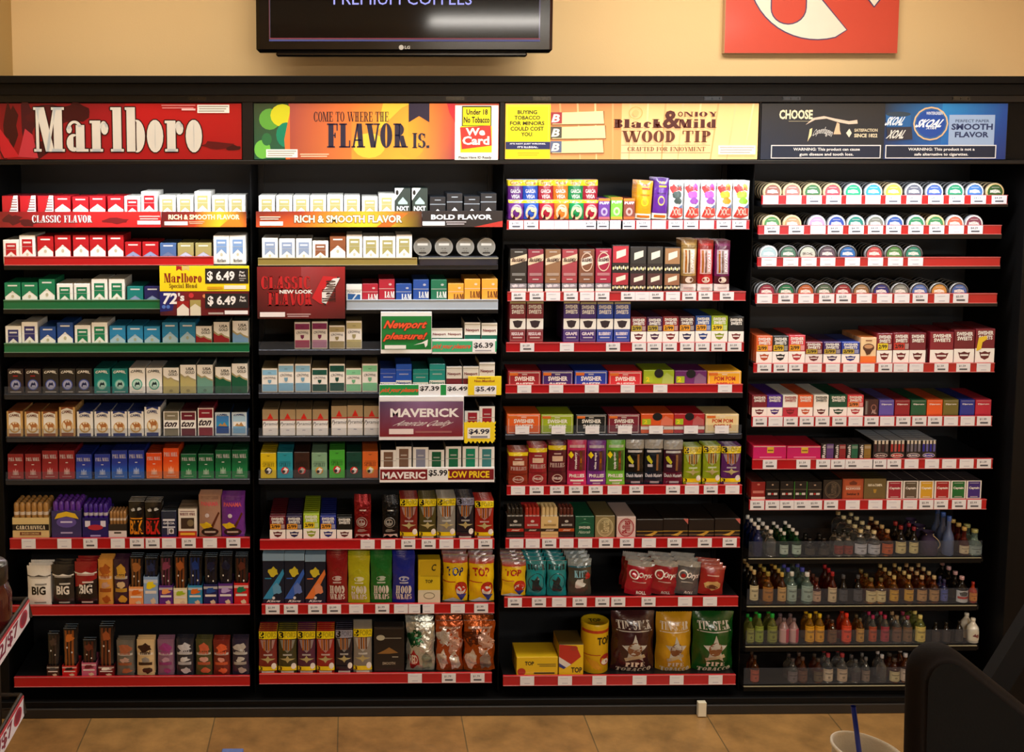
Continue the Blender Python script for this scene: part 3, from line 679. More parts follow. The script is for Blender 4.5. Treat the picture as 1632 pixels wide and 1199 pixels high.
# ------------------------------------------------------------------ printed designs: (artwork, front colour, side colour, top colour, many with shade painted in, look)
NAMEC = dict(gold='gold', red='red', green='green', blue='blue', navy='navy', teal='teal', sky='light blue', lblue='light blue', cyan='turquoise', brown='brown', grey='grey',
             maroon='maroon', purple='purple', lime='lime green', K='black', X='black', orange='orange', pink='pink', yellow='yellow', mint='mint green', dgreen='dark green', W='white',
             khaki='khaki', tan='tan', olive='olive', silver='silver', cream='cream', bgreen='green', bred='bright red', dbrown='dark brown', choc='dark brown', lav='lavender', rose='rose',
             peach='peach', dred='dark red', magenta='magenta', ltan='light tan', coral='coral', bblue='bright blue', plum='plum', lgrey='pale grey', amber='amber', dgrey='dark grey')
def nc(c):
    if c in NAMEC: return NAMEC[c]
    r, g, b = [int((CN.get(c, c) + '000000')[i:i + 2], 16) / 255 for i in (0, 2, 4)]
    mx, mn = max(r, g, b), min(r, g, b); s = (mx - mn) / (mx + 1e-6); d = mx - mn + 1e-6
    h = (60 * ((g - b) / d) if mx == r else 60 * (2 + (b - r) / d) if mx == g else 60 * (4 + (r - g) / d)) % 360
    if mx < .18: return 'black'
    if s < .16: return 'dark grey' if mx < .4 else 'grey' if mx < .75 else 'pale grey' if mx < .9 else 'white'
    if h < 12 or h >= 335: return ('dark red' if mx < .5 else 'red') if s > .5 else 'dusty pink' if mx > .5 else 'plum'
    if h < 45: return ('dark brown' if mx < .3 else 'brown' if mx < .66 else 'orange' if s > .75 else 'tan')
    if h < 68: return 'olive' if mx < .55 else 'yellow' if s > .6 else 'khaki'
    if h < 95: return 'olive green' if mx < .5 else 'lime green'
    if h < 165: return 'dark green' if mx < .42 else 'green' if s > .45 else 'pale green'
    if h < 195: return 'teal' if mx < .65 else 'pale teal'
    if h < 255: return ('navy' if mx < .45 else 'blue') if s > .4 else 'slate blue' if mx < .65 else 'pale blue'
    return ('dark purple' if mx < .35 else 'purple') if h < 300 else 'magenta'
def plural(w): return w + ('es' if w[-1] == 'x' or w[-2:] == 'ch' else 's')
def d_chev(c, body='W', tx='Marlboro'):
    return ([Q([(0, .44), (.5, .68), (1, .44), (1, 1), (0, 1)], c), R(.2, .86, .8, .91, mixc(c, 'W', .8)), C(.5, .47, .09, .06, mixc(body, 'gold', .7)), T(tx, .12, .08, .88, .24, mixc(body, 'K', .8), f='s', w=.22), R(0, .605, 1, .612, mixc(c, 'K', .35))],
            body, c, c, '%s-topped %s peaked cigarette pack' % (nc(c), 'white' if body == 'W' else nc(body)))
def d_mbox(c):
    return ([Q([(.17, .34), (.5, .52), (.83, .34), (.83, .86), (.17, .86)], c), R(.26, .72, .74, .78, mixc(c, 'W', .75)), C(.5, .34, .08, .055, mixc('W', 'gold', .6)), R(0, .605, 1, .615, mixc('W', 'K', .35)),
             T('Marlboro', .22, .07, .78, .19, '5a5854', f='s', w=.22)], 'W', 'W', 'e4e0d4', 'white cigarette pack with %s pennant' % nc(c))
def d_half(c, low='8fa0c8'):
    return ([Q([(0, .36), (.5, .58), (1, .36), (1, 1), (0, 1)], c), R(.2, .84, .8, .9, mixc(c, 'W', .75)), C(.5, .36, .07, .05, mixc(low, 'K', .4)), R(.25, .14, .75, .2, mixc(low, 'K', .35))], low, c, c, 'short %s cigarette pack with pale lower half' % nc(c))
def d_diag():
    return ([Q([(1, 0), (.38, 0), (.36, .22), (.55, .5), (.74, 1), (1, 1)], 'W')] + [R(.55, v, .95, v + .04, '8a4040') for v in (.82, .72, .62, .52)] + [R(.45, v, .93, v + .04, '6a5a58') for v in (.4, .3, .2, .1)],
            'red', 'red', 'dred', 'red cigarette pack with white diagonal panel')
def d_nxt():
    return ([Q([(0, 1), (.55, 1), (0, .62)], 'W'), C(.14, .86, .1, .08, 'K'), Q([(.2, .56), (.5, .72), (.8, .56), (.8, .5), (.2, .5)], '9ab0a4'), T('NXT', .12, .3, .88, .44, 'W', .06), R(.15, .1, .85, .2, '8a9490')], '27332d', 'K', '1c2420', 'dark cigarette pack with white corner')
def d_camel(c, disc, dc, txc='W', red=False):
    a = [C(.5, .36, .34, .22, disc), C(.5, .36, .28, .18, mixc(disc, 'W', .35) if c not in ('W',) else 'b8dcd0'), Q([(.34, .3), (.38, .4), (.46, .46), (.52, .41), (.6, .47), (.66, .4), (.68, .28), (.62, .34), (.44, .34), (.4, .26)], dc),
         T('CAMEL', .1, .84, .9, .94, txc, .07, arc=.45), R(.15, .05, .85, .09, mixc(c, txc, .4))]
    if red: a.append(R(.35, .7, .65, .73, 'bred'))
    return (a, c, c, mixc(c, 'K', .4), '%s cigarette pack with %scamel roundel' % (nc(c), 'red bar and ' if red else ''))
def d_cam2(c, edge):
    return ([R(0, 0, .12, 1, edge), R(.88, 0, 1, 1, edge), R(.12, 0, .88, .12, c), Q([(.12, .9), (.5, .98), (.88, .9), (.88, 1), (.12, 1)], c), C(.5, .36, .36, .22, 'd0a860'), C(.5, .38, .3, .18, 'f0e4c8'),
             Q([(.24, .5), (.34, .54), (.42, .46), (.5, .56), (.58, .48), (.68, .56), (.78, .44), (.74, .22), (.7, .36), (.5, .36), (.44, .2), (.4, .38), (.32, .46)], 'b0703c'), T('CAMEL', .16, .8, .84, .9, mixc(c, 'K', .4), .07, arc=.4)],
            'W', edge, c, 'white and %s cigarette pack with brown camel' % ('tan' if edge != 'W' else 'navy'))
def d_usa(c):
    return ([Q([(0, 0), (1, 0), (1, .46), (.7, .52), (.5, .6), (.3, .56), (0, .68)], c), Q([(0, .62), (.3, .52), (.5, .56), (.7, .48), (1, .42), (1, .48), (.7, .54), (.5, .62), (.3, .58), (0, .7)], 'a89c74'), T('USA', .38, .8, .9, .9, '4a4a42', .05), T('GOLD', .34, .68, .92, .78, '5a5a52', .03), C(.5, .1, .12, .05, mixc(c, 'K', .4))],
            'W', 'ece8dc', '3c4a48', 'white cigarette pack with %s lower half' % nc(c))
def d_ton(c, m='W'):
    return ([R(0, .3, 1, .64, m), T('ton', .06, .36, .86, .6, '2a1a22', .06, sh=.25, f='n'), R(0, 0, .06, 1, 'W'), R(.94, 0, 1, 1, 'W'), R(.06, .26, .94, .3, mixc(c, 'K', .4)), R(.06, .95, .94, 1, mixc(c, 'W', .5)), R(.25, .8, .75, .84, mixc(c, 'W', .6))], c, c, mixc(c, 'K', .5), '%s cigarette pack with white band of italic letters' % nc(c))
def d_cblue(c2):
    return ([R(.06, .06, .94, .94, '2c6cb0'), R(.1, .4, .9, .66, c2), R(.1, .66, .9, .82, '3c8cd0'), Q([(.25, .42), (.4, .56), (.5, .48), (.62, .58), (.78, .42)], 'c09048'), R(.1, .1, .9, .4, '1c4c98' if c2 == 'sky' else 'b8d4e8'), T('CAMEL', .14, .84, .86, .93, '1c3c78', .06, arc=.4)],
            'dce4ec', '88a', 'K', 'rounded blue cigarette pack with desert scene') if 0 else ([R(.1, .1, .9, .4, '1c4c98' if c2 == 'sky' else '7cb0d8'), R(.1, .4, .9, .6, c2), R(.1, .6, .9, .84, '3c80c0' if c2 == 'sky' else 'a8cce4'), Q([(.22, .42), (.36, .54), (.48, .46), (.62, .58), (.8, .4)], 'b88a50'), T('CAMEL', .14, .86, .86, .94, '1c3c78', .06, arc=.4)],
            'c8d8e4', '2c5c98', '14181c', '%s cigarette pack with desert scene' % ('deep blue' if c2 == 'sky' else 'pale blue'))
def d_pall(c, low):
    return ([G(0, 0, 1, .55, low, low, c, c), T('PALL MALL', .07, .72, .93, .86, 'e0dce0', f='s', w=.16), Q([(.3, .16), (.35, .38), (.42, .3), (.5, .42), (.58, .3), (.65, .38), (.7, .16)], mixc(low, 'W', .3)), C(.5, .22, .09, .06, mixc(low, 'W', .5)), R(.42, .56, .58, .59, mixc(c, 'W', .7)), R(.2, .07, .8, .1, mixc(low, 'W', .3))],
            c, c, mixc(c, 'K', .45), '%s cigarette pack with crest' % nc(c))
def d_blk():
    return ([Q([(0, 0), (1, 0), (1, .16), (.5, .48), (0, .16)], 'W'), C(.5, .26, .09, .06, '5a5a5a'), R(0, .66, 1, .7, '7a8086'), R(.3, .84, .7, .88, '8a8e92')], '17181c', '17181c', '22252a', 'black cigarette pack with white peak')
def d_lm(c, tc='W'):
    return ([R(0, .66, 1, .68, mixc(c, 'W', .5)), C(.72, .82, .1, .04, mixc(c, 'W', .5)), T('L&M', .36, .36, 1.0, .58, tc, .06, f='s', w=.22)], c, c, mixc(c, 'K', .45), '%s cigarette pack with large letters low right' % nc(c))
def d_parl(): return ([Q([(.1, .05), (.9, .05), (.9, .56), (.1, .6)], '1d5c9c'), Q([(.4, .3), (.75, .58), (.62, .58), (.3, .3)], 'd0d8e0'), T('Parliament', .08, .64, .92, .72, '3a3a44', .0), R(0, .74, 1, .76, 'b0a890')], 'W', 'ece8e0', '22252c', 'white cigarette pack with blue and silver triangle')
def d_eve(c, d=None):
    d = d or c
    return ([R(.04, .72, .96, .93, c), R(.04, .05, .96, .33, d), R(.04, .3, .96, .32, mixc(d, 'K', .2)), T('CROWNS', .12, .57, .88, .66, '6a6460', .02, arc=.3), Q([(.38, .52), (.62, .52), (.6, .42), (.5, .36), (.4, .42)], mixc(c, 'K', .3)), R(.4, .8, .6, .84, mixc(c, 'K', .3))], 'f2eee8', 'd4c8b0', mixc('8a7a58', 'K', .2), 'slim white and %s cigarette pack with shield' % nc(c))
def d_newp(c, top='W', tx='7a1420'):
    return ([R(0, 0, 1, .5, c), R(0, .49, 1, .52, mixc(c, 'K', .3)), T('Newport', .08, .62, .92, .76, tx, .03), R(0, .9, 1, .93, 'b8b098')], top, top, '1a1c20', 'white cigarette pack with %s lower half' % nc(c))
def d_newc(c): return ([R(0, 0, 1, .42, 'W'), T('Newport', .05, .26, .95, .38, mixc(c, 'K', .5), .04), R(.2, .62, .8, .66, mixc(c, 'W', .4)), R(0, .78, 1, .8, mixc(c, 'W', .25))], c, c, mixc(c, 'K', .6), '%s cigarette pack with white lower half' % nc(c))
def d_pyr(): return ([R(0, .62, 1, 1, 'a8906c'), R(0, .58, 1, .62, 'b01c1c'), Q([(.3, .64), (.7, .64), (.5, .86)], 'd42418'), T('Pyramid', .04, .36, .96, .52, '26242a', .0, sh=.1), R(.4, .2, .6, .22, '8a88a0')], 'f0eeee', 'c8b490', '6c5c44', 'white cigarette pack with red triangle')
def d_spi(c, disc='bred'):
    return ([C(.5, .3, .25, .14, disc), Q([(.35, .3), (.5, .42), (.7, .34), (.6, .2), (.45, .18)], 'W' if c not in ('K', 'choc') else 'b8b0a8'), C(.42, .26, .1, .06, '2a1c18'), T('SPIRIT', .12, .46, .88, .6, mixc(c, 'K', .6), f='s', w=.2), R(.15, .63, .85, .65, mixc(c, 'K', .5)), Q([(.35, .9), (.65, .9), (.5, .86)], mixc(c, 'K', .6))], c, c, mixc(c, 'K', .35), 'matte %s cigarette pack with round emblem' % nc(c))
def d_mav(c): return ([R(.2, .22, .8, .92, c), Q([(.25, .06), (.35, .22), (.42, .14), (.5, .3), (.58, .14), (.65, .22), (.75, .06)], 'c0a868'), R(.0, .6, 1, .62, mixc('W', 'K', .4)), R(.3, .7, .7, .74, mixc(c, 'W', .5))], 'W', 'W', '1c1a1c', 'white cigarette pack with %s panel and gold crown' % nc(c))

# small cigar boxes and pouches
def d_sw(c, badge=None, em=None, low='W', txc='W'):
    em = em or c
    a = [R(0, 0, 1, .42, low), Q([(.2, .32), (.34, .3), (.5, .34), (.66, .3), (.8, .32), (.7, .14), (.5, .08), (.3, .14)], mixc(em, 'K', .4)), R(.3, .2, .7, .25, mixc(low, 'K', .1)), T('SWISHER', .1, .82, .9, .94, txc, .05), T('SWEETS', .14, .68, .86, .8, txc, .05)]
    if badge: a += [R(.04, .44, .7, .66, badge), T('2/99', .1, .48, .64, .62, 'K', .05), R(.72, .46, .94, .64, mixc(c, 'W', .3))]
    return (a, c, c, mixc(c, 'K', .35), '%s and white cigar pack%s' % (nc(c), ' with %s badge' % nc(badge) if badge else ''))
def d_swt(c, word):
    return ([R(.03, .04, .97, .3, mixc(c, 'W', .12)), R(.06, .06, .94, .28, c), T(word, .12, .17, .88, .25, 'e8dce0', .05), R(.2, .1, .8, .13, mixc(c, 'W', .5)), R(0, .32, 1, .58, 'e8e4dc'), Q([(.18, .52), (.5, .54), (.82, .52), (.7, .38), (.5, .35), (.3, .38)], '2c1c22'),
             R(0, .6, 1, .95, c), T('SWISHER', .1, .82, .9, .92, 'W', .05), T('SWEETS', .12, .7, .88, .8, 'W', .05), R(0, .95, 1, 1, 'gold')], c, c, c, 'tall two-tier %s and white cigar pack' % nc(c))
def d_slim(c, tx='W', word='Djarum'): return ([T(word, .15, .66, .85, .76, tx, .03), R(.05, .06, .95, .1, mixc(c, 'K', .3)), R(.05, .9, .95, .93, mixc(c, 'W', .2))], c, c, mixc(c, 'K', .5), 'plain %s cigar pack' % nc(c))
def d_frame(c): return ([R(.1, .06, .9, .94, c), T('Captain', .16, .5, .84, .66, 'W', .05), R(.2, .84, .8, .87, mixc(c, 'W', .5)), R(.25, .1, .75, .15, mixc(c, 'W', .4))], 'W', 'ddd8d0', '3a3438', 'white-framed %s cigar pack' % nc(c))
def d_bmp(c, band): return ([Q([(0, .52), (1, .66), (1, .86), (0, .72)] if band != 'round' else [(.15, .5), (.85, .6), (.85, .8), (.15, .7)], 'd8c0a0' if band != 'round' else 'e8d8c8'), T('Black&Mild', .1, .62, .9, .74, '3a1c1c' , .05, sh=.1), R(.25, .9, .75, .93, mixc(c, 'W', .4)), R(.1, .22, .9, .3, mixc(c, 'W', .18)), R(.3, .1, .7, .13, mixc(c, 'W', .5))] + ([RING(.5, .62, .4, .28, .12, 'd8b8a0')] if band == 'round' else []),
                         c, c, '241c1c', '%s pipe-tobacco cigar pack with pale slanted name' % nc(c) if band != 'round' else '%s pipe-tobacco cigar pack with pale rings' % nc(c))
def d_bms(c): return ([R(.04, .62, .96, .98, c), Q([(.25, .7), (.8, .78), (.8, .92), (.25, .86)], 'e8dcc8'), R(0, .56, 1, .6, '2a201c')] + [C(.08 + .12*i, .5 + .02*(i % 2), .05, .035, ('e8dc9c', 'c8c0a8', 'f0ecd0')[i % 3]) for i in range(8)] +
                      [R(.04, .14, .96, .4, mixc(c, 'maroon', .35)), Q([(.25, .2), (.8, .26), (.8, .36), (.25, .3)], 'e8dcc8')] + [C(.08 + .12*i, .08 + .015*(i % 2), .05, .03, ('e8dc9c', 'c8c0a8', 'f0ecd0')[i % 3]) for i in range(8)], '1c1614', '1c1614', '1c1614', 'small two-tier %s cigar box' % nc(c))
def d_box(c, c2, word, oval=True):
    return (([RING(.5, .48, .42, .44, .12, c2), RING(.5, .48, .34, .36, .06, c2)] if oval else [R(.08, .08, .92, .1, c2)]) + [T(word, .28, .2, .72, .8, c2, .03, rot=90) if oval else T(word, .15, .5, .85, .62, c2, .05)], c, mixc(c, 'K', .2), mixc(c, 'K', .25), '%s cigar box%s' % (nc(c), ' with oval crest' if oval else ''))
def d_dbox(c): return ([R(0, .32, 1, .36, 'a88a30'), R(0, .14, 1, .17, '8a6c28'), Q([(.4, .1), (.7, .34), (.8, .3), (.6, .08)], 'c09a38'), Q([(.3, .12), (.6, .24), (.55, .1)], 'd0ac48')] + ([Q([(.8, 1), (1, 1), (1, .7)], 'c86a60')] if c == 'r' else []), '1d1512', '17100e', '221a16', 'black-brown cigar box with gold knot%s' % (' and red corner' if c == 'r' else ''))
def d_carton(c, word='SWISHER', w2='SWEETS', t='W', hole=False, b=True):
    a = [R(.04, .05, .96, .95, mixc(c, 'W', .65)), R(.055, .09, .945, .91, c)] if b else []
    if hole: a = [R(0, .2, 1, .36, 'ece4dc'), T(word, .3, .22, .7, .34, '3c1c1c', .04), C(.5, .86, .15, .2, '0c0a0a'), R(.04, .45, .3, .75, 'lime' if c != 'lime' else 'bgreen'), Q([(.6, .4), (.97, .4), (.97, .7), (.75, .9), (.62, .7)], mixc(c, 'W', .12)), T('2', .08, .5, .2, .7, 'yellow', .06)]
    else: a += [T(word, .2, .55, .82, .76, t, .05), T(w2, .24, .28, .78, .48, t, .05), R(.04, .8, .3, .93, 'orange' if c != 'orange' else 'yellow'), R(.42, .82, .58, .88, mixc(c, 'W', .5))]
    return (a, c, mixc(c, 'K', .15), mixc(c, 'K', .12), '%s cigar carton%s' % (nc(c), ' with round thumb hole' if hole else ' with large white name' if t == 'W' else ' with red name'))
def d_pink(): return ([R(.02, .9, .98, .96, 'd8b8b0'), R(.42, .45, .62, .9, 'e0b838'), R(.2, .1, .86, .16, 'f0a0c0'), R(.44, .6, .6, .7, '8a6420')], 'magenta', 'c81c54', 'c8203c', 'bright pink cigar carton with gold seal')
def d_vert(c, name='Rush'): return ([R(0, 0, .42, 1, '201c20'), T(name, .08, .06, .34, .94, 'dcdcdc', .04, rot=90), R(.46, .7, .94, .9, mixc(c, 'W', .2)), R(.5, .2, .9, .24, mixc(c, 'K', .3))], c, '201c20', '3a3436', '%s and black cigarillo pack with upright name' % nc(c))
def d_tip(c): return ([R(0, .0, 1, .35, '1a161a'), C(.5, .17, .42, .13, 'c8c4c0'), C(.5, .17, .38, .1, c if c != 'X' else '4a4440'), T('BLACK', .22, .13, .78, .2, 'W', .04)] + [R(.06 + .24*i, .38, .2 + .24*i, .8, mixc(c, 'W', .1 if i % 2 else .0)) for i in range(4)] + [R(.06 + .24*i, .8, .2 + .24*i, 1, 'd8d0c0') for i in range(4)], '1a161a', '1a161a', 'a8b0bc', 'box of pale cigar tips with oval %s badge' % nc(c))
def d_bands(c, c2, c3): return ([R(0, .3, 1, .44, c2), R(0, 0, 1, .12, c3), C(.5, .7, .12, .1, 'b8b8b0'), R(.2, .52, .8, .58, 'c8c8c0')], c, c, c, 'x')
def d_three(c, tone='W', base='yellow'):
    a = [R(0, .8, 1, .97, base), T('3', .04, .81, .3, .96, 'K', .08), T('FOR2', .34, .83, .96, .95, mixc(base, 'K', .45), .04), Q([(.08, .78), (.92, .78), (.8, .6), (.5, .48), (.2, .6)], mixc(c, 'W', .22))]
    for i in range(4): a.append(R(.26 + .13*i, .54, .34 + .13*i, .8, mixc(('amber', 'brown')[i % 2], 'K', .1)))
    a += [R(.25, .42, .75, .46, mixc(c, 'W', .4)), Q([(.06, .34), (.4, .36), (.5, .42), (.6, .36), (.94, .34), (.6, .3), (.5, .24), (.4, .3)], 'b8a870'), R(.0, .06, 1, .16, base if base == 'yellow' else c), T('3', .04, .065, .2, .155, 'K', .08), C(.84, .17, .14, .075, 'f0ece4'), R(.15, .0, .85, .05, 'd8d0c8')]
    return (a, c, c, c, '%s cigarillo pouch with yellow three-for-two band' % nc(c))
def d_game(c, low=None):
    a = [R(0, .85, 1, 1, 'yellow'), T('Game', .2, .87, .8, .98, mixc(c, 'K', .3), .05), RING(.5, .4, .4, .38, .22, mixc(c, 'W', .25)), RING(.46, .32, .36, .34, .35, 'ltan'), C(.62, .5, .2, .12, 'ltan'), Q([(.2, 0), (.36, .3), (.42, 0)], '3a1c14')] if low else \
        [R(0, .85, 1, 1, 'yellow'), T('Game', .15, .87, .85, .98, 'amber', .05), T('GARCIA', .15, .66, .85, .76, mixc(c, 'W', .6), .04), T('VEGA', .2, .52, .8, .62, mixc(c, 'W', .6), .04), R(.1, .3, .9, .42, mixc(c, 'W', .3)), C(.5, .12, .3, .1, 'ltan')]
    return (a, c, c, c, '%s cigarillo pouch with yellow header' % nc(c) if not low else '%s pouch with curled tan leaf' % nc(c))
def d_phil(c, mid='yellow'): return ([R(0, .82, 1, .92, mid), R(.2, .56, .8, .68, 'd8b8a0'), T('PHILLIES', .08, .42, .92, .52, 'c8a8a0', f='s', w=.2), R(.3, .72, .7, .75, 'c8a8a0'), R(0, 0, 1, .3, c), RING(.5, .16, .3, .1, .2, 'd0b0a8'), T('PHILLIES', .28, .13, .72, .19, 'e0d0c8', .04), R(0, .3, 1, .32, mixc(c, 'K', .4))], c, c, c, '%s cigarillo pouch with %s top band' % (nc(c), nc(mid)))
def d_win(c, low=None, word='strawberry'): return ([R(.06, .32, .94, .78, mixc(c, 'K', .75)), T(word, .34, .36, .52, .74, 'e8e0e0', .03, rot=90), R(.62, .34, .78, .76, 'brown'), R(.66, .5, .74, .6, 'amber'), Q([(.02, .68), (.18, .76), (.32, .68), (.18, .6)], 'yellow'), R(.1, .84, .9, .9, mixc(c, 'W', .5)), R(0, 0, 1, .28, low or c), T('PHILLIES', .1, .17, .9, .25, 'W', .05), R(.15, .08, .85, .12, 'W'), R(.3, .02, .7, .05, mixc(c, 'W', .6))], c, c, c, '%s cigar pouch with dark window' % nc(c))
def d_dutch(c, low, foil='silver'): return ([R(0, .8, 1, 1, foil), R(.1, .72, .9, .77, 'c8c8cc'), Q([(.08, .62), (.2, .66), (.42, .52), (.36, .46), (.14, .54)], 'c8c42c'), R(.62, .32, .74, .68, '8a5c34'), R(.14, .4, .42, .46, 'b8b0b0'), R(0, 0, 1, .28, low), T('Dutch Masters', .04, .17, .96, .25, 'd0d0d8', .05), R(.3, .03, .8, .08, 'a8a8b0')], c, c, foil, '%s cigar pouch with silver top' % ('black' if c == 'K' else nc(c)))
def d_xxl(c): return ([blob(.3, .8, .25, .12, 'c83c3c', 3), blob(.7, .84, .22, .1, c, 4), blob(.5, .62, .34, .12, c, 5), blob(.6, .48, .3, .1, mixc(c, 'K', .3), 6), Q([(.04, .06), (.3, .34), (.96, .28), (.96, .08), (.5, .02)], 'b43c30'), T('XXL', .22, .1, .86, .28, 'e8b0a0', .1), Q([(.6, .3), (.96, .4), (.96, .28)], '5a6888'), T('ROYAL', .14, .74, .86, .86, 'd03a3a', .08)], 'ece8e4', 'ece8e4', 'ece8e4', 'white comic-print cigarillo pouch with %s splashes' % nc(c))
def d_tube(c, low): return ([R(.12, .34, .88, .82, mixc(c, 'W', .35)), R(.22, .36, .34, .8, mixc('amber', 'K', .3)), R(.44, .36, .54, .8, '5a3c28'), T('ROYALE', .62, .38, .8, .8, 'f0e8e8', .06, rot=90), R(0, .84, 1, .9, mixc(c, 'K', .5)), R(0, 0, 1, .14, 'ece8e4'), R(0, .14, 1, .3, low), C(.5, .22, .26, .06, 'e8d8c8'), R(.2, .05, .8, .08, 'c0b8b8')], c, c, c, 'shiny %s cigar pouch with clear window' % nc(c))
def d_tall(c, tx): return ([R(0, 0, 1, .14, 'ece4c8'), C(.5, .45, .24, .12, mixc(c, 'yellow', .5)), C(.5, .45, .18, .08, c), R(.3, .78, .8, .82, tx), R(.2, .62, .8, .65, mixc(c, 'K', .5)), T('PURE', .3, .86, .7, .92, tx, .05), R(.1, .04, .9, .1, 'amber')], c, c, c, 'tall %s cigarillo pouch with leaf emblem' % nc(c))
def d_puff(c): return ([R(0, .88, 1, 1, 'orange'), T('PUFF', .08, .72, .92, .84, 'd8e0ec', .06), C(.5, .36, .3, .2, mixc(c, 'W', .3)), C(.5, .36, .14, .1, c), R(0, 0, 1, .12, mixc(c, 'orange', .5))], c, c, mixc(c, 'K', .5), 'small %s cigarillo box with orange top' % nc(c))
def d_hood(c, t='W'): return ([Q([(0, .55), (.3, .68), (.5, .74), (.7, .68), (1, .55), (1, .0), (0, .0)], mixc(c, 'K', .12)), C(.5, .52, .24, .05, mixc(c, 'W', .45)), T('HOOD', .14, .2, .86, .37, 'd8d0c8', .08, f='s', w=.24), T('WRAPS', .14, .08, .86, .19, 'd8d0c8', .08, f='s', w=.22), R(.3, .42, .7, .45, mixc(c, 'W', .5))], c, c, c, '%s wrap pouch with block letters' % nc(c))
def d_big(c, t, red=None): return (([Q([(0, 0), (1, 0), (1, .62), (0, .42)], '1a1416')] if red else []) + [T('BIG', .2, .28, .8, .5, t, .1), R(.35, .53, .85, .57, mixc(t, c, .3)), R(.1, .7, .9, .76, mixc(c, t, .4)), R(.3, .06, .8, .1, mixc(t, c, .4)), Q([(0, .78), (.3, .75), (.5, .79), (.8, .75), (1, .78), (1, .74), (0, .74)], 'W' if c != 'W' else '5a5450')], c, c, c, '%s pouch with bold block letters' % ('red and black' if red else nc(c)))
def d_fl(c, c2, seed=0): return ([blob(.5, .78, .4, .12, c2, seed), R(.05, .58, .95, .64, mixc(c, 'W', .5)), blob(.5, .45, .3, .08, mixc(c2, 'W', .3), seed + 1), R(.1, .3, .9, .38, mixc(c2, 'K', .2)), blob(.6, .14, .3, .09, c2, seed + 2), T('mini', .2, .6, .8, .7, c2, .05)], c, c, mixc(c, 'K', .3), '%s flavoured cigarillo pouch' % nc(c))
def d_trayf(c, c2='W', w='WHITE'): return ([R(0, .78, 1, .9, mixc(c, 'W', .5)), blob(.5, .7, .34, .16, c2, 2), R(.1, .42, .9, .52, 'e8e4e0'), blob(.68, .16, .2, .12, 'd8c8a8', 3), R(0, .0, 1, .04, mixc(c, 'K', .3))], c, c, mixc(c, 'K', .3), '%s counter tray of cigarillos' % nc(c))
def d_darkp(c, seed=0): return ([R(.1 + .28*i, .1, .28 + .28*i, .96, mixc(c, 'K', .55 + .1*(i % 2))) for i in range(3)] + [blob(.5, .8, .35, .1, c, seed), C(.3, .6, .06, .02, 'W'), C(.7, .5, .05, .02, 'W')], '15171c', '15171c', '56708c', 'dark cellophane cigarillo pouch')
def d_tobac(c, w1, w2): return ([T(w1, .1, .74, .9, .87, mixc(c, 'W', .75), f='s', w=.22), R(.08, .7, .92, .715, mixc(c, 'W', .6)), Q([(.5, .66), (.58, .5), (.8, .48), (.64, .38), (.7, .2), (.5, .3), (.3, .2), (.36, .38), (.2, .48), (.42, .5)], 'b8b4ac'), C(.5, .42, .17, .12, '7a4a28'), Q([(.25, .26), (.72, .34), (.75, .28), (.28, .2)], 'b8a888'), T(w2, .28, .1, .74, .18, 'e0d4c0', f='s', w=.24), T('TOBACCO', .1, .0, .92, .08, 'e0d4c0', f='s', w=.24)], c, c, c, 'large %s pipe tobacco bag with star' % nc(c))
def d_top(red=False): return ([T('TOP', .12, .58, .8, .76, '14205c' if not red else 'b02020', f='n', b=.06), Q([(0, .0), (.4, .1), (.9, 0)], 'dce0ea'), C(.72, .3, .26, .16, 'b8281c'), C(.7, .26, .2, .1, 'e8e0d8'), C(.74, .34, .2, .1, 'c03020'), Q([(.5, .2), (.95, .16), (.75, .02)], '2a3c8c'), R(0, .44, .5, .46, 'b03020'), G(0, .84, 1, 1, 'c83c24', 'c83c24', '8a8a90', '8a8a90')], 'f0c814', 'f0c814', '8a8a90', 'yellow tobacco bag with spinning top')
def d_bug(): return ([T('BUGLER', .06, .76, .94, .92, '1c2c30', f='s', w=.24), RING(.5, .4, .42, .28, .06, '18383c'), Q([(.25, .2), (.3, .42), (.2, .5), (.4, .48), (.52, .6), (.66, .5), (.62, .36), (.78, .24), (.72, .16), (.3, .16)], '0f2830')], '1c8c94', '1c8c94', 'a8b0b4', 'teal tobacco pouch with dark figure in oval')
def d_grey2(): return ([R(0, .82, 1, 1, '8c9ca0'), R(.0, .78, 1, .82, '2a6a80'), T('KITE', .24, .52, .8, .7, '8ac0d0', f='s', w=.24), blob(.5, .34, .24, .16, 'd8d8d4', 2), blob(.82, .56, .14, .1, 'b82824', 4)], '46453c', '46453c', '9a9c9c', 'grey tobacco pouch with white emblem')
def d_oryx(c, foil='silver'): return ([R(0, .86, 1, 1, foil), RING(.25, .62, .18, .14, .25, 'W'), T('Oryx', .4, .5, .95, .7, 'e8dcd8', .06, sh=.1), C(.25, .6, .08, .06, 'b02020'), R(.2, .4, .7, .43, mixc(c, 'W', .4)), T('ROLL', .4, .04, .76, .14, 'W', .05)], c, c, foil, '%s chewing tobacco pouch' % nc(c))
def d_red2(): return ([blob(.5, .34, .36, .16, 'c8a468', 5), blob(.5, .3, .24, .08, '5a2c1c', 6), R(.25, .66, .75, .7, 'c89a90'), R(0, .9, 1, 1, 'b86058')], '9c2824', '9c2824', 'a04030', 'red chewing tobacco pouch with tan plough scene')
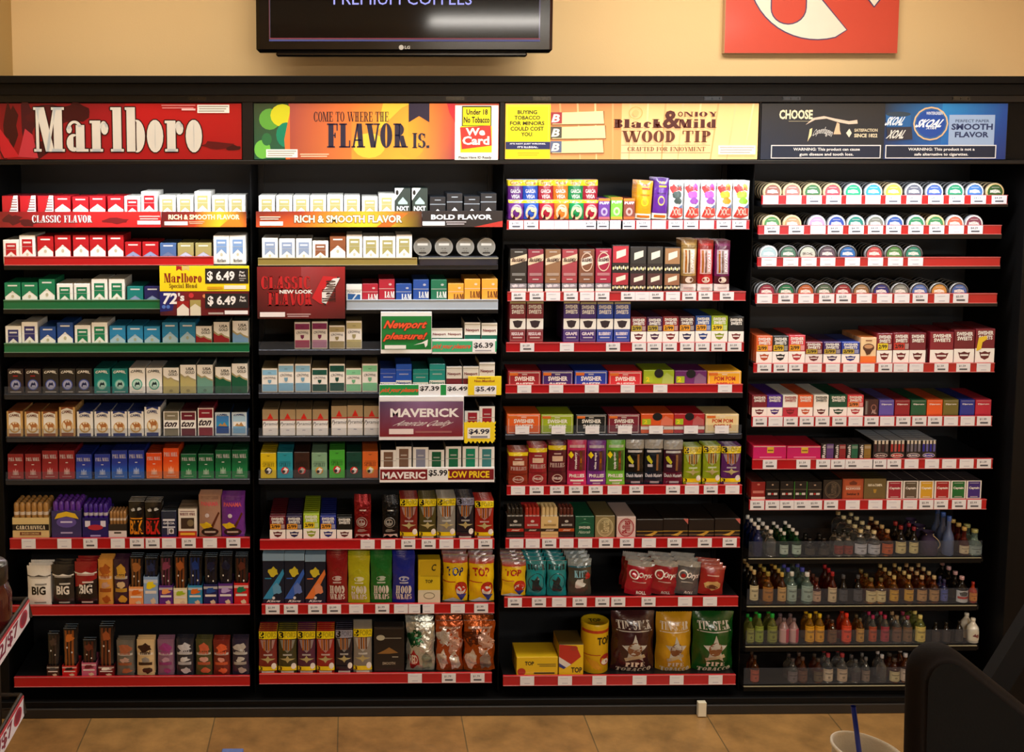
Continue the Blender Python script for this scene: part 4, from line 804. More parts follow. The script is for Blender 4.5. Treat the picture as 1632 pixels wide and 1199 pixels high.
def d_skull(c): return ([RING(.45, .44, .34, .14, .1, mixc(c, 'W', .6)), C(.42, .44, .24, .1, mixc(c, 'W', .55)), C(.34, .46, .06, .03, c), C(.52, .46, .06, .03, c), blob(.45, .22, .3, .05, mixc(c, 'W', .35), 2), Q([(.05, .02), (.3, .1), (.5, .04), (.7, .1), (.95, .02), (.9, .12), (.1, .12)], 'dcd4cc'), R(.3, .74, .7, .78, mixc(c, 'W', .4))], c, c, c, '%s cigarillo pouch with pale face' % nc(c))
def d_zig(c, c2): return ([R(0, .86, 1, 1, '8cb0d0'), Q([(0, .1), (.95, .7), (1, .6), (.4, .1)], c2), blob(.5, .64, .24, .1, 'd0c030', 3), blob(.65, .3, .26, .12, mixc(c2, 'W', .1), 4), T('Kings', .2, .02, .8, .08, 'dcdcdc', .04, sh=.2), C(.5, .12, .07, .03, 'd8d8d8'), T('blueberry', .08, .2, .5, .44, 'c8d8e8', .03, sh=.3) if 0 else R(.1, .5, .4, .52, c2)], '101a30' if c == 'K' else c, '101a30', '9ac0dc', '%s wrap box with lemons' % ('dark blue' if c2 == 'sky' else 'orange and black'))
def d_bw(c, c2): return ([T('BLK', .06, .08, .94, .48, c2, .06), R(.1, .52, .9, .55, c2), blob(.3, .78, .14, .05, 'b8b8b4', 1), blob(.7, .8, .14, .05, 'b8b8b4', 2)], '15110f', '15110f', 'c8ccd0', 'black cigarillo pouch with %s letters' % nc(c2))
def d_gv(): return ([R(.02, .0, .98, .1, 'navy'), R(.1, .62, .9, .7, 'd8d8e0'), R(.08, .36, .92, .42, 'c8ccd8'), R(.4, .1, .46, .62, 'c8ccd8'), R(.5, .14, .82, .34, 'dcdce0'), C(.66, .24, .1, .07, '5a5a50'), T('GARCIA', .12, .5, .88, .58, 'd8d8e0', .04), R(.1, .75, .9, .97, '2a3040')], '262c48', '262c48', '30343c', 'navy cigar box with white squares')
def d_owl(): return ([T('WHITE OWL', .08, .76, .92, .86, '6a1420', f='s', w=.24), R(.14, .3, .86, .68, '3c2c20'), C(.66, .5, .18, .12, '7a6a4c'), R(0, 0, 1, .22, 'b03020'), R(.1, .08, .9, .16, 'e0b030'), R(.1, .9, .9, .92, '6a1420')], 'e8e0d4', 'd8cfc0', '8a7a68', 'white cigar box with dark square')
def d_fan(c): return ([T('PANAMA', .1, .74, .9, .84, 'd05a60', .06), Q([(.5, .2), (.9, .6), (.96, .56), (.6, .16)], '5a2c1c'), blob(.35, .28, .3, .08, 'e0c020', 3), C(.5, .12, .4, .1, '2a201c'), R(.25, .1, .75, .14, 'c8bcb0'), C(.38, .52, .1, .05, 'c8b8b8'), R(.1, .9, .9, .97, mixc(c, 'K', .3))], c, c, c, '%s cigarillo pouch with yellow burst' % nc(c))
def d_topbox(): return ([T('TOP', .2, .54, .42, .76, '2c2410', .04), R(.5, .58, .95, .63, '7a6a20'), R(.55, .48, .95, .53, '7a6a20'), R(.42, .08, .92, .16, '28200c'), C(.12, .2, .1, .2, 'b03020')], 'f0cc20', 'e0b818', 'e8c41c', 'x')

# ------------------------------------------------------------------ product shapes
MESH = {}
def surf_pouch(w, h, t, wr=0., seed=0):
    ph = seed * 1.7
    def B(u, v):
        v = .10 + .90 * min(1, max(0, v)); u = min(1, max(0, u)); return sin(pi * min(.9999, v)) ** .7 * (1 - abs(2*u - 1) ** 3)
    def S(u, v, e):
        x = (u - .5) * w * (1 - .04 * sin(pi * v)); b = B(u, v)
        n = wr * (sin(9*u + 5*v + ph) * cos(11*v - 4*u + ph*2) + .5 * sin(23*u*v + ph + 17*v))
        return (x + wr * .6 * sin(13*v + ph), -(t * b + n) - e, v * h)
    return S
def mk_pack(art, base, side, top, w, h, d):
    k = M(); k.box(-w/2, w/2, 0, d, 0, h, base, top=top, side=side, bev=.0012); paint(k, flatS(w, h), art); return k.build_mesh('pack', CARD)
def mk_pouch(art, base, side, top, w, h, d, wr=.0006, foil=False, seed=0):
    k = M(); S = surf_pouch(w, h, d * .8, wr, seed)
    k.grid(lambda u, v: S(u, v, 0), 8, 14, base)
    k.grid(lambda u, v: (S(u, v, 0)[0], d * .5 * (sin(pi*v) ** .7 if 0 < v < 1 else 0) * (1 - abs(2*u-1) ** 3) + .0006, v * h), 6, 8, side, flip=True)
    n = 14   # pinked sealed edge along the top
    for i in range(n):
        a, b = -w/2 + w*i/n, -w/2 + w*(i+1)/n; k.face([(a, 0, h), (b, 0, h), ((a+b)/2, .0003, h + .0022)], top)
    paint(k, S, art, e0=.0008, de=.0002, nu=8, nv=14)
    return k.build_mesh('pouch', [FOIL if foil else FILM])
def mk_can(art, base, side, top, R_, d):
    k = M(); k.lathe([(R_ - .002, 0), (R_, .0012), (R_, d*.45, side), (R_ - .0008, d*.47, 'K'), (R_ - .0004, d - .001, side), (R_ - .003, d)], 0, 0, side, n=28, z0=R_, axis='y')
    paint(k, lambda u, v, e: ((u - .5) * 2 * R_, -e, v * 2 * R_), art); return k.build_mesh('can', TIN)
PEND = []       # (kind, line, build function) for everything standing on the shelves
NAMES = dict(pack=('cigarette_pack', 'cigarette pack', 'pack'), cpack=('cigar_pack', 'cigar pack', 'pack'), pouch=('cigar_pouch', 'cigar pouch', 'pouch'), carton=('cigar_carton', 'cigar carton', 'carton'),
             can=('snuff_can', 'snuff can', 'can'), tin=('snus_tin', 'tobacco tin', 'tin'), bag=('tobacco_bag', 'tobacco bag', 'bag'), wrap=('wrap_pouch', 'wrap pouch', 'pouch'), box=('cigar_box', 'cigar box', 'box'))
COUNT = {}
def shelfname(bay, row): return '%s shelf, %s' % (ORD[row] if row > 1 else 'top', BAYN[bay])
def add(bay, row, kind, des, xl, xr, ytop, lines=1, d=None, y0=.004, lean=0., tilt=0., pos=None, zoff=0., foil=False, wr=.0006, look=None, label=None):
    s = SH[(bay, row)]; art, base, side, top, lk = des; lk = look or lk
    xm = (xl + xr) / 2; w = round(P(xr, s['ybase'], y0).x - P(xl, s['ybase'], y0).x, 3); zb = s['z'] + zoff + .0008
    h = round((P(xm, ytop, y0).z - zb) / .002) * .002
    if kind == 'pack': w = .0545
    d = d or {'pack': .0225, 'cpack': .022, 'pouch': .012, 'carton': .16, 'bag': .05, 'wrap': .012, 'box': .10}[kind]
    key = (kind, id(art) if 0 else repr(art)[:400] + str(len(art)) + str(base), w, round(h, 3), d, foil, str(top))
    if key not in MESH:
        MESH[key] = mk_pack(art, base, side, top, w, h, d) if kind in ('pack', 'cpack', 'carton', 'box') else mk_pouch(art, base, side, top, w, h, d, wr, foil, len(MESH) % 9)
    x = P(xm, s['ybase'], y0).x
    if not label: COUNT[(bay, row)] = COUNT.get((bay, row), 0) + 1
    n = COUNT[(bay, row)]
    pitch = (d + .0008) if kind in ('pack', 'cpack', 'carton', 'box') else d * (1.7 if kind == 'bag' else 1.45)
    yy = y0 + (d * .85 if kind in ('pouch', 'bag', 'wrap') else 0)
    for ln in range(lines):
        PEND.append(dict(kind=kind, line=ln, mesh=MESH[key], loc=(x, yy + ln * pitch, zb), rot=(-lean, tilt, 0), look=lk, n=n, bay=bay, row=row, dims=(w, h, d), cols=(base, side, top), label=label))
def row(bay, rw, kind, items, **kw):
    for it in items:
        des, xl, xr, yt = it[:4]; k2 = dict(kw); 
        if len(it) > 4: k2.update(it[4])
        add(bay, rw, kind, des, xl, xr, yt, **k2)
def flush_pending():
    kinds = {}
    for q in PEND: kinds.setdefault(q['kind'], []).append(q)
    for kd, lst in kinds.items():
        nm, one, cat = NAMES[kd]; lst.sort(key=lambda q: (q['line'], -(q['row'])))
        for i, q in enumerate(lst):
            if i < 300:
                o = inst(nm, q['mesh'], q['loc'], rot=q['rot'])
                if q.get('label'): lb = q['label'] if q['line'] == 0 else '%s in line behind the %s' % (ORD[q['line'] + 1], q['label'])
                elif q['line'] == 0: lb = '%s, %s from left, %s' % (q['look'], ORD[q['n']], shelfname(q['bay'], q['row']))
                else: lb = '%s, %s in line behind the %s, %s' % (one, ORD[q['line'] + 1], ORD[q['n']], shelfname(q['bay'], q['row']))
                if len(lb.split()) > 16: lb = lb.replace(' with ', ', ').replace('cigarette pack', 'pack')
                tag(o, lb, cat, '%s on the %s' % (plural(one), shelfname(q['bay'], q['row']).replace(', ', ' of the ')))
        rest = lst[300:]
        if rest:
            k = M()
            for q in rest:
                w, h, d = q['dims']; x, y, z = q['loc']; b, s, t = q['cols']
                k.box(x - w/2, x + w/2, y, y + d, z, z + h, b, top=t, side=s, bev=.001)
            o = k.build(nm, CARD); tag(o, 'further %s standing in lines deep behind the front ones on all shelves' % plural(one), cat, None, 'stuff')

# ------------------------------------------------------------------ far-left bay
L6 = dict(lines=7)
K1, T1 = 312, 305
def xs(lst, w=25.6): return [(a, a + w) for a in lst]
def prow(bay, rw, spec, base=None, lines=6, **kw):
    for des, zx, yt in spec:
        a = [0, 400, 795, 1180][bay] + zx / 3.98
        add(bay, rw, 'pack', des, a, a + 25.6, yt, lines=lines, **kw)
g, m_, c_ = d_diag(), d_mbox('gold'), d_chev('red')
prow(0, 1, [(g, 15, 312), (g, 128, 312), (g, 240, 312), (c_, 348, 313), (c_, 462, 314), (c_, 570, 313), (c_, 685, 313), (d_mbox('red'), 790, 313), (d_mbox('red'), 897, 305), (m_, 1012, 312), (m_, 1125, 312), (m_, 1235, 305), (m_, 1345, 312), (m_, 1452, 312)])
prow(0, 2, [(d_mbox('red'), 22, 382), (d_mbox('red'), 125, 375), (c_, 240, 377), (c_, 350, 375), (c_, 465, 375), (c_, 572, 375), (c_, 685, 375), (d_half('red'), 795, 386), (d_half('red'), 905, 386), (d_half('4a6a9c', '6a7ca0'), 1017, 387), (d_half('gold', 'b8c4dc'), 1128, 387), (d_half('gold', 'b8c4dc'), 1240, 387), (d_mbox('7c9cc8'), 1355, 375), (d_mbox('7c9cc8'), 1458, 375)])
gr, mg = d_chev('green'), d_mbox('green')
prow(0, 3, [(gr, 32, 451), (gr, 140, 451), (gr, 250, 445), (mg, 362, 452), (mg, 470, 452), (mg, 582, 445), (mg, 692, 445), (d_half('teal'), 808, 457), (d_half('navy'), 917, 457)])
cb, cl = d_chev('1c4890'), d_chev('2484b4', 'a8c4d4'); nv = d_mbox('2c2c6c')
prow(0, 4, [(nv, 36, 520), (nv, 140, 514), (cb, 255, 521), (cb, 365, 514), (mg, 475, 519), (mg, 583, 514), (cl, 697, 520), (cl, 808, 520), (cl, 915, 520), (cl, 1030, 514), (cl, 1140, 514), (d_usa('9c1c28'), 1243, 519), (d_usa('9c1c28'), 1355, 513), (d_usa('7ca4d4'), 1475, 511)])
ck, ckr = d_camel('X', '3c50a0', '16204c'), d_camel('2a1c20', '3c50a0', '16204c', red=True); cg = d_camel('teal', '40a898', '0c2c30'); cw = d_camel('W', '3aa890', '0c2c30', '5a5a56')
prow(0, 5, [(ckr, 50, 588), (ckr, 160, 588), (ck, 272, 588), (ck, 378, 588), (ck, 483, 588), (cg, 597, 588), (cg, 710, 588), (cw, 820, 587), (cw, 928, 587), (d_usa('b8ac70'), 1035, 586), (d_usa('b8ac70'), 1143, 581), (d_usa('6c9c8c'), 1250, 581), (d_usa('14583c'), 1365, 585), (d_usa('14583c'), 1470, 579)])
ct, cn = d_cam2('8c5030', 'd0a868'), d_cam2('2c3c7c', 'W')
prow(0, 6, [(ct, 45, 656), (ct, 158, 656), (ct, 265, 656), (ct, 378, 649), (cn, 490, 656), (cn, 600, 656), (cn, 706, 656), (cn, 812, 656), (cn, 918, 649), (d_ton('8a8470'), 1037, 656), (d_ton('6c1c30'), 1145, 656), (d_ton('8c1c30'), 1255, 650), (d_cblue('sky'), 1362, 657), (d_cblue('W'), 1468, 657)])
pr, pb, po, pg = d_pall('8c1c24', 'a83038'), d_pall('2438a0', '2470d0'), d_pall('e4501c', 'f08038'), d_pall('0c6038', '18904c')
prow(0, 7, [(pr, 50, 724), (pr, 160, 724), (pr, 268, 718), (pr, 375, 718), (pb, 482, 724), (pb, 600, 724), (pb, 708, 718), (pb, 815, 718), (po, 928, 722), (po, 1035, 714), (pg, 1147, 724), (pg, 1257, 724), (pg, 1365, 717), (pg, 1470, 717)])
# shelf 8
def caddy(bay, rw, x0, x1, ybox, ytop, n, cigc, art, base, look, cigname, lines=2, d=.1, tip=None):
    """open-topped counter box with cigars standing in it"""
    s = SH[(bay, rw)]; a = P(x0, s['ybase'], .004).x; b = P(x1, s['ybase'], .004).x; w = b - a; z = s['z']; hb_ = P((x0+x1)/2, ybox, .004).z - z; ht = P((x0+x1)/2, ytop, .02).z - z
    num = COUNT[(bay, rw)] = COUNT.get((bay, rw), 0) + 1
    z += .0008; r = empty('cigar_tray', ((a+b)/2, .004, z)); tag(r, '%s, %s from left, %s' % (look, ORD[num], shelfname(bay, rw)), 'cigar tray')
    k = M(); t = .0012
    k.box(-w/2, w/2, 0, t, 0, hb_, base); paint(k, flatS(w, hb_), art); k.build('front_card', CARD, r)
    k = M(); k.box(-w/2, w/2, d - t, d, 0, hb_ * 1.25, base); k.box(-w/2, -w/2 + t, t, d - t, 0, hb_, base); k.box(w/2 - t, w/2, t, d - t, 0, hb_, base); k.box(-w/2, w/2, t, d - t, 0, t, base); k.build('tray_sides', CARD, r)
    rad = (w - .004) / n / 2
    k = M(); L_ = ht - .004
    k.lathe([(rad*.9, 0), (rad*.97, .003), (rad*.97, L_*.62), (rad*.98, L_*.64, mixc(cigc, 'W', .5)), (rad*.98, L_*.72, mixc(cigc, 'W', .5)), (rad*.97, L_*.73), (rad*.97, L_ - rad*.9), (rad*.7, L_ - rad*.25), (rad*.2, L_)], 0, 0, cigc, n=12)
    me = k.build_mesh('cigar', FILM)
    for ln in range(lines):
        for i in range(n):
            o = inst('cigar', me, ((a+b)/2 - w/2 + .002 + rad*(2*i+1), .004 + .004 + rad + ln * (rad*2 + .004), z + t + .0005))
            tag(o, '%s, %s from left in %s line, %s' % (cigname, ORD[i+1], ('front', 'second', 'third', 'rear')[ln], look.split(' with ')[0].replace('counter ', '')), 'cigar', '%ss standing in their tray' % cigname)
caddy(0, 8, 20.5, 78.5, 826, 799, 6, 'a87c44', [R(0, .38, 1, .68, '17120f'), R(0, .68, 1, 1, 'd8c084'), T('GARCIA-VEGA', .1, .42, .9, .62, 'ece0c0', f='s', w=.2), R(.2, .14, .78, .3, '6a2c18'), T('ENGLISH CORONAS', .25, .17, .73, .27, 'd8c084', .02)], 'd8c084', 'tan and black cigar tray', 'tan cigar tube', 4)
caddy(0, 8, 83, 130, 815, 797, 5, '5a2c98', [G(0, 0, 1, .8, '3c3468', '3c3468', '2c2858', '2c2858'), Q([(.1, .7), (.2, .9), (.5, .98), (.8, .9), (.92, .7), (.5, .8)], 'e0b828'), C(.5, .58, .34, .2, '5c4c98'), R(.3, .56, .7, .62, 'd0c8e8'), R(.3, .16, .7, .22, 'a8a0c8')], '3a3468', 'purple cigar tray with gold crest', 'purple cigar tube', 4)
caddy(0, 8, 132, 173, 826, 801, 5, '3c1c8c', [R(.1, .55, .9, .85, 'd8d4e4'), R(.3, .55, .7, .85, '2a1c78'), C(.5, .52, .3, .14, 'b02838'), R(.3, .06, .7, .14, 'a8a0d8')], '1f1860', 'navy cigar tray with red oval', 'violet cigar tube', 4)
caddy(0, 8, 173.5, 202, 836, 813, 5, '9c7040', [R(0, 0, 1, .52, 'd8d4d0'), R(.3, .3, .7, .42, '3c3428'), R(0, .52, 1, 1, '2c261f')], '2c261f', 'small brown cigar tray with white lower band', 'small tan cigar', 4)
row(0, 8, 'pouch', [(d_bw('K', 'e8941c'), 205, 230, 801), (d_bw('K', 'd0241c'), 231, 257, 802)], lines=4)
row(0, 8, 'box', [(d_gv(), 257.5, 281.5, 815), (d_owl(), 284.5, 314, 811)], lines=2, d=.05)
row(0, 8, 'pouch', [(d_fan('a8806c'), 317, 352, 790), (d_fan('6a2c8c'), 353, 389, 791)], lines=4)
# shelf 9
row(0, 9, 'bag', [(d_big('W', 'K'), 43, 81, 904), (d_big('X', 'W'), 83, 118, 902), (d_big('9c2024', 'W', 1), 119, 155, 898, dict(tilt=0))], lines=3, d=.016, wr=.0004)
row(0, 9, 'pouch', [(d_fl('e0a048', 'b05c20', 1), 156.5, 180, 893), (d_fl('3c2038', 'd0a038', 4), 181.5, 205, 893)], lines=4)
def tray(bay, rw, x0, x1, ybox, ytop, c, c2, pc, np=3, w='', seed=0):
    """small counter tray with tall pouches standing inside"""
    s = SH[(bay, rw)]; a = P(x0, s['ybase'], .004).x; b = P(x1, s['ybase'], .004).x; wd = b - a; z = s['z']; hb_ = P((x0+x1)/2, ybox, .004).z - z; ht = P((x0+x1)/2, ytop, .03).z - z
    num = COUNT[(bay, rw)] = COUNT.get((bay, rw), 0) + 1; d = .075; t = .001
    z += .0008; r = empty('cigarillo_tray', ((a+b)/2, .004, z)); tag(r, 'small %s cigarillo tray, %s from left, %s' % (nc(c) if c in NAMEC else 'printed', ORD[num], shelfname(bay, rw)), 'cigarillo tray', 'cigarillo trays on the %s of the %s' % (ORD[rw] + ' shelf', BAYN[bay]))
    k = M(); k.box(-wd/2, wd/2, 0, t, 0, hb_, c); paint(k, flatS(wd, hb_), d_trayf(c, c2)[0]); k.build('front_card', CARD, r)
    k = M(); k.box(-wd/2, wd/2, d - t, d, 0, hb_*1.1, c); k.box(-wd/2, -wd/2 + t, t, d - t, 0, hb_, c); k.box(wd/2 - t, wd/2, t, d - t, 0, hb_, c); k.build('tray_sides', CARD, r)
    art, base, side, top, _ = d_darkp(pc, seed); me = mk_pouch(art, base, side, '8ca4bc', wd * .88, ht - .002, .008, .0006, False, seed)
    for i in range(np):
        o = inst('cigarillo_pouch', me, ((a+b)/2, .004 + .012 + i * .018, z + .001), rot=(-.03, 0, 0))
        tag(o, 'dark clear cigarillo pouch, %s in the %s tray, %s' % (('front', 'second', 'third', 'rear')[i], ORD[num], shelfname(bay, rw)), 'pouch', 'cigarillo pouches in trays on the %s of the %s' % (ORD[rw] + ' shelf', BAYN[bay]))
for i, (a, b, yb, yt, c, c2, pc) in enumerate([(206, 228.5, 936, 886, 'peach', 'orange', 'b07038'), (229.5, 252, 920, 888, 'lblue', 'yellow', '1c2c5c'), (254, 275.5, 934, 885, 'purple', 'peach', '8c4060'), (277, 298.5, 938, 884, 'cream', 'lime', 'b0602c'),
        (300, 322.5, 934, 884, 'sky', 'orange', '1c3c8c'), (325, 347, 932, 886, 'navy', 'blue', '1c2040'), (348.5, 371, 931, 884, 'purple', 'lav', '181c38'), (373.5, 396, 930, 885, 'bred', 'green', '5c2c20')]):
    tray(0, 9, a, b, yb, yt, c, c2, pc, 3, seed=i)
# shelf 10
tray(0, 10, 75, 94, 1062, 1008, 'choc', 'dgrey', '4a3830', 2, seed=1); tray(0, 10, 99.5, 122.5, 1062, 1000, 'bred', 'K', 'd0742c', 3, seed=2); tray(0, 10, 130.5, 153.5, 1057, 1018, 'rose', 'maroon', '6c3020', 2, seed=3)
tray(0, 10, 157, 182, 1062, 996, 'dred', 'W', 'a85830', 3, seed=4)
row(0, 10, 'pouch', [(d_fl(c, c2, i*3), a, b, yt) for i, (c, c2, a, b, yt) in enumerate([('6c6860', 'a86040', 186, 213, 1022), ('ltan', 'choc', 218, 246, 1021), ('8c6480', '9c3c80', 251, 277, 1021)])], lines=3)
row(0, 10, 'pouch', [(d_fl(c, c2, i*3 + 1), a, b, yt) for i, (c, c2, a, b, yt) in enumerate([('2a2c38', 'c8c8d0', 281, 308, 1020), ('4c4c2c', 'c86040', 312, 338, 1021), ('782820', 'e06038', 340, 366, 1021), ('30283c', 'b8b0a8', 370, 396, 1020)])], lines=3)

# ------------------------------------------------------------------ centre-left bay
prow(1, 1, [(m_, 50, 312), (m_, 160, 312), (m_, 268, 312), (m_, 375, 312), (m_, 483, 311), (m_, 590, 312), (m_, 703, 314), (m_, 810, 309), (d_nxt(), 912, 300), (d_nxt(), 1020, 300), (d_blk(), 1133, 314), (d_blk(), 1240, 308), (d_blk(), 1350, 313), (d_blk(), 1455, 308)])
mb, mbr = d_mbox('8c9cb8'), d_mbox('8c5438')
prow(1, 2, [(mb, 70, 380), (mb, 178, 380), (mb, 285, 380), (mbr, 390, 384), (d_chev('8c5030'), 500, 377), (m_, 605, 374), (m_, 710, 377), (m_, 815, 377), (m_, 920, 374)])
lr, lb_, lg = d_lm('b41c34'), d_lm('1c4ca0'), d_lm('f0a838', '6c3010')
prow(1, 3, [(d_parl(), 603, 452), (lr, 705, 452), (lr, 810, 445), (lb_, 918, 452), (lb_, 1027, 446), (d_lm('107050'), 1140, 446), (lg, 1248, 452), (lg, 1352, 445), (lg, 1462, 445)])
nw, ne = d_newp('0c6c58'), d_eve('8cc0e0')
prow(1, 4, [(d_eve('8c2860', 'b04c70'), 275, 513), (d_eve('8c2860', 'c08cb0'), 385, 512), (d_eve('b0a070'), 495, 519), (d_eve('c0b480'), 603, 511)], lines=4)
prow(1, 4, [(nw, 1143, 523), (nw, 1240, 523), (nw, 1353, 514), (nw, 1460, 514)])
prow(1, 5, [(ne, 68, 587), (ne, 172, 580), (ne, 278, 580), (d_eve('0c5044'), 385, 587), (d_eve('0c5044'), 495, 580), (d_eve('84d0a0'), 600, 587), (d_eve('84d0a0'), 703, 580), (d_newc('1c48b0'), 818, 588), (d_newc('1c58c8'), 918, 580), (d_newc('0f8c84'), 1025, 588), (d_newc('1c9c94'), 1130, 580), (d_newp('7c1c28'), 1237, 584), (d_newp('7c1c28'), 1343, 584), (d_newp('8c2028'), 1445, 577)])
py_ = d_pyr()
prow(1, 6, [(py_, 72, 653), (py_, 182, 653), (py_, 285, 653), (py_, 390, 653), (py_, 508, 647), (py_, 610, 646), (py_, 715, 647), (d_mav('a01c2c'), 1353, 655), (d_mav('a01c2c'), 1445, 647)])
prow(1, 7, [(d_spi('e8cc1c', '3c3020'), 60, 722), (d_spi('28a0b8'), 165, 721), (d_spi('choc'), 272, 721), (d_spi('8cb898', 'e0a038'), 383, 722), (d_spi('4cb83c'), 495, 717), (d_spi('10483c'), 603, 721), (d_spi('e8702c', 'e0b838'), 705, 720), (d_mav('7c5c48'), 820, 717), (d_mav('7c5c48'), 918, 712), (d_mav('8c90a8'), 1025, 712), (d_mav('0c5c38'), 1125, 717), (d_mav('0c6c44'), 1232, 711), (d_mav('0c8c68'), 1340, 711), (d_mav('3c8488'), 1443, 712)])
# signs clipped to shelf fronts
def fsign(nm, x0, y0, x1, y1, Y, arts, label, base='W', m=CARD, thick=.003, cat='sign'):
    o = sign(nm, x0, y0, x1, y1, Y, arts, m, base, thick); tag(o, label, cat); return o
fsign('shelf_sign', -3, 337.5, 256.5, 362.5, -.012, [G(-3, 362.5, 120, 337.5, '7c1418', 'b01c20', 'a01c20', '701014'), G(120, 362.5, 256.5, 337.5, 'b81c20', 'b81c20', 'c02420', 'b01c20'), blob(20, 350, 16, 9, '4c0c12', 1), blob(45, 355, 14, 7, '4c0c12', 2), blob(186, 352, 22, 5, '701418', 3)] +
      [T('CLASSIC FLAVOR', 51.5, 355.5, 147.5, 343.5, '1a0a0a', f='s', w=.2), T('CLASSIC FLAVOR', 51, 355, 147, 343, 'e0d8d4', f='s', w=.2), R(219, 358, 255.5, 352, 'f0e8e4')] + fine(222, 344, 255, 350, 'e0a8a0', 2), 'long red shelf sign reading classic flavor', '9c181c')
fsign('shelf_sign', 257, 337.5, 392.5, 362, -.012, [G(257, 362, 310, 337.5, '5a1014', 'b83c1c', '7c2018', '5a1014'), G(310, 362, 350, 337.5, 'b83c1c', 'f0c024', 'e8a828', '7c2018'), G(350, 362, 392.5, 337.5, 'f0c024', 'd8601c', '5a1014', 'e8a828'), Q([(350, 362), (370, 345), (388, 362)], 'e07820')] +
      [T('RICH & SMOOTH FLAVOR', 268.5, 350, 382, 342, 'f0dcb0', .05), R(262, 359, 299, 353, 'f0e8d8')] + fine(301, 353, 326, 357, 'd8a080', 2), 'short maroon and yellow shelf sign, right end of far-left top shelf', '6a1418')
fsign('shelf_sign', 408, 337, 672.5, 362, -.012, [G(408, 362, 480, 337, 'c04820', 'd8601c', '8c2818', '5c1814'), G(480, 362, 580, 337, 'd8601c', 'f4c828', 'e89c28', '8c2818'), G(580, 362, 672.5, 337, 'f4c828', '2a0c10', '3c1014', 'e89c28'), Q([(600, 362), (630, 340), (650, 340), (622, 362)], 'd0601c')] +
      outl('RICH & SMOOTH FLAVOR', 469, 355, 641, 343, 'f4e4b8', '4c1c10', .7, b=.05) + [R(414, 359.5, 451, 353, 'f0e8d8')] + fine(414, 345, 447, 350, 'e8b8a0', 2), 'wide red and yellow shelf sign reading rich and smooth flavor', '6a1418')
fsign('shelf_sign', 673, 336, 801, 362, -.012, [T('BOLD FLAVOR', 687, 350, 784, 342, 'e8e4e0', .08), R(673.5, 359.5, 709, 353, 'ece8e0'), Q([(755, 362), (801, 352), (801, 362)], 'b02820')] + fine(711, 353, 743, 358, 'a8a0a0', 2), 'black shelf sign reading bold flavor', '1c1618')
for bay, a, b_, y in ((0, 3, 393, 362),):
    pass
fsign('price_sign', 254.5, 424, 397, 464.5, -.018, [R(254.5, 464, 397, 424.5, 'f4d81c'), Q([(281, 424), (290, 424), (290, 432), (285.5, 429), (281, 432)], 'a82020'), Q([(291, 424), (302, 424), (302, 432), (296, 429), (291, 432)], 'd8c070'), T('Marlboro', 261.5, 450.5, 321.5, 435.5, '8c1c18', f='s', w=.22), T('Special Blend', 269.5, 461, 314, 452, '6c4410', f='s', w=.2),
      R(327, 452, 396, 428, '1c1a1c'), T('$ 6.49', 330, 449, 374, 432, 'f0ece8', .04), R(357, 461, 392, 455, 'f0ecd8'), R(330, 461, 355, 457, 'd89c18')] + [T('Per', 382, 436, 390, 432, 'd8d4d0', .04), T('Pack', 381, 441, 392, 437, 'd8d4d0', .04)] + fine(381, 443, 392, 448, '9c9894', 2), 'yellow price sign reading special blend $6.49', 'f4d81c')
fsign('price_sign', 255, 465, 397, 503, -.018, [G(255, 503, 300, 465, '3c1018', '6c141c', '7c1418', '1c1858'), G(300, 503, 397, 465, '6c141c', '4c1018', '5c1018', '7c1418'), Q([(255, 465), (281, 465), (275, 495), (255, 497)], '1c1c68'), T('72', 260, 485, 283, 467, 'f0ece8', .1, sh=.1), T("'s", 284, 480, 294, 467, 'f0ece8', .08),
      C(261, 489, 3, 3, '4c70c0'), C(268, 489, 3, 3, '4c70c0'), R(282, 503, 301, 480, 'e8e0d4'), Q([(282, 492), (282, 480), (301, 480), (301, 492), (291.5, 484)], '9c1c20'), R(303, 503, 320, 478, 'ddd4bc'), Q([(303, 490), (303, 478), (320, 478), (320, 490), (311, 484)], 'a89858'),
      C(305, 471, 4, 4, 'c83038'), C(326, 472, 3, 3, 'e08858'), R(327, 491, 396, 468, '1f1c1f'), T('$ 6.49', 331, 488, 376, 471.5, 'f0ece8', .04), T('Per', 383, 476, 391, 472, 'd8d4d0', .04), T('Pack', 382, 481, 393, 477, 'd8d4d0', .04), R(358, 501, 395, 495, 'f0ecec'), R(332, 501, 356, 498, 'b8a8a0')], 'dark red price sign reading 72s $6.49 with two small packs', '4c1018')
fsign('shelf_sign', 410, 425.5, 550, 508, -.022, [G(410, 508, 480, 425.5, '3c0c10', '6c1418', '8c2024', '7c1c20'), G(480, 508, 550, 425.5, '6c1418', '4c1014', 'a01c20', '9c4044')] +
      [T('CLASSIC', 415, 462, 494, 441, '2c080c', f='s', w=.26), T('FLAVOR', 426, 488, 498, 466, '2c080c', f='s', w=.26), T('CLASSIC', 416, 461, 494, 440, 'c01c24', f='s', w=.24), T('FLAVOR', 427, 487, 498, 465, 'c01c24', f='s', w=.24), T('NEW LOOK', 445.5, 468, 498, 462, 'f4f0ec', .1),
       Q([(497, 475), (515, 440), (543, 442), (521, 486), (510, 484)], 'c82028'), Q([(512, 482), (519, 487), (543, 443), (538, 441)], '2a1c1c'), Q([(513, 466), (524, 451), (531, 444), (542, 443), (520, 484), (513, 482)], 'e8e4e0'), R(414, 505, 454, 497.5, 'f0e8e8')] +
      [('t', 'Marlboro', 513.5, 481, 535, 447, '3a1c1c', .02, 0, 0, 's', .22, 90)] + fine(457, 500, 495, 505, 'c0a0a0', 2), 'big red shelf sign reading classic flavor new look with a slanted pack', '6c1418', thick=.004)
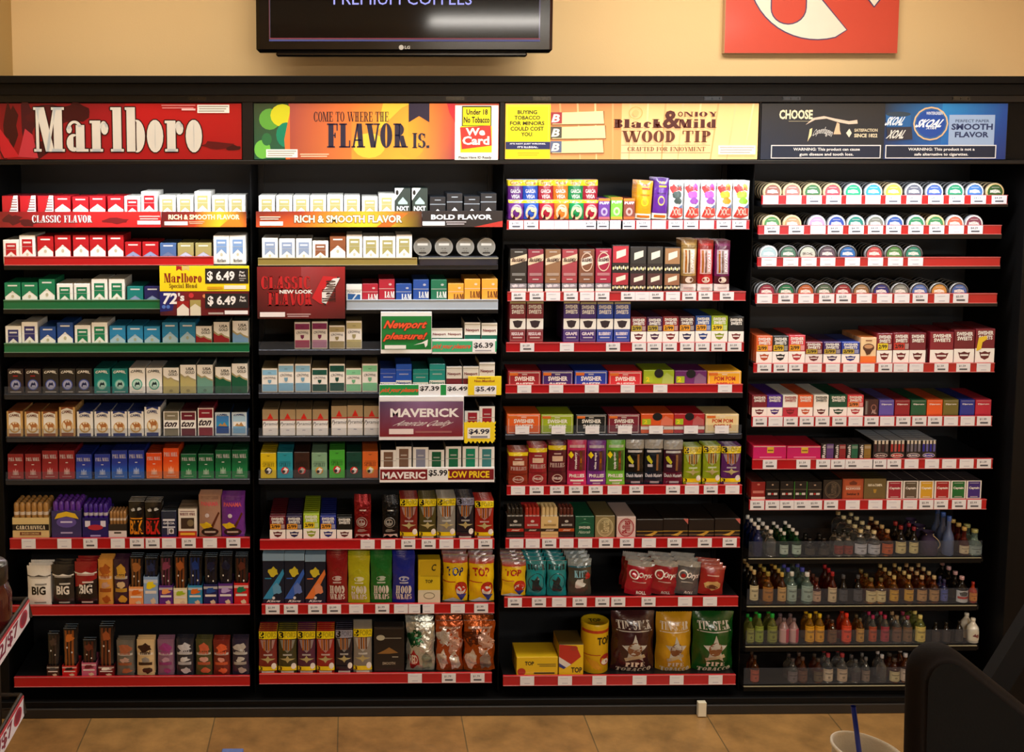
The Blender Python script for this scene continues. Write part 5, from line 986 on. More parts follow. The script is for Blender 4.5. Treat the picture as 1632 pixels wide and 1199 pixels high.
fsign('shelf_sign', 607, 497, 688, 563.5, -.022, [R(608, 557, 687.5, 504, '0f7c34')] + outl('Newport', 613, 527, 679, 511, 'f0582c', '6c1c10', .8, b=.08, sh=.12) + outl('pleasure!', 614, 544, 678, 530, 'f0582c', '6c1c10', .8, b=.08, sh=.12) +
      [Q([(659, 550), (672, 546), (682, 541), (681, 550), (678, 554), (676, 547)], 'f0f0ec'), R(613, 556, 647, 550, 'f0f0ec')], 'green shelf sign with orange slanted lettering', 'f0f2f0')
fsign('price_sign', 688.5, 541, 791, 564, -.018, [R(689, 561, 791, 544, '3cb47c'), T('pick your pleasure', 690, 558, 750, 548, 'e0583c', .05, sh=.1), R(753, 562, 789, 542, 'f4f4f8'), T('$6.39', 755, 556, 786, 546, '2c2c34', .03)] + fine(757, 558, 783, 560, 'a8a8b0', 1), 'green and white price sign reading $6.39', 'f4f4f4')
fsign('price_sign', 604.5, 613, 790, 632, -.018, [R(605, 630, 790, 613.5, '1c9448'), T('pick your pleasure', 608, 627, 667, 618, 'e0582c', .05, sh=.1), R(667, 631, 702, 613, 'f0f2f8'), T('$7.39', 669, 624, 700, 615.5, '1c1c24', .03), R(711, 631, 748, 613, 'f0f2f8'), T('$6.49', 713, 624, 745, 616, '2c2c34', .03), R(605, 632, 790, 630.5, 'f0f2f0')], 'long green shelf sign with prices $7.39 and $6.49', 'f0f2f0')
fsign('price_sign', 746, 600, 799, 630, -.022, [T('Newport', 760, 604.5, 782, 601.5, '6c3018', .03), T('Non-Menthol', 756, 609, 788, 605.5, 'a04020', .03), R(756, 629, 791, 615, 'f4f4f8'), T('$5.49', 758, 625, 789, 616.5, '3c3c48', .03)], 'yellow price sign reading $5.49', 'f4d820')
fsign('shelf_sign', 604, 632, 739, 701.5, -.024, [R(604.5, 639, 738.5, 632.5, 'ecebf2'), G(605, 696, 670, 640, '7c1c24', '8c2028', '8c6c98', '4c3c5c'), G(670, 696, 738, 640, '8c2028', '7c1c24', '6c4c6c', '8c6c98'), T('MAVERICK', 622, 665, 732, 651, 'f4f0f0', .08)] +
      [T('American Quality', 631, 681.5, 718, 670, 'f0ecec', .0, sh=.25), R(620, 692, 659, 683.5, 'ecdcdc')] + fine(662, 687, 720, 690, 'a06060', 1), 'purple and red shelf sign reading American Quality in script', 'ecebf2')
zz_ = [(739.5, 672)] + [(739.5 + 2 + 3.25*i, 672 if i % 2 else 674) for i in range(15)] + [(790, 672)] + [(790 - (2 if i % 2 else 0), 675 + 3*i) for i in range(10)] + [(789, 706)] + [(788 - 3.4*i, 707 if i % 2 else 703) for i in range(14)] + [(740, 706)]
S_, loc_, w_, h_ = pxS(739, 671, 791, 708, -.024)
k = M(); tri = tessellate_polygon([[Vector((a, b, 0)) for a, b in zz_]])
for e_, fl in ((0.0, 0), (-.0012, 1)):
    for t in tri: k.face([S_(zz_[i][0], zz_[i][1], e_) for i in t], 'f4d818')
for i in range(len(zz_)):
    a, b = zz_[i], zz_[(i+1) % len(zz_)]; k.face([S_(a[0], a[1], 0), S_(b[0], b[1], 0), S_(b[0], b[1], -.0012), S_(a[0], a[1], -.0012)], 'd8bc10')
paint(k, S_, [R(745, 699, 781, 682, 'f4f2e8'), T('$4.99', 747, 693, 780, 684, '26263c', .04)] + fine(750, 695, 777, 698, '8a8a98', 1), nu=.001, nv=.001)
o = k.build('price_sign', PAPER); o.location = loc_; tag(o, 'yellow zigzag-edged price sign reading $4.99', 'sign')
fsign('shelf_sign', 605, 745, 788, 769, -.020, [R(606, 765, 787, 748, '7c1820'), T('MAVERIC', 609, 763, 678, 752, 'f0eaea', .07), R(681, 766, 714, 746, 'f0f2f4'), T('$5.99', 683, 760, 713, 749, '1c1c20', .04), T('LOW PRICE', 714, 762, 780, 751, 'f4d020', .08), R(606, 768.5, 787, 766, 'f4f0f0')], 'maroon and white shelf sign reading $5.99 low price', 'f4f0f0')
# shelves 8-10 of the centre-left bay
def zr(bay, lst): return [(d, [0, 400, 795, 1180][bay] + a / (3.61 if bay == 3 else 3.98), [0, 400, 795, 1180][bay] + b / (3.61 if bay == 3 else 3.98), *r) for d, a, b, *r in lst]
row(1, 8, 'cpack', zr(1, [(d_sw('maroon', 'e8a030'), 120, 220, 823), (d_sw('2c1c48', 'e8a030', 'navy'), 225, 325, 823), (d_sw('lime', 'e8c820'), 333, 433, 819), (d_sw('1c2c90', 'e8a030'), 440, 540, 823), (d_sw('K', None, '6c2c30'), 545, 642, 824)]), lines=9)
row(1, 8, 'pouch', zr(1, [(d_skull('8c1c20'), 655, 762, 800), (d_skull('1c1c1e'), 832, 938, 800)]), lines=5, foil=True)
T3 = [('7c2420', 'yellow'), ('4a4420', 'yellow'), ('8c8880', 'yellow'), ('1c1a28', '8c8ca8'), ('9c2018', 'yellow')]
row(1, 8, 'pouch', zr(1, [(d_three(T3[0][0]), 945, 1058, 795), (d_three(T3[1][0]), 1066, 1175, 795), (d_three(T3[2][0]), 1180, 1298, 794), (d_three(T3[3][0], base='8c8ca8'), 1304, 1414, 793), (d_three(T3[4][0]), 1420, 1540, 798)]), lines=6, d=.011)
row(1, 9, 'box', zr(1, [(d_zig('K', 'sky'), 76, 212, 883), (d_zig('K', '3060c0'), 214, 340, 883), (d_zig('K', 'e07838'), 344, 474, 884)]), lines=2, d=.045)
row(1, 9, 'wrap', zr(1, [(d_hood('8c1a1c'), 480, 614, 885), (d_hood('b8b41c'), 616, 754, 888), (d_hood('1c6c28'), 758, 895, 886), (d_hood('1c2890'), 898, 1040, 886)]), lines=5, d=.014, wr=.0010)
row(1, 9, 'box', zr(1, [(([R(0, .0, 1, .3, 'ddd6bc'), C(.5, .17, .26, .08, '8a8468'), C(.5, .17, .22, .06, 'ddd6bc'), T('TOP', .32, .46, .66, .54, '3a3410', .05), Q([(0, .66), (1, .6), (1, 1), (.1, .96)], 'c8a818'), T('C', .6, .74, .8, .9, '3a3410', .05, sh=.3), R(.1, .62, .9, .63, 'a08818')], 'd8bc1c', 'b89c18', 'd0b41c', 'yellow and cream rolling box with torn flap'), 1060, 1200, 892)]), d=.05)
row(1, 9, 'bag', zr(1, [(d_top(), 1220, 1378, 888), (d_top(True), 1386, 1545, 889)]), lines=3, d=.03, wr=.0022)
row(1, 10, 'pouch', zr(1, [(d_three('7c2420'), 50, 165, 1006), (d_three('3c3a1c'), 174, 290, 1006), (d_three('54203c'), 296, 410, 1006), (d_three('98201c'), 416, 530, 1006), (d_three('1c1826', base='9c9cac'), 538, 645, 1004), (d_three('8a8278'), 650, 768, 1002)]), lines=5, d=.011)
row(1, 10, 'box', zr(1, [(([C(.22, .77, .14, .06, 'b8b49c'), R(.36, .75, .9, .77, '8a8678'), Q([(.1, .42), (.35, .5), (.5, .56), (.8, .44), (.5, .42)], '8c6430'), R(.6, .34, .8, .36, 'a8a08c'), T('SMOOTH', .28, .18, .7, .24, 'a89c88', .03), R(.04, .96, .96, .98, '3a3634')], '1c1613', '16110f', '302c2a', 'wide black tobacco box with gold lines'), 780, 972, 1000)]), d=.05)
def d_crump(c, c2, w): return ([blob(.3, .7, .3, .2, c2, 1), blob(.7, .6, .28, .3, mixc(c, 'W', .4), 2), blob(.25, .25, .2, .2, 'b03030' if w else 'e8e0d8', 3), T('RED', .08, .16, .36, .36, 'W', .06, rot=0), blob(.7, .22, .24, .2, mixc(c2, 'W', .3), 4), R(.12, .86, .9, .9, mixc(c, 'W', .5))], c, c, 'c8ccd4', '')
row(1, 10, 'bag', zr(1, [((*d_crump('c8ccc0', '1c5a34', 1)[:4], 'crumpled white and green chewing tobacco bag'), 988, 1168, 996), ((*d_crump('b8582c', 'd8d4d0', 0)[:4], 'crumpled orange and white chewing tobacco bag'), 1176, 1345, 994), ((*d_crump('b0541c', '5c2c14', 0)[:4], 'crumpled orange-brown chewing tobacco bag'), 1350, 1550, 994)]), lines=3, d=.03, wr=.004, foil=True)

# ------------------------------------------------------------------ centre-right bay
c6 = ['5c2470', '1c48a0', '9c1c30', 'c86c20', '0c7c40', '9c1c30']; w6 = ['purple', 'blue', 'red', 'orange', 'green', 'red']
for i, zx in enumerate((65, 160, 258, 352, 447, 540)):
    a = 795 + zx/3.98; NAMEC[c6[i]] = w6[i]
    dd = d_game(c6[i], 1); dd = (*dd[:4], 'low %s pouch with curled tan leaf' % w6[i])
    add(2, 1, 'pouch', dd, a, a + 24, 319, lines=2, y0=.004)
    s_ = add(2, 1, 'pouch', (*d_game(c6[i])[:4], 'raised %s cigarillo pouch with yellow header' % w6[i]), a - 2, a + 22, 287, lines=3, y0=.045, label='raised %s pouch behind the %s curled-leaf one, top shelf, centre-right' % (w6[i], ('first', 'second', 'third', 'fourth', 'fifth', 'sixth')[i]))
row(2, 1, 'cpack', zr(2, [(d_puff('5c2c80'), 632, 703, 316), (d_puff('6cb030'), 710, 783, 315), (d_puff('7c3828'), 790, 862, 316)]), lines=6)
row(2, 1, 'pouch', zr(2, [(d_tall('e09018', '9c2418'), 868, 968, 289), (d_tall('542080', 'e8c020'), 975, 1070, 284)]), lines=4, d=.016, tilt=.05)
for i, (a, b, c) in enumerate([(1080, 1172, '3c4c48'), (1178, 1275, '9c4cb0'), (1283, 1380, 'd07030'), (1383, 1482, 'd8a030'), (1487, 1590, '98c838')]):
    NAMEC[c] = ['grey', 'violet', 'orange', 'amber', 'lime'][i]
    row(2, 1, 'pouch', zr(2, [(d_xxl(c), a, b, 289)]), lines=4, d=.013)
row(2, 2, 'cpack', zr(2, [(d_bmp('2a2420', 's'), 72, 175, 397), (d_bmp('8c2c3c', 's'), 183, 280, 397), (d_bmp('8c6444', 's'), 294, 388, 397), (d_bmp('a03c44', 's'), 400, 494, 397), (d_bmp('7c4c34', 'round'), 508, 602, 397), (d_bmp('a01c3c', 'round'), 612, 710, 396)]), lines=8, d=.02, zoff=P(850, 452, .004).z - SH[(2, 2)]['z'])
d_low = ([R(0, .45, 1, 1, '8c8a90'), blob(.3, .7, .2, .2, 'd8d4d8', 1), blob(.7, .72, .2, .2, 'c8c4cc', 2), R(0, .0, 1, .36, 'e8e0d8')], '2c2628', '2c2628', '2c2628', 'low silver-banded cigar pack under a tall one')
for i_, (a, b) in enumerate(((72, 175), (183, 280), (294, 388), (400, 494), (508, 602), (612, 710))):
    add(2, 2, 'cpack', d_low, 795 + a/3.98, 795 + b/3.98, 452, lines=3, d=.055, label='silver-banded pack under %s tall one, second shelf, centre-right' % ORD[i_ + 1])
row(2, 2, 'cpack', zr(2, [(d_bms('b82c38'), 715, 822, 391), (d_bms('2c2824'), 828, 932, 393), (d_bms('3a342c'), 937, 1037, 393), (d_bms('a0744c'), 1045, 1147, 394)]), lines=8, d=.02)
row(2, 2, 'pouch', zr(2, [(d_tube('b08c50', '6c4830'), 1155, 1255, 382), (d_tube('a81820', 'b41c24'), 1262, 1360, 383), (d_tube('6c1850', '4a1424'), 1368, 1466, 384)]), lines=4, d=.014)
row(2, 3, 'cpack', zr(2, [(d_swt('7c1c28', 'REGULAR'), 68, 168, 481), (d_swt('7c1c28', 'REGULAR'), 175, 280, 481), (d_swt('3c1c70', 'GRAPE'), 408, 508, 481), (d_swt('3c1c70', 'GRAPE'), 513, 614, 481), (d_swt('1c3ca0', 'BLUEBERRY'), 620, 722, 481), (d_swt('1c3ca0', 'BLUEBERRY'), 728, 830, 481)]), lines=6)
row(2, 3, 'cpack', zr(2, [(d_sw('7c2030', 'b8a030'), 836, 934, 506), (d_sw('4a1c50', 'b8a030'), 938, 1036, 506), (d_sw('8c2028', 'e8a020'), 1038, 1138, 505), (d_sw('4c1c2c', 'e89c20', 'navy'), 1142, 1240, 505), (d_sw('1c4ca0', 'e8a020'), 1244, 1344, 504), (d_sw('9cb81c', 'e8c820'), 1346, 1448, 504), (d_sw('K', None, '8c2c34'), 1454, 1552, 505)]), lines=7)
for c, n in (('7c2030', 'maroon'), ('4a1c50', 'purple'), ('8c2028', 'maroon'), ('4c1c2c', 'dark maroon'), ('1c4ca0', 'blue'), ('9cb81c', 'lime green'), ('7c1c28', 'maroon'), ('3c1c70', 'purple'), ('1c3ca0', 'blue')): NAMEC[c] = n
row(2, 4, 'carton', zr(2, [(d_carton('9c1c28'), 58, 266, 592), (d_carton('3c1c6c'), 272, 470, 592), (d_carton('1c38a8'), 477, 688, 592), (d_carton('d42c34'), 695, 905, 592), (d_carton('a0bc1c', 'WHITE', hole=True), 915, 1110, 590), (d_carton('6c2470', 'GRAPE', hole=True), 1115, 1316, 591), (d_carton('f0b020', 'POM POM', 'OPERAS', 'c03020'), 1322, 1535, 592)]), d=.12)
row(2, 5, 'carton', zr(2, [(d_carton('e8641c'), 52, 262, 661), (d_carton('a0b820'), 267, 472, 661), (d_carton('14140f'), 487, 682, 661), (d_carton('7c1c30'), 690, 893, 661), (d_carton('e0581c', 'PEACH', hole=True), 900, 1107, 660), (d_carton('b41c28', 'STRAWBERRY', hole=True), 1110, 1303, 660), (d_carton('f0d8a0', 'POM POM', 'OPERAS', 'c84c20'), 1308, 1520, 661)]), d=.12)
row(2, 6, 'pouch', zr(2, [(d_phil('8c3020'), 62, 186, 717), (d_phil('94242c'), 188, 306, 710), (d_phil('5c1c28'), 313, 427, 706), (d_win('d03068'), 434, 556, 703), (d_win('7c3494', word='wine grape'), 560, 679, 704), (d_win('74c03c', word='apple spring'), 682, 800, 703), (d_dutch('K', '10202c'), 804, 920, 702), (d_dutch('141a24', '101c30'), 924, 1040, 702), (d_dutch('3a1428', '5c1430'), 1044, 1166, 703), (d_three('8ca020'), 1172, 1285, 712), (d_three('8ca020'), 1294, 1406, 710), (d_three('582464'), 1410, 1535, 711)]), lines=4, d=.011)
for i, (a, b, c, c2, cg_, nm_) in enumerate([(50, 157, '1c1816', 'b02c20', '2a2420', 'black'), (162, 262, 'a01c20', '2c2420', 'b83428', 'red'), (266, 376, 'ddc084', '2a2018', 'e4cc94', 'cream'), (379, 477, '2c1a16', 'b8501c', '5c2820', 'dark brown')]):
    x0, x1 = 795 + a/3.98, 795 + b/3.98
    caddy(2, 7, x0, x1, 824, 806, 4, cg_, [R(0, .3, 1, .44, c2), T('sweet', .3, .33, .75, .41, 'e0d0c0', .03, sh=.2), C(.5, .78, .12, .06, mixc(c, 'W', .6)), T('BACKWOODS', .18, .56, .86, .66, mixc(c, 'W', .7) if i != 2 else '8c6c30', .04), R(0, .14, 1, .18, mixc(c, 'K', .3))], c, '%s cigar tray with thin cigars' % nm_, 'thin %s cigar' % nm_, 3)
row(2, 7, 'box', zr(2, [(([T('SWISHER', .2, .42, .8, .54, 'd8dcd0', .07), T('Naturals', .2, .2, .8, .34, 'a8c8b0', .02, sh=.15), Q([(.15, .66), (.5, .74), (.85, .66), (.5, .7)], '4c9c70'), R(.45, .86, .55, .89, 'a8c8b0')], '14563c', '0c3c28', '1c5c40', 'dark green cigar box'), 483, 604, 823), (d_box('8c8058', 'c8bc90', 'Garcia'), 610, 734, 822), (d_box('ddc8c4', 'a01c2c', 'Phillies'), 746, 867, 824)]), lines=1, d=.16)
row(2, 7, 'box', zr(2, [(d_dbox('n'), 872, 1040, 828), (d_dbox('r'), 1042, 1198, 827), (d_dbox('n'), 1203, 1364, 828), (d_dbox('r'), 1368, 1528, 827)]), lines=1, d=.17)
row(2, 8, 'bag', zr(2, [(d_top(True), 20, 175, 896), (d_bug(), 177, 303, 897), (d_bug(), 308, 432, 897), (d_grey2(), 440, 590, 893)]), lines=4, d=.022, wr=.0022)
row(2, 8, 'bag', zr(2, [(d_oryx('a81c2c'), 800, 975, 897), (d_oryx('9c242c'), 965, 1130, 897), (d_oryx('5c5a5c'), 1115, 1270, 898)]), lines=3, d=.024, wr=.0025, tilt=.1, foil=False)
row(2, 8, 'bag', zr(2, [(d_red2(), 1268, 1425, 904)]), lines=3, d=.02, wr=.001, tilt=.1)
row(2, 9, 'box', zr(2, [((d_topbox()[0], 'e0bc1c', 'c8a418', 'e0bc20', 'yellow rolling box lying low with small lettering'), 112, 374, 1048), (([Q([(0, 1), (.0, .6), (.5, .35), (.9, .6), (.7, .95)], 'b83020'), Q([(0, .6), (.0, .4), (.3, .25), (.5, .35)], 'e0dcd4'), Q([(0, .4), (0, .28), (.2, .2), (.3, .25)], '2c3480'), T('TOP', .5, .08, .95, .26, '28200c', .06), C(.6, .88, .16, .08, 'a83828')], 'e4c01c', 'c8a418', '5c4a20', 'yellow rolling box with spinning top, on end'), 380, 535, 1028)]), lines=1, d=.12)
# yellow canister
s = SH[(2, 9)]; COUNT[(2, 9)] += 1
a = P(929.5, 1077, .01); b = P(973, 1077, .01); R_ = (b.x - a.x)/2; hC = P(951, 997, .02).z - s['z']
rt = empty('tobacco_canister', ((a.x + b.x)/2, .012 + R_, s['z'])); tag(rt, 'tall round yellow tobacco canister beside the brown pipe tobacco bag', 'canister')
k = M(); k.lathe([(R_ - .002, 0), (R_, .002), (R_, hC - .008, 'e4bc14'), (R_, hC - .006)], 0, 0, 'e4bc14', n=32)
def Sc(u, v, e): an = (u - .5) * 2.6; return ((R_ + e) * sin(an), -(R_ + e) * cos(an), v * hC)
paint(k, Sc, [R(0, .84, 1, .9, 'b83c1c'), T('TOP', .5, .6, .92, .76, '28200c', .07), C(.78, .28, .2, .12, 'a82820'), C(.76, .24, .14, .06, 'e8e0d0'), Q([(.1, .36), (.5, .26), (.7, .04), (.4, .12)], 'c89018'), R(.1, .38, .6, .395, 'a83020')], nu=8, nv=6, e0=.0008)
k.build('body', CARD, rt)
k = M(); k.lathe([(R_ + .0012, hC - .012), (R_ + .0012, hC + .002), (R_ - .001, hC + .004), (R_ - .004, hC + .001), (.0001, hC + .001)], 0, 0, 'd8b818', n=32); paint(k, lambda u, v, e: ((u - .5) * 1.5 * R_, (v - .5) * 1.5 * R_, hC + .001 + e), [T('TOP', .2, .3, .8, .7, '3a2c10', .035), R(.1, .18, .9, .22, 'b83c1c')])
k.build('lid', PLAST, rt)
row(2, 9, 'bag', zr(2, [(d_tobac('3a1a1c', 'TIN STAR', 'PIPE'), 725, 1002, 983), (d_tobac('c8981c', 'TIN STAR', 'PIPE'), 1010, 1238, 985), (d_tobac('14501c', 'TIN STAR', 'PIPE'), 1243, 1506, 984)]), lines=1, d=.06, wr=.003)
NAMEC.update({'3a1a1c': 'dark brown', 'c8981c': 'golden yellow', '14501c': 'dark green'})

# ------------------------------------------------------------------ snuff cans
def d_can(c, rim='W', c2=None, tx=None, t='W'):
    a = [C(.5, .5, .47, .47, rim), C(.5, .5, .41, .41, mixc(c, 'K', .25)), C(.5, .5, .38, .38, c)]
    a += [Q([(.2, .5), (.35, .62), (.5, .66), (.65, .62), (.8, .5), (.5, .44)], c2 or mixc(c, 'W', .55)), T(tx or 'SKOAL', .22, .48, .78, .62, t, .06, arc=.1), T('LONG CUT', .3, .28, .7, .36, mixc(c, 'W', .6), .03), R(.3, .74, .7, .77, mixc(c, 'W', .5))]
    return (a, 'c8b088' if rim in ('e8cc90', 'ltan') else '8a8a8c', rim, rim, '%s snuff can' % nc(c))
def cans(rw, cx_, items, lines, topy, dd=.026):
    for i, (x, it) in enumerate(zip(z4(*cx_), items)):
        s = SH[(3, rw)]; des = d_can(*it) if isinstance(it, tuple) else d_can(it)
        R_ = .0327; key = ('can', repr(des))
        if key not in MESH:
            art, base, side, top, lk = des; MESH[key] = mk_can(art, base, base, top, R_, dd)
        n = COUNT[(3, rw)] = COUNT.get((3, rw), 0) + 1
        ln_ = lines[i] if isinstance(lines, (list, tuple)) else lines
        X = P(x, s['ybase'] - 14, .004).x
        rimn = {'W': 'white-rimmed', 'e8cc90': 'tan-rimmed', 'X': 'black-rimmed'}.get(it[1] if isinstance(it, tuple) and len(it) > 1 else 'W', '')
        for ln in range(ln_):
            PEND.append(dict(kind='can', line=ln, mesh=MESH[key], loc=(X, .004 + ln*(dd + .001), s['z'] + .0008), rot=(0, 0, 0), look='%s %s on edge' % (rimn, des[4]), n=n, bay=3, row=rw, dims=(R_*2, R_*2, dd), cols=(des[1], des[2], des[3])))
for c, n in (('8c5c50', 'brown'), ('9c7068', 'dusty brown'), ('3c7048', 'green'), ('c84c58', 'red'), ('18a078', 'teal green'), ('2c98c0', 'light blue'), ('a8b848', 'olive green'), ('5a6070', 'slate'), ('3c60a8', 'blue'), ('1c8c68', 'green'), ('3c78c0', 'blue'), ('2c5c2c', 'dark green'),
             ('4c8c50', 'green'), ('b09470', 'tan'), ('b89cc0', 'lilac'), ('2c50a8', 'blue'), ('1c8478', 'teal'), ('788078', 'grey'), ('2858a8', 'blue'), ('2c8c60', 'green'), ('3c8c58', 'green'), ('c86850', 'salmon'), ('7c3c50', 'plum'), ('a8ccd4', 'icy blue'), ('4c7c68', 'grey green'), ('c0ccc0', 'pale grey'), ('5c5060', 'dark grey'), ('2468b0', 'blue'), ('b84c50', 'red'), ('4c8448', 'green'), ('24806c', 'teal'),
             ('8c2840', 'crimson'), ('147048', 'green'), ('b05c30', 'rust'), ('4c6450', 'moss green'), ('8c2430', 'dark red'), ('8c6c48', 'brown'), ('1c2474', 'navy'), ('7c8480', 'grey'), ('4c6cb0', 'blue'), ('c89048', 'amber'), ('4464a8', 'blue')): NAMEC[c] = n
tn = 'e8cc90'
cans(1, (185, 298, 415, 530, 648, 765, 880, 998, 1115, 1235, 1348, 1465), [('8c5c50', tn), ('9c7068', tn), ('3c7048', tn), ('c84c58', tn), ('18a078',), ('2c98c0',), ('a8b848', tn), ('5a6070',), ('3c60a8',), ('1c8c68',), ('3c78c0',), ('2c5c2c', tn)], [8, 7, 7, 8, 7, 7, 6, 8, 7, 7, 6, 6], 294)
cans(2, (180, 298, 440, 552, 663, 777, 888, 1010, 1122, 1233, 1343), [('4c8c50', tn), ('b09470', tn), ('b89cc0',), ('2c50a8',), ('1c8478',), ('788078',), ('2858a8',), ('2c8c60',), ('3c8c58', tn), ('c86850',), ('7c3c50',)], [5, 6, 7, 5, 5, 6, 6, 5, 6, 4, 3], 345)
cans(3, (162, 275, 387, 500, 617, 770, 885, 995), [('a8ccd4',), ('4c7c68', 'X'), ('c0ccc0', 'X', None, None, 'K'), ('5c5060', 'X'), ('2468b0', 'X'), ('b84c50', 'X'), ('4c8448', 'X'), ('24806c', 'X')], [8, 4, 5, 6, 3, 7, 5, 4], 393)
cans(4, (150, 262, 375, 482, 590, 695, 810, 920, 1030, 1143, 1258), [('8c2840', 'X'), ('147048', 'X'), ('b05c30', 'X'), ('4c6450', 'X'), ('8c2430', 'X'), ('8c6c48', 'X'), ('1c2474', 'X'), ('7c8480', 'X'), ('4c6cb0', 'X'), ('c89048', 'X'), ('4464a8', 'X')], [7, 6, 6, 5, 6, 6, 5, 6, 6, 6, 5], 453)
# grey tins on the second shelf of the centre-left bay
tinart = [C(.5, .5, .49, .49, '9a9a96'), C(.5, .5, .45, .45, '84847f'), R(.22, .58, .78, .7, 'd8d8d4'), R(.36, .4, .46, .44, '5c5c58'), R(.52, .4, .62, .44, '5c5c58'), R(.3, .14, .7, .22, '2a2a2c'), R(.42, .26, .48, .3, '5c5c58'), R(.54, .26, .6, .3, '5c5c58')]
Rt = P(665, 393, .01).x; Rt = abs(P(650.5 + 29.2, 393, .01).x - P(650.5, 393, .01).x) / 2
me_t = mk_can(tinart, '8a8a86', '8a8a86', '8a8a86', Rt, .02)
for i, x in enumerate(z2(1088, 1223, 1358, 1492)):
    s = SH[(1, 2)]; c = P(x, 393.5, .02)
    COUNT[(1, 2)] += 1
    for ln in range(2): PEND.append(dict(kind='tin', line=ln, mesh=me_t, loc=(c.x, .016 + ln*.021, c.z - Rt), rot=(0, 0, 0), look='round grey tobacco tin on edge', n=COUNT[(1, 2)], bay=1, row=2, dims=(Rt*2, Rt*2, .02), cols=('8a8a86',)*3))
s = SH[(1, 2)]; xa, xb = P(667, 405, 0).x, P(794, 405, 0).x
k = M(); k.box(0, xb - xa, 0, .075, 0, P(730, 393.5, .02).z - Rt - s['z'] - .001, '1a1b22', bev=.002); k.box(.004, xb - xa - .004, -.004, -.0015, -.004, P(730, 411, 0).z - s['z'], '161a2c', bev=.001)
k.box(0, xb - xa, -.0055, -.0015, P(730, 413, 0).z - s['z'], P(730, 411, 0).z - s['z'], '8c8878')
o = k.build('tin_tray', PLAST); o.location = (xa, .001, s['z'] + .0008); tag(o, 'dark low tray holding the four round grey tins', 'tray')

# ------------------------------------------------------------------ far-right bay packs
row(3, 5, 'cpack', zr(3, [(d_sw('e0602c', 'e8a020'), 90, 181, 536), (d_sw('2c2a2c', 'd8b020', 'K'), 183, 273, 536), (d_sw('d8404c', 'e8a020'), 275, 369, 535), (d_sw('7c1c28', 'b89c30', low='e8e4e0'), 372, 469, 545), (d_sw('3c1c60', 'b89c30'), 475, 576, 545), (d_sw('1c38a0', 'b8a030'), 580, 683, 545),
     (([R(0, 0, 1, .26, 'e8742c'), C(.5, .6, .36, .16, '5a3020'), C(.5, .64, .28, .08, 'c89468'), Q([(.25, .5), (.4, .3), (.6, .34), (.75, .5)], '4a2818'), R(.3, .86, .7, .9, '8a5030')], 'f0d0a0', 'd8b088', 'c87840', 'cream and orange cigar pack with brown badge'), 688, 779, 538),
     (d_sw('841c2c', 'e8d020'), 782, 870, 532), (d_sw('841c2c', 'c83428'), 875, 968, 531), (d_sw('741c2c'), 970, 1062, 531), (d_sw('841c2c'), 1088, 1221, 530), (d_sw('6c1824'), 1225, 1342, 526),
     (([*d_sw('741828')[0], Q([(.05, .34), (.3, .4), (.35, .6), (.6, .7), (.55, .8), (.15, .74), (.08, .5)], 'e8c428')], '741828', '741828', '5a1820', 'maroon and white cigar pack with yellow swirl'), 1347, 1458, 524)]), lines=7)
NAMEC.update({'e0602c': 'orange', '2c2a2c': 'black', 'd8404c': 'coral', '3c1c60': 'purple', '1c38a0': 'blue', '841c2c': 'maroon', '741c2c': 'maroon', '6c1824': 'dark maroon', '741828': 'maroon'})
row(3, 6, 'cpack', zr(3, [(d_sw('7c1c28'), 65, 151, 630), (d_sw('4c1c90'), 152, 239, 630), (d_sw('W', None, '9c1c28', 'b83040', '9c1c28'), 243, 327, 630), (d_sw('e8602c'), 330, 415, 630), (d_sw('W', None, 'maroon', 'W', 'K'), 420, 505, 630), (d_sw('0c4c34'), 511, 611, 630), (d_sw('d84048', 'e08040'), 613, 706, 630),
     (([RING(.66, .5, .2, .2, .3, '8c5c50'), R(.04, .1, .24, .9, '5c5450'), R(.1, .1, .14, .9, '9a9490'), T('AL', .5, .14, .86, .38, 'b8a098', .03)], '3c1a1c', '3c1a1c', '2a1416', 'dark brown cigar pack with striped edge'), 712, 792, 637),
     (d_slim('5c50a8'), 797, 882, 637), (d_slim('8c1424'), 887, 973, 637), (d_slim('0c5434'), 980, 1067, 637), (d_slim('e0581c'), 1072, 1161, 637), (d_slim('6c6428'), 1165, 1253, 637), (d_slim('1c2c90'), 1262, 1346, 637), (d_slim('b81c38'), 1350, 1441, 637)]), lines=8)
NAMEC.update({'4c1c90': 'purple', 'e8602c': 'orange', '0c4c34': 'dark green', 'd84048': 'coral', '5c50a8': 'violet', '8c1424': 'dark red', '0c5434': 'green', 'e0581c': 'orange', '6c6428': 'olive', '1c2c90': 'blue', 'b81c38': 'red'})
row(3, 7, 'carton', zr(3, [(d_pink(), 72, 263, 711), (d_pink(), 267, 461, 711)]), d=.14)
row(3, 7, 'cpack', zr(3, [(d_vert('5c3c80'), 463, 536, 708), (d_vert('8c2028'), 539, 606, 708), (d_vert('0c6448'), 609, 676, 708), (d_vert('8c7030'), 680, 751, 708)]), lines=4)
row(3, 7, 'cpack', zr(3, [(d_tip('3a1020'), 762, 852, 702), (d_tip('a82020'), 857, 944, 702), (d_tip('5c5870'), 950, 1038, 702), (d_tip('2424a0'), 1040, 1124, 702)]), lines=6, d=.026)
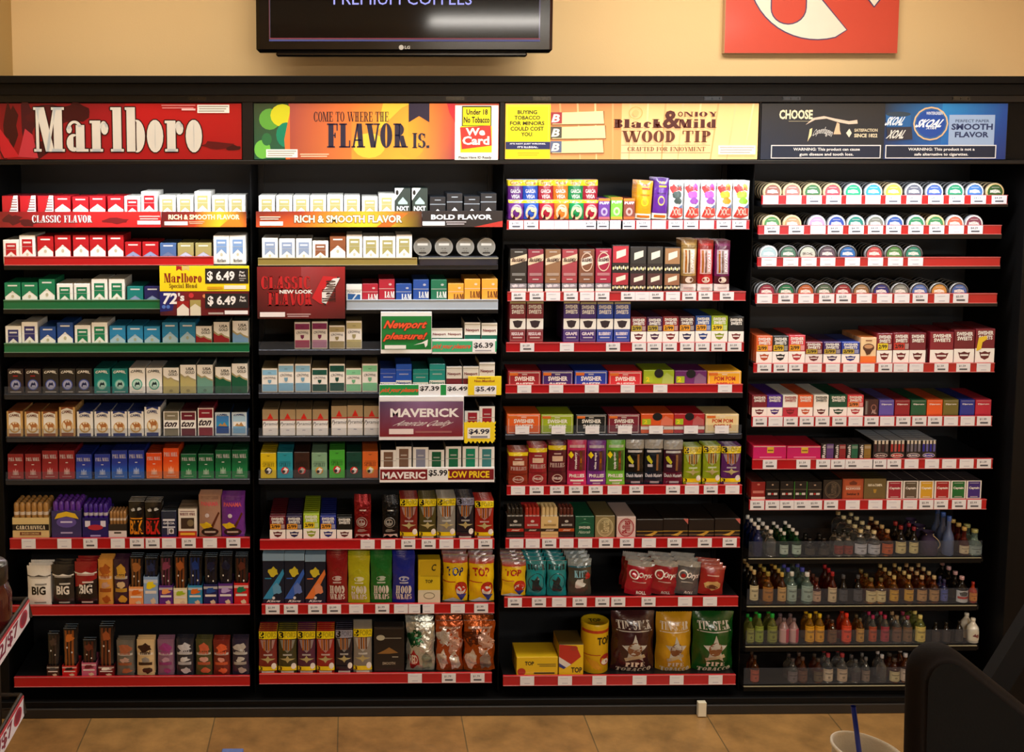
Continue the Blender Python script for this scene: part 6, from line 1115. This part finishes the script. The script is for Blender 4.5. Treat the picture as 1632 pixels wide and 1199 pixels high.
row(3, 8, 'cpack', zr(3, [(([R(0, 0, 1, .16, 'e8dcd0'), R(.1, .36, .9, .5, 'c8786c'), C(.5, .84, .1, .05, 'd08070')], '8c201c', '8c201c', '3a1814', 'red cigar pack with white base'), 62, 141, 768)] +
    [(([C(.5, .82, .08, .04, 'b8a088'), R(.14, .26, .38, .38, 'd0ccc8'), C(.5, .32, .08, .06, 'a82020' if c != '3c' else '3c8c30'), R(.6, .26, .86, .38, 'd0ccc8'), R(0, .56, 1, .58, '8a7860')] + ([R(0, 0, .05, 1, '3c8c30'), R(.95, 0, 1, 1, '3c8c30')] if c == '3c' else []), '1a1412', '1a1412', '2a2624', 'black cigar pack with three small marks%s' % (' and green edges' if c == '3c' else '')), a, b, 768) for a, b, c in ((145, 221, 'x'), (228, 303, 'x'), (306, 382, '3c'), (386, 466, 'x'))] +
    [(d_box('1e1814', '5c5040', 'Romeo'), 474, 582, 765), (([R(.08, .08, .92, .92, 'b0502c'), Q([(.3, .8), (.5, .9), (.7, .8), (.66, .7), (.34, .7)], '6c2c18'), T('BACKWOODS', .16, .46, .84, .58, 'e8dcd0', .06), T('Swisher B', .2, .2, .8, .32, '3c1810', .03), R(.15, .62, .85, .64, 'e0c0a0')], 'a04828', '8c3c20', '4a2818', 'rust brown cigar pack'), 585, 706, 763),
     (([T('HAV-A-TAMPA', .18, .62, .82, .74, 'f0e8d0', .07), Q([(.46, .3), (.54, .3), (.58, .48), (.42, .48)], 'b08c30')], '6c5c34', '5c4c28', '3a3420', 'wide olive brown cigar pack'), 708, 835, 763)] +
    [(d_frame(c), a, b, 766) for a, b, c in ((840, 930, 'a01c34'), (934, 1020, '5c5040'), (1026, 1110, 'd8a828'), (1114, 1204, 'a82024'), (1208, 1294, '146c30'), (1298, 1384, '3c2480'))]), lines=6)
NAMEC.update({'a01c34': 'crimson', '5c5040': 'taupe', 'd8a828': 'golden', 'a82024': 'red', '146c30': 'green', '3c2480': 'purple', '1e1814': 'black'})

# ------------------------------------------------------------------ miniature bottles
def glassmat(name, c, tr=.9, rough=.05): return mat(name, c, rough=rough, trans=tr, ior=1.4, noise=.01)
GM = {'clear': glassmat('clear_glass', 'e4eaee', .97), 'amber': glassmat('amber_liquor_glass', 'b85c10', .95), 'lamber': glassmat('golden_liquor_glass', 'd88c24', .95), 'dark': glassmat('dark_bottle_glass', '14100e', .2), 'green': glassmat('green_bottle_glass', '0c8c48', .92),
      'red': glassmat('red_liquor_glass', 'a82c18', .92), 'blue': glassmat('blue_frosted_glass', '7c90c0', .6, .3), 'orange': glassmat('orange_liquor_glass', 'd84418', .6), 'lgreen': glassmat('pale_green_glass', 'b0bc60', .85), 'white': mat('white_bottle_glaze', 'e8e2d0', rough=.2, coat=.5, noise=.01),
      'pale': glassmat('pale_teal_glass', 'a8ccc4', .85), 'navyg': glassmat('navy_bottle_glass', '2c3c80', .7), 'pinkg': glassmat('pink_milky_glass', 'd0a8a8', .55, .2), 'yellow': glassmat('yellow_liquor_glass', 'e0a820', .85)}
PROF = {  # (radius, height) fractions of body radius and full height
    'round': [(.0, 0), (.9, 0), (1, .02), (1, .52), (.94, .58), (.6, .68), (.38, .75), (.34, .9)],
    'square': [(.0, 0), (.94, 0), (1, .02), (1, .58), (.9, .64), (.5, .7), (.38, .76), (.36, .9)],
    'slim': [(.0, 0), (.9, 0), (1, .02), (1, .56), (.9, .64), (.55, .76), (.36, .84), (.34, .92)],
    'long': [(.0, 0), (.9, 0), (1, .02), (.98, .44), (.8, .54), (.5, .64), (.4, .74), (.38, .92)],
    'squat': [(.0, 0), (.85, 0), (1, .05), (1, .4), (.85, .5), (.5, .58), (.42, .64), (.42, .86)]}
def bottle(rw, zx, ytop, wpx, gm, cap, label, lab=(.1, .5), form='round', lines=3, art=None, look='', backcap=None, tilt=0.):
    s = SH[(3, rw)]; x = 1180 + zx / 3.61
    z = s['z'] + .0008; yb = .022; h = P(x, ytop, yb).z - z; R_ = abs(P(x + wpx, s['ybase'], yb).x - P(x, s['ybase'], yb).x) / 2
    X = P(x, s['ybase'], yb).x; n = COUNT[(3, rw)] = COUNT.get((3, rw), 0) + 1
    prof = [(max(r, .001) * R_, q * h) for r, q in PROF[form]]; key = ('bot', gm, cap, label, round(h, 3), round(R_, 4), form)
    if key not in MESH:
        nseg = 4 if form == 'square' else 16
        k = M(); k.lathe(prof, 0, 0, 'W', n=16, cap=False); gb = k.build_mesh('glass_body', GM[gm])
        k = M(); nr = prof[-1][0]
        k.lathe([(nr + .0006, h * .87), (nr + .0012, h * .88), (nr + .0012, h * .985), (nr + .0002, h), (.0005, h)], 0, 0, cap or 'K', n=14); cp = k.build_mesh('cap', PLAST)
        lbm = None
        if label:
            k = M()
            def Sl(u, v, e): an = (u - .5) * 2.5; return ((R_ + .0004 + e) * sin(an), -(R_ + .0004 + e) * cos(an), (lab[0] + (lab[1] - lab[0]) * v) * h)
            k.grid(lambda u, v: Sl(u, v, 0), 12, 2, label)
            dk = mixc(label, 'K', .55)
            paint(k, Sl, art or [R(.12, .88, .88, .92, dk), T('Old Mill', .2, .56, .8, .78, dk, .04) if 0 else R(.2, .58, .8, .7, dk), C(.5, .34, .1, .1, dk), R(.25, .1, .75, .16, mixc(label, 'K', .35))], nu=8, nv=2, e0=.0003)
            lbm = k.build_mesh('label', PAPER)
        MESH[key] = (gb, cp, lbm)
    gb, cp, lbm = MESH[key]
    for ln in range(lines):
        r = empty('liquor_bottle', (X, yb + R_ * .2 + ln * (R_ * 2 + .003), z)); r.rotation_euler.y = tilt
        inst('glass_body', gb, (0, 0, 0), r); 
        if ln == 0 or backcap is None: inst('cap', cp, (0, 0, 0), r)
        else:
            kk = ('cap', backcap, key)
            if kk not in MESH:
                k = M(); nr = prof[-1][0]; k.lathe([(nr + .0006, h * .87), (nr + .0012, h * .88), (nr + .0012, h * .985), (nr, h), (.0005, h)], 0, 0, backcap, n=14); MESH[kk] = k.build_mesh('cap', PLAST)
            inst('cap', MESH[kk], (0, 0, 0), r)
        if lbm and ln == 0: inst('label', lbm, (0, 0, 0), r)
        if ln == 0: lb = '%s, %s from left, %s' % (look, ORD[n], shelfname(3, rw))
        else: lb = 'small bottle, %s in line behind the %s, %s' % (ORD[ln + 1], ORD[n], shelfname(3, rw))
        tag(r, lb, 'bottle', 'miniature bottles on the %s shelf of the far-right bay' % ORD[rw])
B = bottle
s9 = [(98, 838, 15, 'navyg', 'W', None, 'clear and blue bottle, white cap', 4), (172, 845, 17, 'clear', 'W', None, 'clear and navy bottle, white cap', 4), (248, 848, 14, 'green', 'W', 'b8ccc0', 'green bottle with pale label', 4), (320, 848, 15, 'green', 'W', 'b0c8bc', 'green bottle with wide pale label', 4),
      (397, 858, 17, 'dark', 'K', '3a342c', 'dark bottle with faint label', 2), (478, 858, 17, 'dark', 'K', '38322a', 'dark bottle with faint crest', 2), (563, 850, 15, 'clear', 'K', '7c2c20', 'clear bottle with red-brown label', 2), (618, 850, 15, 'clear', 'K', '80301f', 'clear bottle with rusty label', 2),
      (688, 844, 20, 'clear', 'd8c898', 'b8bcc8', 'clear bottle with silver label and gold cap', 5), (765, 846, 20, 'clear', 'd8c898', 'b4b8c4', 'clear bottle with blue-grey label and gold cap', 5), (842, 844, 18, 'amber', 'd0b078', 'b8541c', 'orange-brown bottle with gold cap', 4), (918, 838, 17, 'dark', '8c2424', 'c8bc88', 'black bottle with cream label, red cap', 2), (993, 840, 15, 'dark', '8c2434', 'c8bc88', 'black bottle with narrow cream label', 2)]
for zx, yt, w, gm, cap, lab_, lk, ln in s9: B(9, zx, yt, w, gm, cap, lab_, (.1, .48) if lab_ else (.1, .5), 'round', ln, look=lk)
# purple drawstring bag
s = SH[(3, 9)]; c = P(1180 + 1080/3.61, 889, .03); COUNT[(3, 9)] += 1
for ln in range(3):
    k = M(); hh = P(1480, 850, .03).z - s['z']; ww = abs(P(1494, 889, .03).x - P(1465, 889, .03).x)
    k.lathe([(.001, 0), (ww*.42, 0), (ww*.5, hh*.1), (ww*.48, hh*.5), (ww*.36, hh*.8), (ww*.2, hh*.93), (ww*.26, hh), (ww*.3, hh*1.05)], 0, 0, '2a1a38', n=18, cap=False)
    o = k.build('drawstring_bag', mat('purple_velvet', attr=True, rough=.8, bump=.5, bscale=80)); o.location = (c.x, .034 + ln * .066, s['z'] + .001)
    k = M()
    for i in range(14):
        a0, a1 = i / 14, (i + 1) / 14
        f = lambda t: (ww*.46 * sin(t * 3.1) ** 1 * .98, -ww*.5 * (1 - .2*t) * cos(t * 1.2) - .001, hh * (.97 - .97*t) + .002)
        k.tube(f(a0), f(a1), .0012, 'c8b88c', n=6)
    k.tube((-ww*.2, -ww*.1, hh*.93), (ww*.22, -ww*.12, hh*.94), .002, 'c8b88c', n=6)
    k.build('gold_cord', PAPER, o)
    tag(o, ['dark purple drawstring bag with pale cord, ninth shelf, far-right bay', 'dark purple drawstring bag behind the front purple bag, ninth shelf', 'rearmost dark purple drawstring bag, ninth shelf of the far-right bay'][ln], 'drawstring bag', 'purple drawstring bags among the bottles')
B(9, 1193, 823, 17, 'blue', '3c60b0', None, (.1, .5), 'long', 3, look='tall frosted blue bottle, blue cap')
B(9, 1283, 840, 16, 'red', 'c8a860', 'c8b898', (.08, .36), 'squat', 3, look='dark red squat bottle with cream label')
B(9, 1345, 844, 22, 'pale', 'a8a868', '8c9c98', (.08, .4), 'squat', 2, look='round pale bottle with greenish stopper')
s10 = [(75, 909, 14, 'dark', 'c8b078', 'd8cca0', 'dark bottle with cream label, gold cap', 4, .12, .56), (155, 912, 17, 'lamber', '9c8c40', 'a87020', 'golden bottle with ochre label', 3, .1, .55), (235, 913, 14, 'amber', 'c8a850', 'c8a060', 'amber bottle with tan label, yellow cap', 4, .1, .55), (292, 912, 16, 'pale', 'd8d8d0', '9cb4ac', 'pale teal bottle with white cap', 4, .1, .6), (380, 913, 19, 'pale', 'd8d8d8', '94aca4', 'wide pale teal bottle, white cap', 4, .1, .6),
       (435, 921, 14, 'red', '4c2c20', 'c0a088', 'red bottle with round white label', 3, .1, .5), (525, 912, 14, 'red', '9c1c24', 'd0bc98', 'red bottle with tall cream label, red cap', 3, .06, .52), (588, 917, 14, 'dark', '4c4c50', '48484e', 'black bottle with grey label, left of two', 1, .1, .5), (672, 917, 14, 'dark', '4c4c50', '48484e', 'black bottle with grey label, right of two', 1, .1, .5), (748, 922, 17, 'lamber', '6c5c30', 'd0c090', 'brown bottle with square cream label', 3, .08, .52), (805, 922, 16, 'lamber', '6c5c30', 'd4c494', 'brown bottle with large cream label', 1, .08, .52),
       (880, 918, 15, 'lamber', 'c8b070', 'c89828', 'golden bottle with gold label', 4, .1, .5), (965, 917, 15, 'lamber', 'd0b878', 'c89828', 'golden bottle with gold label and cap', 4, .1, .5), (1040, 918, 16, 'amber', 'c8a878', 'b08858', 'amber bottle with brown crest label', 4, .1, .5), (1110, 918, 16, 'amber', 'c8b080', 'ac8454', 'amber bottle with brown crest, cream cap', 4, .1, .5), (1168, 924, 12, 'navyg', '2c2c50', '4c58a0', 'slim navy bottle with blue emblems', 2, .1, .6),
       (1270, 919, 19, 'dark', 'c8a0a0', 'b8bcc0', 'dark square bottle with grey and red label', 4, .05, .5), (1335, 928, 13, 'orange', '9c2820', 'c87c20', 'small orange bottle, red cap', 1, .1, .5)]
for zx, yt, w, gm, cap, lab_, lk, ln, a, b in s10:
    art = [Q([(.2, .8), (.5, .95), (.8, .8), (.7, .55), (.3, .55)], '3c342c'), R(.1, .3, .9, .5, 'a83028')] if zx == 1270 else None
    B(10, zx, yt, w, gm, cap, lab_, (a, b), 'round', ln, art, lk, backcap=('4c50b0' if zx in (292, 380) else None))
s11 = [(55, 985, 12, 'lgreen', '1c8c34', '8c9444', 'green-labelled bottle at left end', 2), (105, 979, 14, 'lgreen', '1ca83c', '8ca03c', 'clear bottle with green label, green cap', 2), (180, 979, 16, 'lgreen', '1ca83c', '848c3c', 'wide bottle with green label, green cap', 2), (248, 986, 16, 'pinkg', '6c5c60', 'c8a0a0', 'milky pink bottle with red panel, left', 2), (305, 986, 15, 'pinkg', '6c5c60', 'c4a0a0', 'milky pink bottle with red panel, right', 2),
       (395, 979, 15, 'yellow', 'd8b828', 'd8a018', 'yellow bottle, yellow cap, left of two', 2), (452, 979, 15, 'yellow', 'd8b828', 'd89c18', 'yellow bottle, yellow cap, right of two', 2), (525, 988, 15, 'amber', '3c2c28', '6c4828', 'brown bottle with dark label', 2), (606, 978, 16, 'orange', 'd8301c', 'd84420', 'bright orange-red bottle, red cap', 2), (685, 986, 13, 'lamber', '5c4c30', 'b88c3c', 'slim golden bottle', 2), (757, 981, 13, 'clear', 'a82858', 'a84828', 'clear bottle with rust label, pink cap', 3), (827, 981, 14, 'clear', 'a82848', '9c3440', 'clear bottle with crimson label, pink cap', 3),
       (895, 982, 15, 'clear', '8c7858', '6c4c3c', 'clear bottle with brown label', 2), (957, 982, 15, 'clear', '7c2840', '74583c', 'clear bottle with tan label, plum cap', 2), (1030, 981, 17, 'lgreen', 'd8c878', 'd0bc60', 'pale yellow bottle with cream cap', 3), (1120, 992, 13, 'dark', 'K', '2a2220', 'black bottle, left of the dark three', 1), (1180, 992, 13, 'dark', 'K', '2a2220', 'black bottle, middle of the dark three', 1), (1255, 990, 13, 'dark', 'K', '2a2220', 'black bottle, right of the dark three', 1)]
for zx, yt, w, gm, cap, lab_, lk, ln in s11:
    art = [R(.55, 0, 1, 1, 'b0304c')] if zx in (248, 305) else None
    B(11, zx, yt, w, gm, cap, lab_, (.08, .62), 'slim', ln, art, lk)
B(11, 1335, 986, 18, 'white', 'e8e0cc', 'e4dcc4', (.12, .5), 'slim', 2, [Q([(.3, .5), (.5, .8), (.6, .4)], '7c2c24'), C(.66, .5, .12, .2, '8c4c3c')], 'glossy white bottle at right end')
s12 = [(80, 1045, 14, 'amber', '2c2420', 'a8503c', 'dark bottle with orange label bars', 2), (298, 1050, 16, 'clear', '3c3434', '6c6468', 'clear bottle with faint label', 2), (355, 1048, 15, 'amber', '4c3c34', '64402c', 'brown bottle with plain label', 2), (445, 1050, 15, 'amber', '3c342c', '5c4c34', 'dark amber bottle', 2), (500, 1042, 16, 'clear', '8c2830', 'c8b8a0', 'clear bottle, white and brown label, red cap', 2), (582, 1042, 17, 'clear', '8c2830', 'bca890', 'wide clear bottle with tan label, red cap', 2),
       (660, 1052, 15, 'clear', '4c4c4c', '3c3438', 'clear bottle with dark label', 2), (718, 1048, 13, 'clear', '5c5c5c', '7c6c60', 'slim clear bottle', 2), (810, 1044, 14, 'clear', 'b0aeb0', None, 'empty-looking clear bottle, grey cap', 2), (883, 1050, 17, 'amber', '3c342c', 'c0b488', 'brown bottle with round cream label', 2), (945, 1042, 17, 'amber', 'b0aeb0', 'c0b0a0', 'brown bottle with white label, white cap', 2)]
for zx, yt, w, gm, cap, lab_, lk, ln in s12: B(12, zx, yt, w, gm, cap, lab_, (.08, .5), 'round', ln, None, lk)
flush_pending()

# ------------------------------------------------------------------ small box on the cabinet base, foreground counter things
o = sign('light_switch_box', 1113, 1121, 1126, 1143, -.05, [R(1114, 1142, 1125, 1122, 'e4dcc4')], PLAST, 'd8cfb4', .02); tag(o, 'small cream box standing on the floor against the black base', 'box')
o.name = 'small_box'
# counter that carries the foreground (just below the frame)
cz = 1.035
k = M(); k.box(-1.15, 2.6, -3.35, -2.22, cz - .04, cz, '5c4a38', bev=.004)
o = k.build('counter_top', mat('counter_laminate', '6a5844', rough=.4, noise=.1)); tag(o, 'service counter top below the foreground objects', 'counter')
k = M(); k.box(-1.1, 2.5, -3.28, -2.3, 0, cz - .0405, '3c3028', bev=.004); k.build('cabinet_body', mat('counter_front', '4a3a2c', rough=.5), o)
# foam cup with blue straw
cy_ = -2.43; c = P(1371, 1194, cy_)
cupr, cupz = .050, c.z
rt = empty('foam_cup', (c.x, cy_, cz + .005)); ch = cupz - cz - .005; tag(rt, 'white foam cup with a blue straw in the lower right foreground', 'cup')
k = M(); k.lathe([(.001, .003), (.030, 0), (.031, .002), (cupr - .002, ch - .006), (cupr + .0015, ch - .004), (cupr + .002, ch), (cupr - .001, ch + .0008), (cupr - .0035, ch - .004), (.031, .01), (.001, .01)], 0, 0, 'e8e4da', n=40, cap=False)
b_ = k.build('cup_body', mat('white_foam', 'dcd8cc', rough=.6, bump=.3, bscale=400), rt)
rt.rotation_euler = (0, radians(9), 0); rt.location.x -= .016
k = M(); pa, pb = P(1360, 1126, cy_), P(1370, 1204, cy_); d_ = (pb - pa); pe = pa + d_ * 1.9
inv = (Matrix.Rotation(radians(9), 4, 'Y').inverted())
q0 = inv @ (pa - rt.location); q1 = inv @ (pe - rt.location)
k.tube(q0, q1, .0036, '0c2cb0', n=14, caps=False); k.tube(q0, q1, .0031, '0a2490', n=14, caps=False)
k.weld = True; k.build('straw', mat('blue_straw_plastic', attr=True, rough=.3, coat=.3), rt)
# blue carton top edge at the bottom
c0, c1 = P(350, 1212, -2.5), P(385, 1212, -2.5)
k = M(); w = c1.x - c0.x; hh = c0.z - cz; k.box(0, w, 0, .03, 0, hh, '1c3c9c', top='2c54b0', bev=.001)
paint(k, flatS(w, hh, x0=0), [R(.55, .8, .85, 1, 'e8ecf4'), R(.9, .8, 1, 1, 'b83038'), T('GUM', .1, .4, .9, .7, 'e8ecf4', .05)])
o = k.build('gum_carton', CARD); o.location = (c0.x, -2.5, cz); tag(o, 'small blue and white carton just showing at the bottom edge', 'carton')
# dark back of a till screen with rounded top, lower right
ys = -2.62
TH = .05
def q(px_, py_, y=ys+.05): v = P(px_, py_, y); return (v.x, v.z)
outline = [(1449, 1215), (1449, 1062), (1450.5, 1053), (1454, 1045), (1459, 1038), (1465.5, 1033), (1473, 1030), (1481, 1029), (1488, 1030), (1495, 1032.5), (1503, 1038), (1518, 1050), (1540, 1068), (1590, 1108), (1640, 1150), (1700, 1200), (1700, 1216)]
pl = [q(a, b) for a, b in outline]; zb = cz + .02; pl[0] = (pl[0][0], zb); pl[-1] = (pl[-1][0], zb)
x0_ = pl[0][0]
k = M()
tri = tessellate_polygon([[Vector((a, b, 0)) for a, b in pl]]); TH = .05
k.smooth = False
for t in tri:
    k.face([(pl[i][0], 0.0, pl[i][1]) for i in t], '080706'); k.face([(pl[i][0], TH, pl[i][1]) for i in t][::-1], '080706')
n = len(pl); cxp = sum(a for a, b in pl)/n; czp = sum(b for a, b in pl)/n
rt = empty('till_screen', (0, ys, 0)); tag(rt, 'dark brown sloping till screen back in the lower right foreground', 'screen')
k.v = [(x, y, z) for x, y, z in k.v]; k.smooth = True
ring = []
for i in range(n):
    for j in range(7):
        pass
gp = grow([(a, b) for a, b in pl], 0.0)
def insetp(d):
    g1 = grow(pl, d); return g1
sgn = 1 if sum(pl[i-1][0]*pl[i][1] - pl[i][0]*pl[i-1][1] for i in range(n)) > 0 else -1
prev = None
for j in range(9):
    an = -pi/2 + pi * j / 8; off = cos(an) * .012 * sgn; yv = TH/2 + sin(an) * TH/2
    cur = [(x, yv, z) for x, z in insetp(off)]
    if prev:
        for i in range(n): k.face([prev[i], prev[(i+1) % n], cur[(i+1) % n], cur[i]], '14100f')
    prev = cur
k.weld = True; k.build('housing', mat('dark_brown_plastic', attr=True, rough=.75, bump=.1, bscale=300, spec=.1), rt)
k = M(); k.box(x0_ + .08, x0_ + .25, .01, .045, cz, zb + .002, '1a1614', bev=.004); k.build('stand', PLAST, rt)
# slanted arm behind it at the right edge
ya = -1.9
A, Bp = P(1572, 1128, ya), P(1660, 985, ya)
k = M(); dx = Vector((Bp.x - A.x, 0, Bp.z - A.z)).normalized(); nx = Vector((dx.z, 0, -dx.x)) * .022; A2 = A - dx * .03; B2 = Bp + dx * .15
for s0, s1 in ((0, .0),):
    c8 = [A2 - nx, A2 + nx, B2 + nx, B2 - nx]; D = Vector((0, .03, 0))
    k.face([tuple(v) for v in c8], '0e0c0b'); k.face([tuple(v + D) for v in c8][::-1], '0e0c0b')
    for i in range(4): k.face([tuple(c8[i]), tuple(c8[i] + D), tuple(c8[(i+1) % 4] + D), tuple(c8[(i+1) % 4])], '0e0c0b')
k.box(A2.x - .012, A2.x + .03, ya, ya + .03, 0, A2.z, '0e0c0b', bev=.004)
k.box(A2.x - .1, A2.x + .12, ya - .08, ya + .12, 0, .02, '0e0c0b', bev=.004)
o = k.build('slanted_post', mat('dark_arm_plastic', attr=True, rough=.6, spec=.15)); tag(o, 'dark slanted post at the right edge beside the cabinet side panel', 'post')
# ------------------------------------------------------------------ wire rack seen from its end at the left
def rack_level(x, yend, z, ln, name_items):
    pass
yr = -2.22
E1, E2 = P(43, 972, yr), P(34, 1125, yr)
rt = empty('wire_rack', (E1.x - .15, yr - .2, cz)); tag(rt, 'black wire counter rack with price rails at the left edge', 'rack'); base_ = rt.location.copy()
wire = mat('black_wire', attr=True, rough=.35, metal=.4)
k = M()
def w_(a, b, r=.003, c='2a2420'): k.tube(Vector(a) - base_, Vector(b) - base_, r, c, n=8)
for E in (E1, E2):
    zt_ = E.z + .018
    w_((E.x, yr, zt_), (E.x, yr - .75, zt_)); w_((E.x, yr, zt_), (E.x - .3, yr, zt_)); w_((E.x - .3, yr, zt_), (E.x - .3, yr - .75, zt_)); w_((E.x, yr, zt_), (E.x + .006, yr, zt_ - .03))
    for i in range(12): w_((E.x, yr - .06*i, zt_ - .024), (E.x - .3, yr - .06*i, zt_ - .024), .0018)
for (x, y) in ((E2.x - .03, yr - .02), (E2.x - .03, yr - .7), (E1.x - .3, yr - .02), (E1.x - .3, yr - .7)): w_((x, y, cz + .001), (x, y, E1.z + .02), .005)
w_((E1.x - .03, yr - .02, E1.z), (E1.x - .3, yr - .02, E1.z)); 
k.build('wire_frame', wire, rt)
def rail(E, txt):
    k = M(); h = .034; L_ = .7
    S = lambda u, v, e: (E.x + .004 + e - base_.x, yr - u * L_ - base_.y if 0 else yr - L_ + u * L_ - base_.y, E.z - h/2 + v * h - base_.z)
    c8 = [S(0, 0, -.003), S(1, 0, -.003), S(1, 1, -.003), S(0, 1, -.003)]; f8 = [S(0, 0, 0), S(1, 0, 0), S(1, 1, 0), S(0, 1, 0)]
    k.face(f8, 'd8d4e0'); k.face(c8[::-1], 'c0bcc8')
    for i in range(4): k.face([f8[i], c8[i], c8[(i+1) % 4], f8[(i+1) % 4]], 'b81c2c')
    paint(k, S, [R(0, .9, 1, 1, 'c01c34')] + txt)
    k.build('price_rail', CARD, rt)
rail(E1, [T('2/$7', .77, .14, .91, .84, '7a1840', .02), T('length', .54, .2, .75, .84, '7a1840', .02), C(.95, .5, .03, .36, 'b02848'), C(.95, .5, .022, .26, '7a1838')])
rail(E2, [T('2/$7', .77, .14, .91, .84, '7a1840', .02), T('length', .54, .2, .75, .84, '7a1840', .02), C(.95, .5, .03, .36, 'b02848'), C(.95, .5, .022, .26, '7a1838')])
# a round dark container with a red band standing on the upper rack level
c = P(2, 935, yr - .1); zc_ = E1.z - .006 + .0045
rt2 = empty('round_jar', (c.x - .030, yr - .08, zc_)); hj = P(2, 897, yr - .08).z - zc_
tag(rt2, 'round dark jar with a red band on the wire rack, left edge', 'jar')
k = M(); k.lathe([(.001, 0), (.036, 0), (.038, .004), (.038, hj*.55), (.034, hj*.66), (.030, hj*.72)], 0, 0, '3c1010', n=24); k.build('body', mat('jar_plastic', attr=True, rough=.12, coat=.6), rt2)
k = M(); k.lathe([(.032, hj*.72), (.033, hj*.74), (.033, hj*.97), (.03, hj), (.001, hj)], 0, 0, '161412', n=24); k.build('lid', PLAST, rt2)
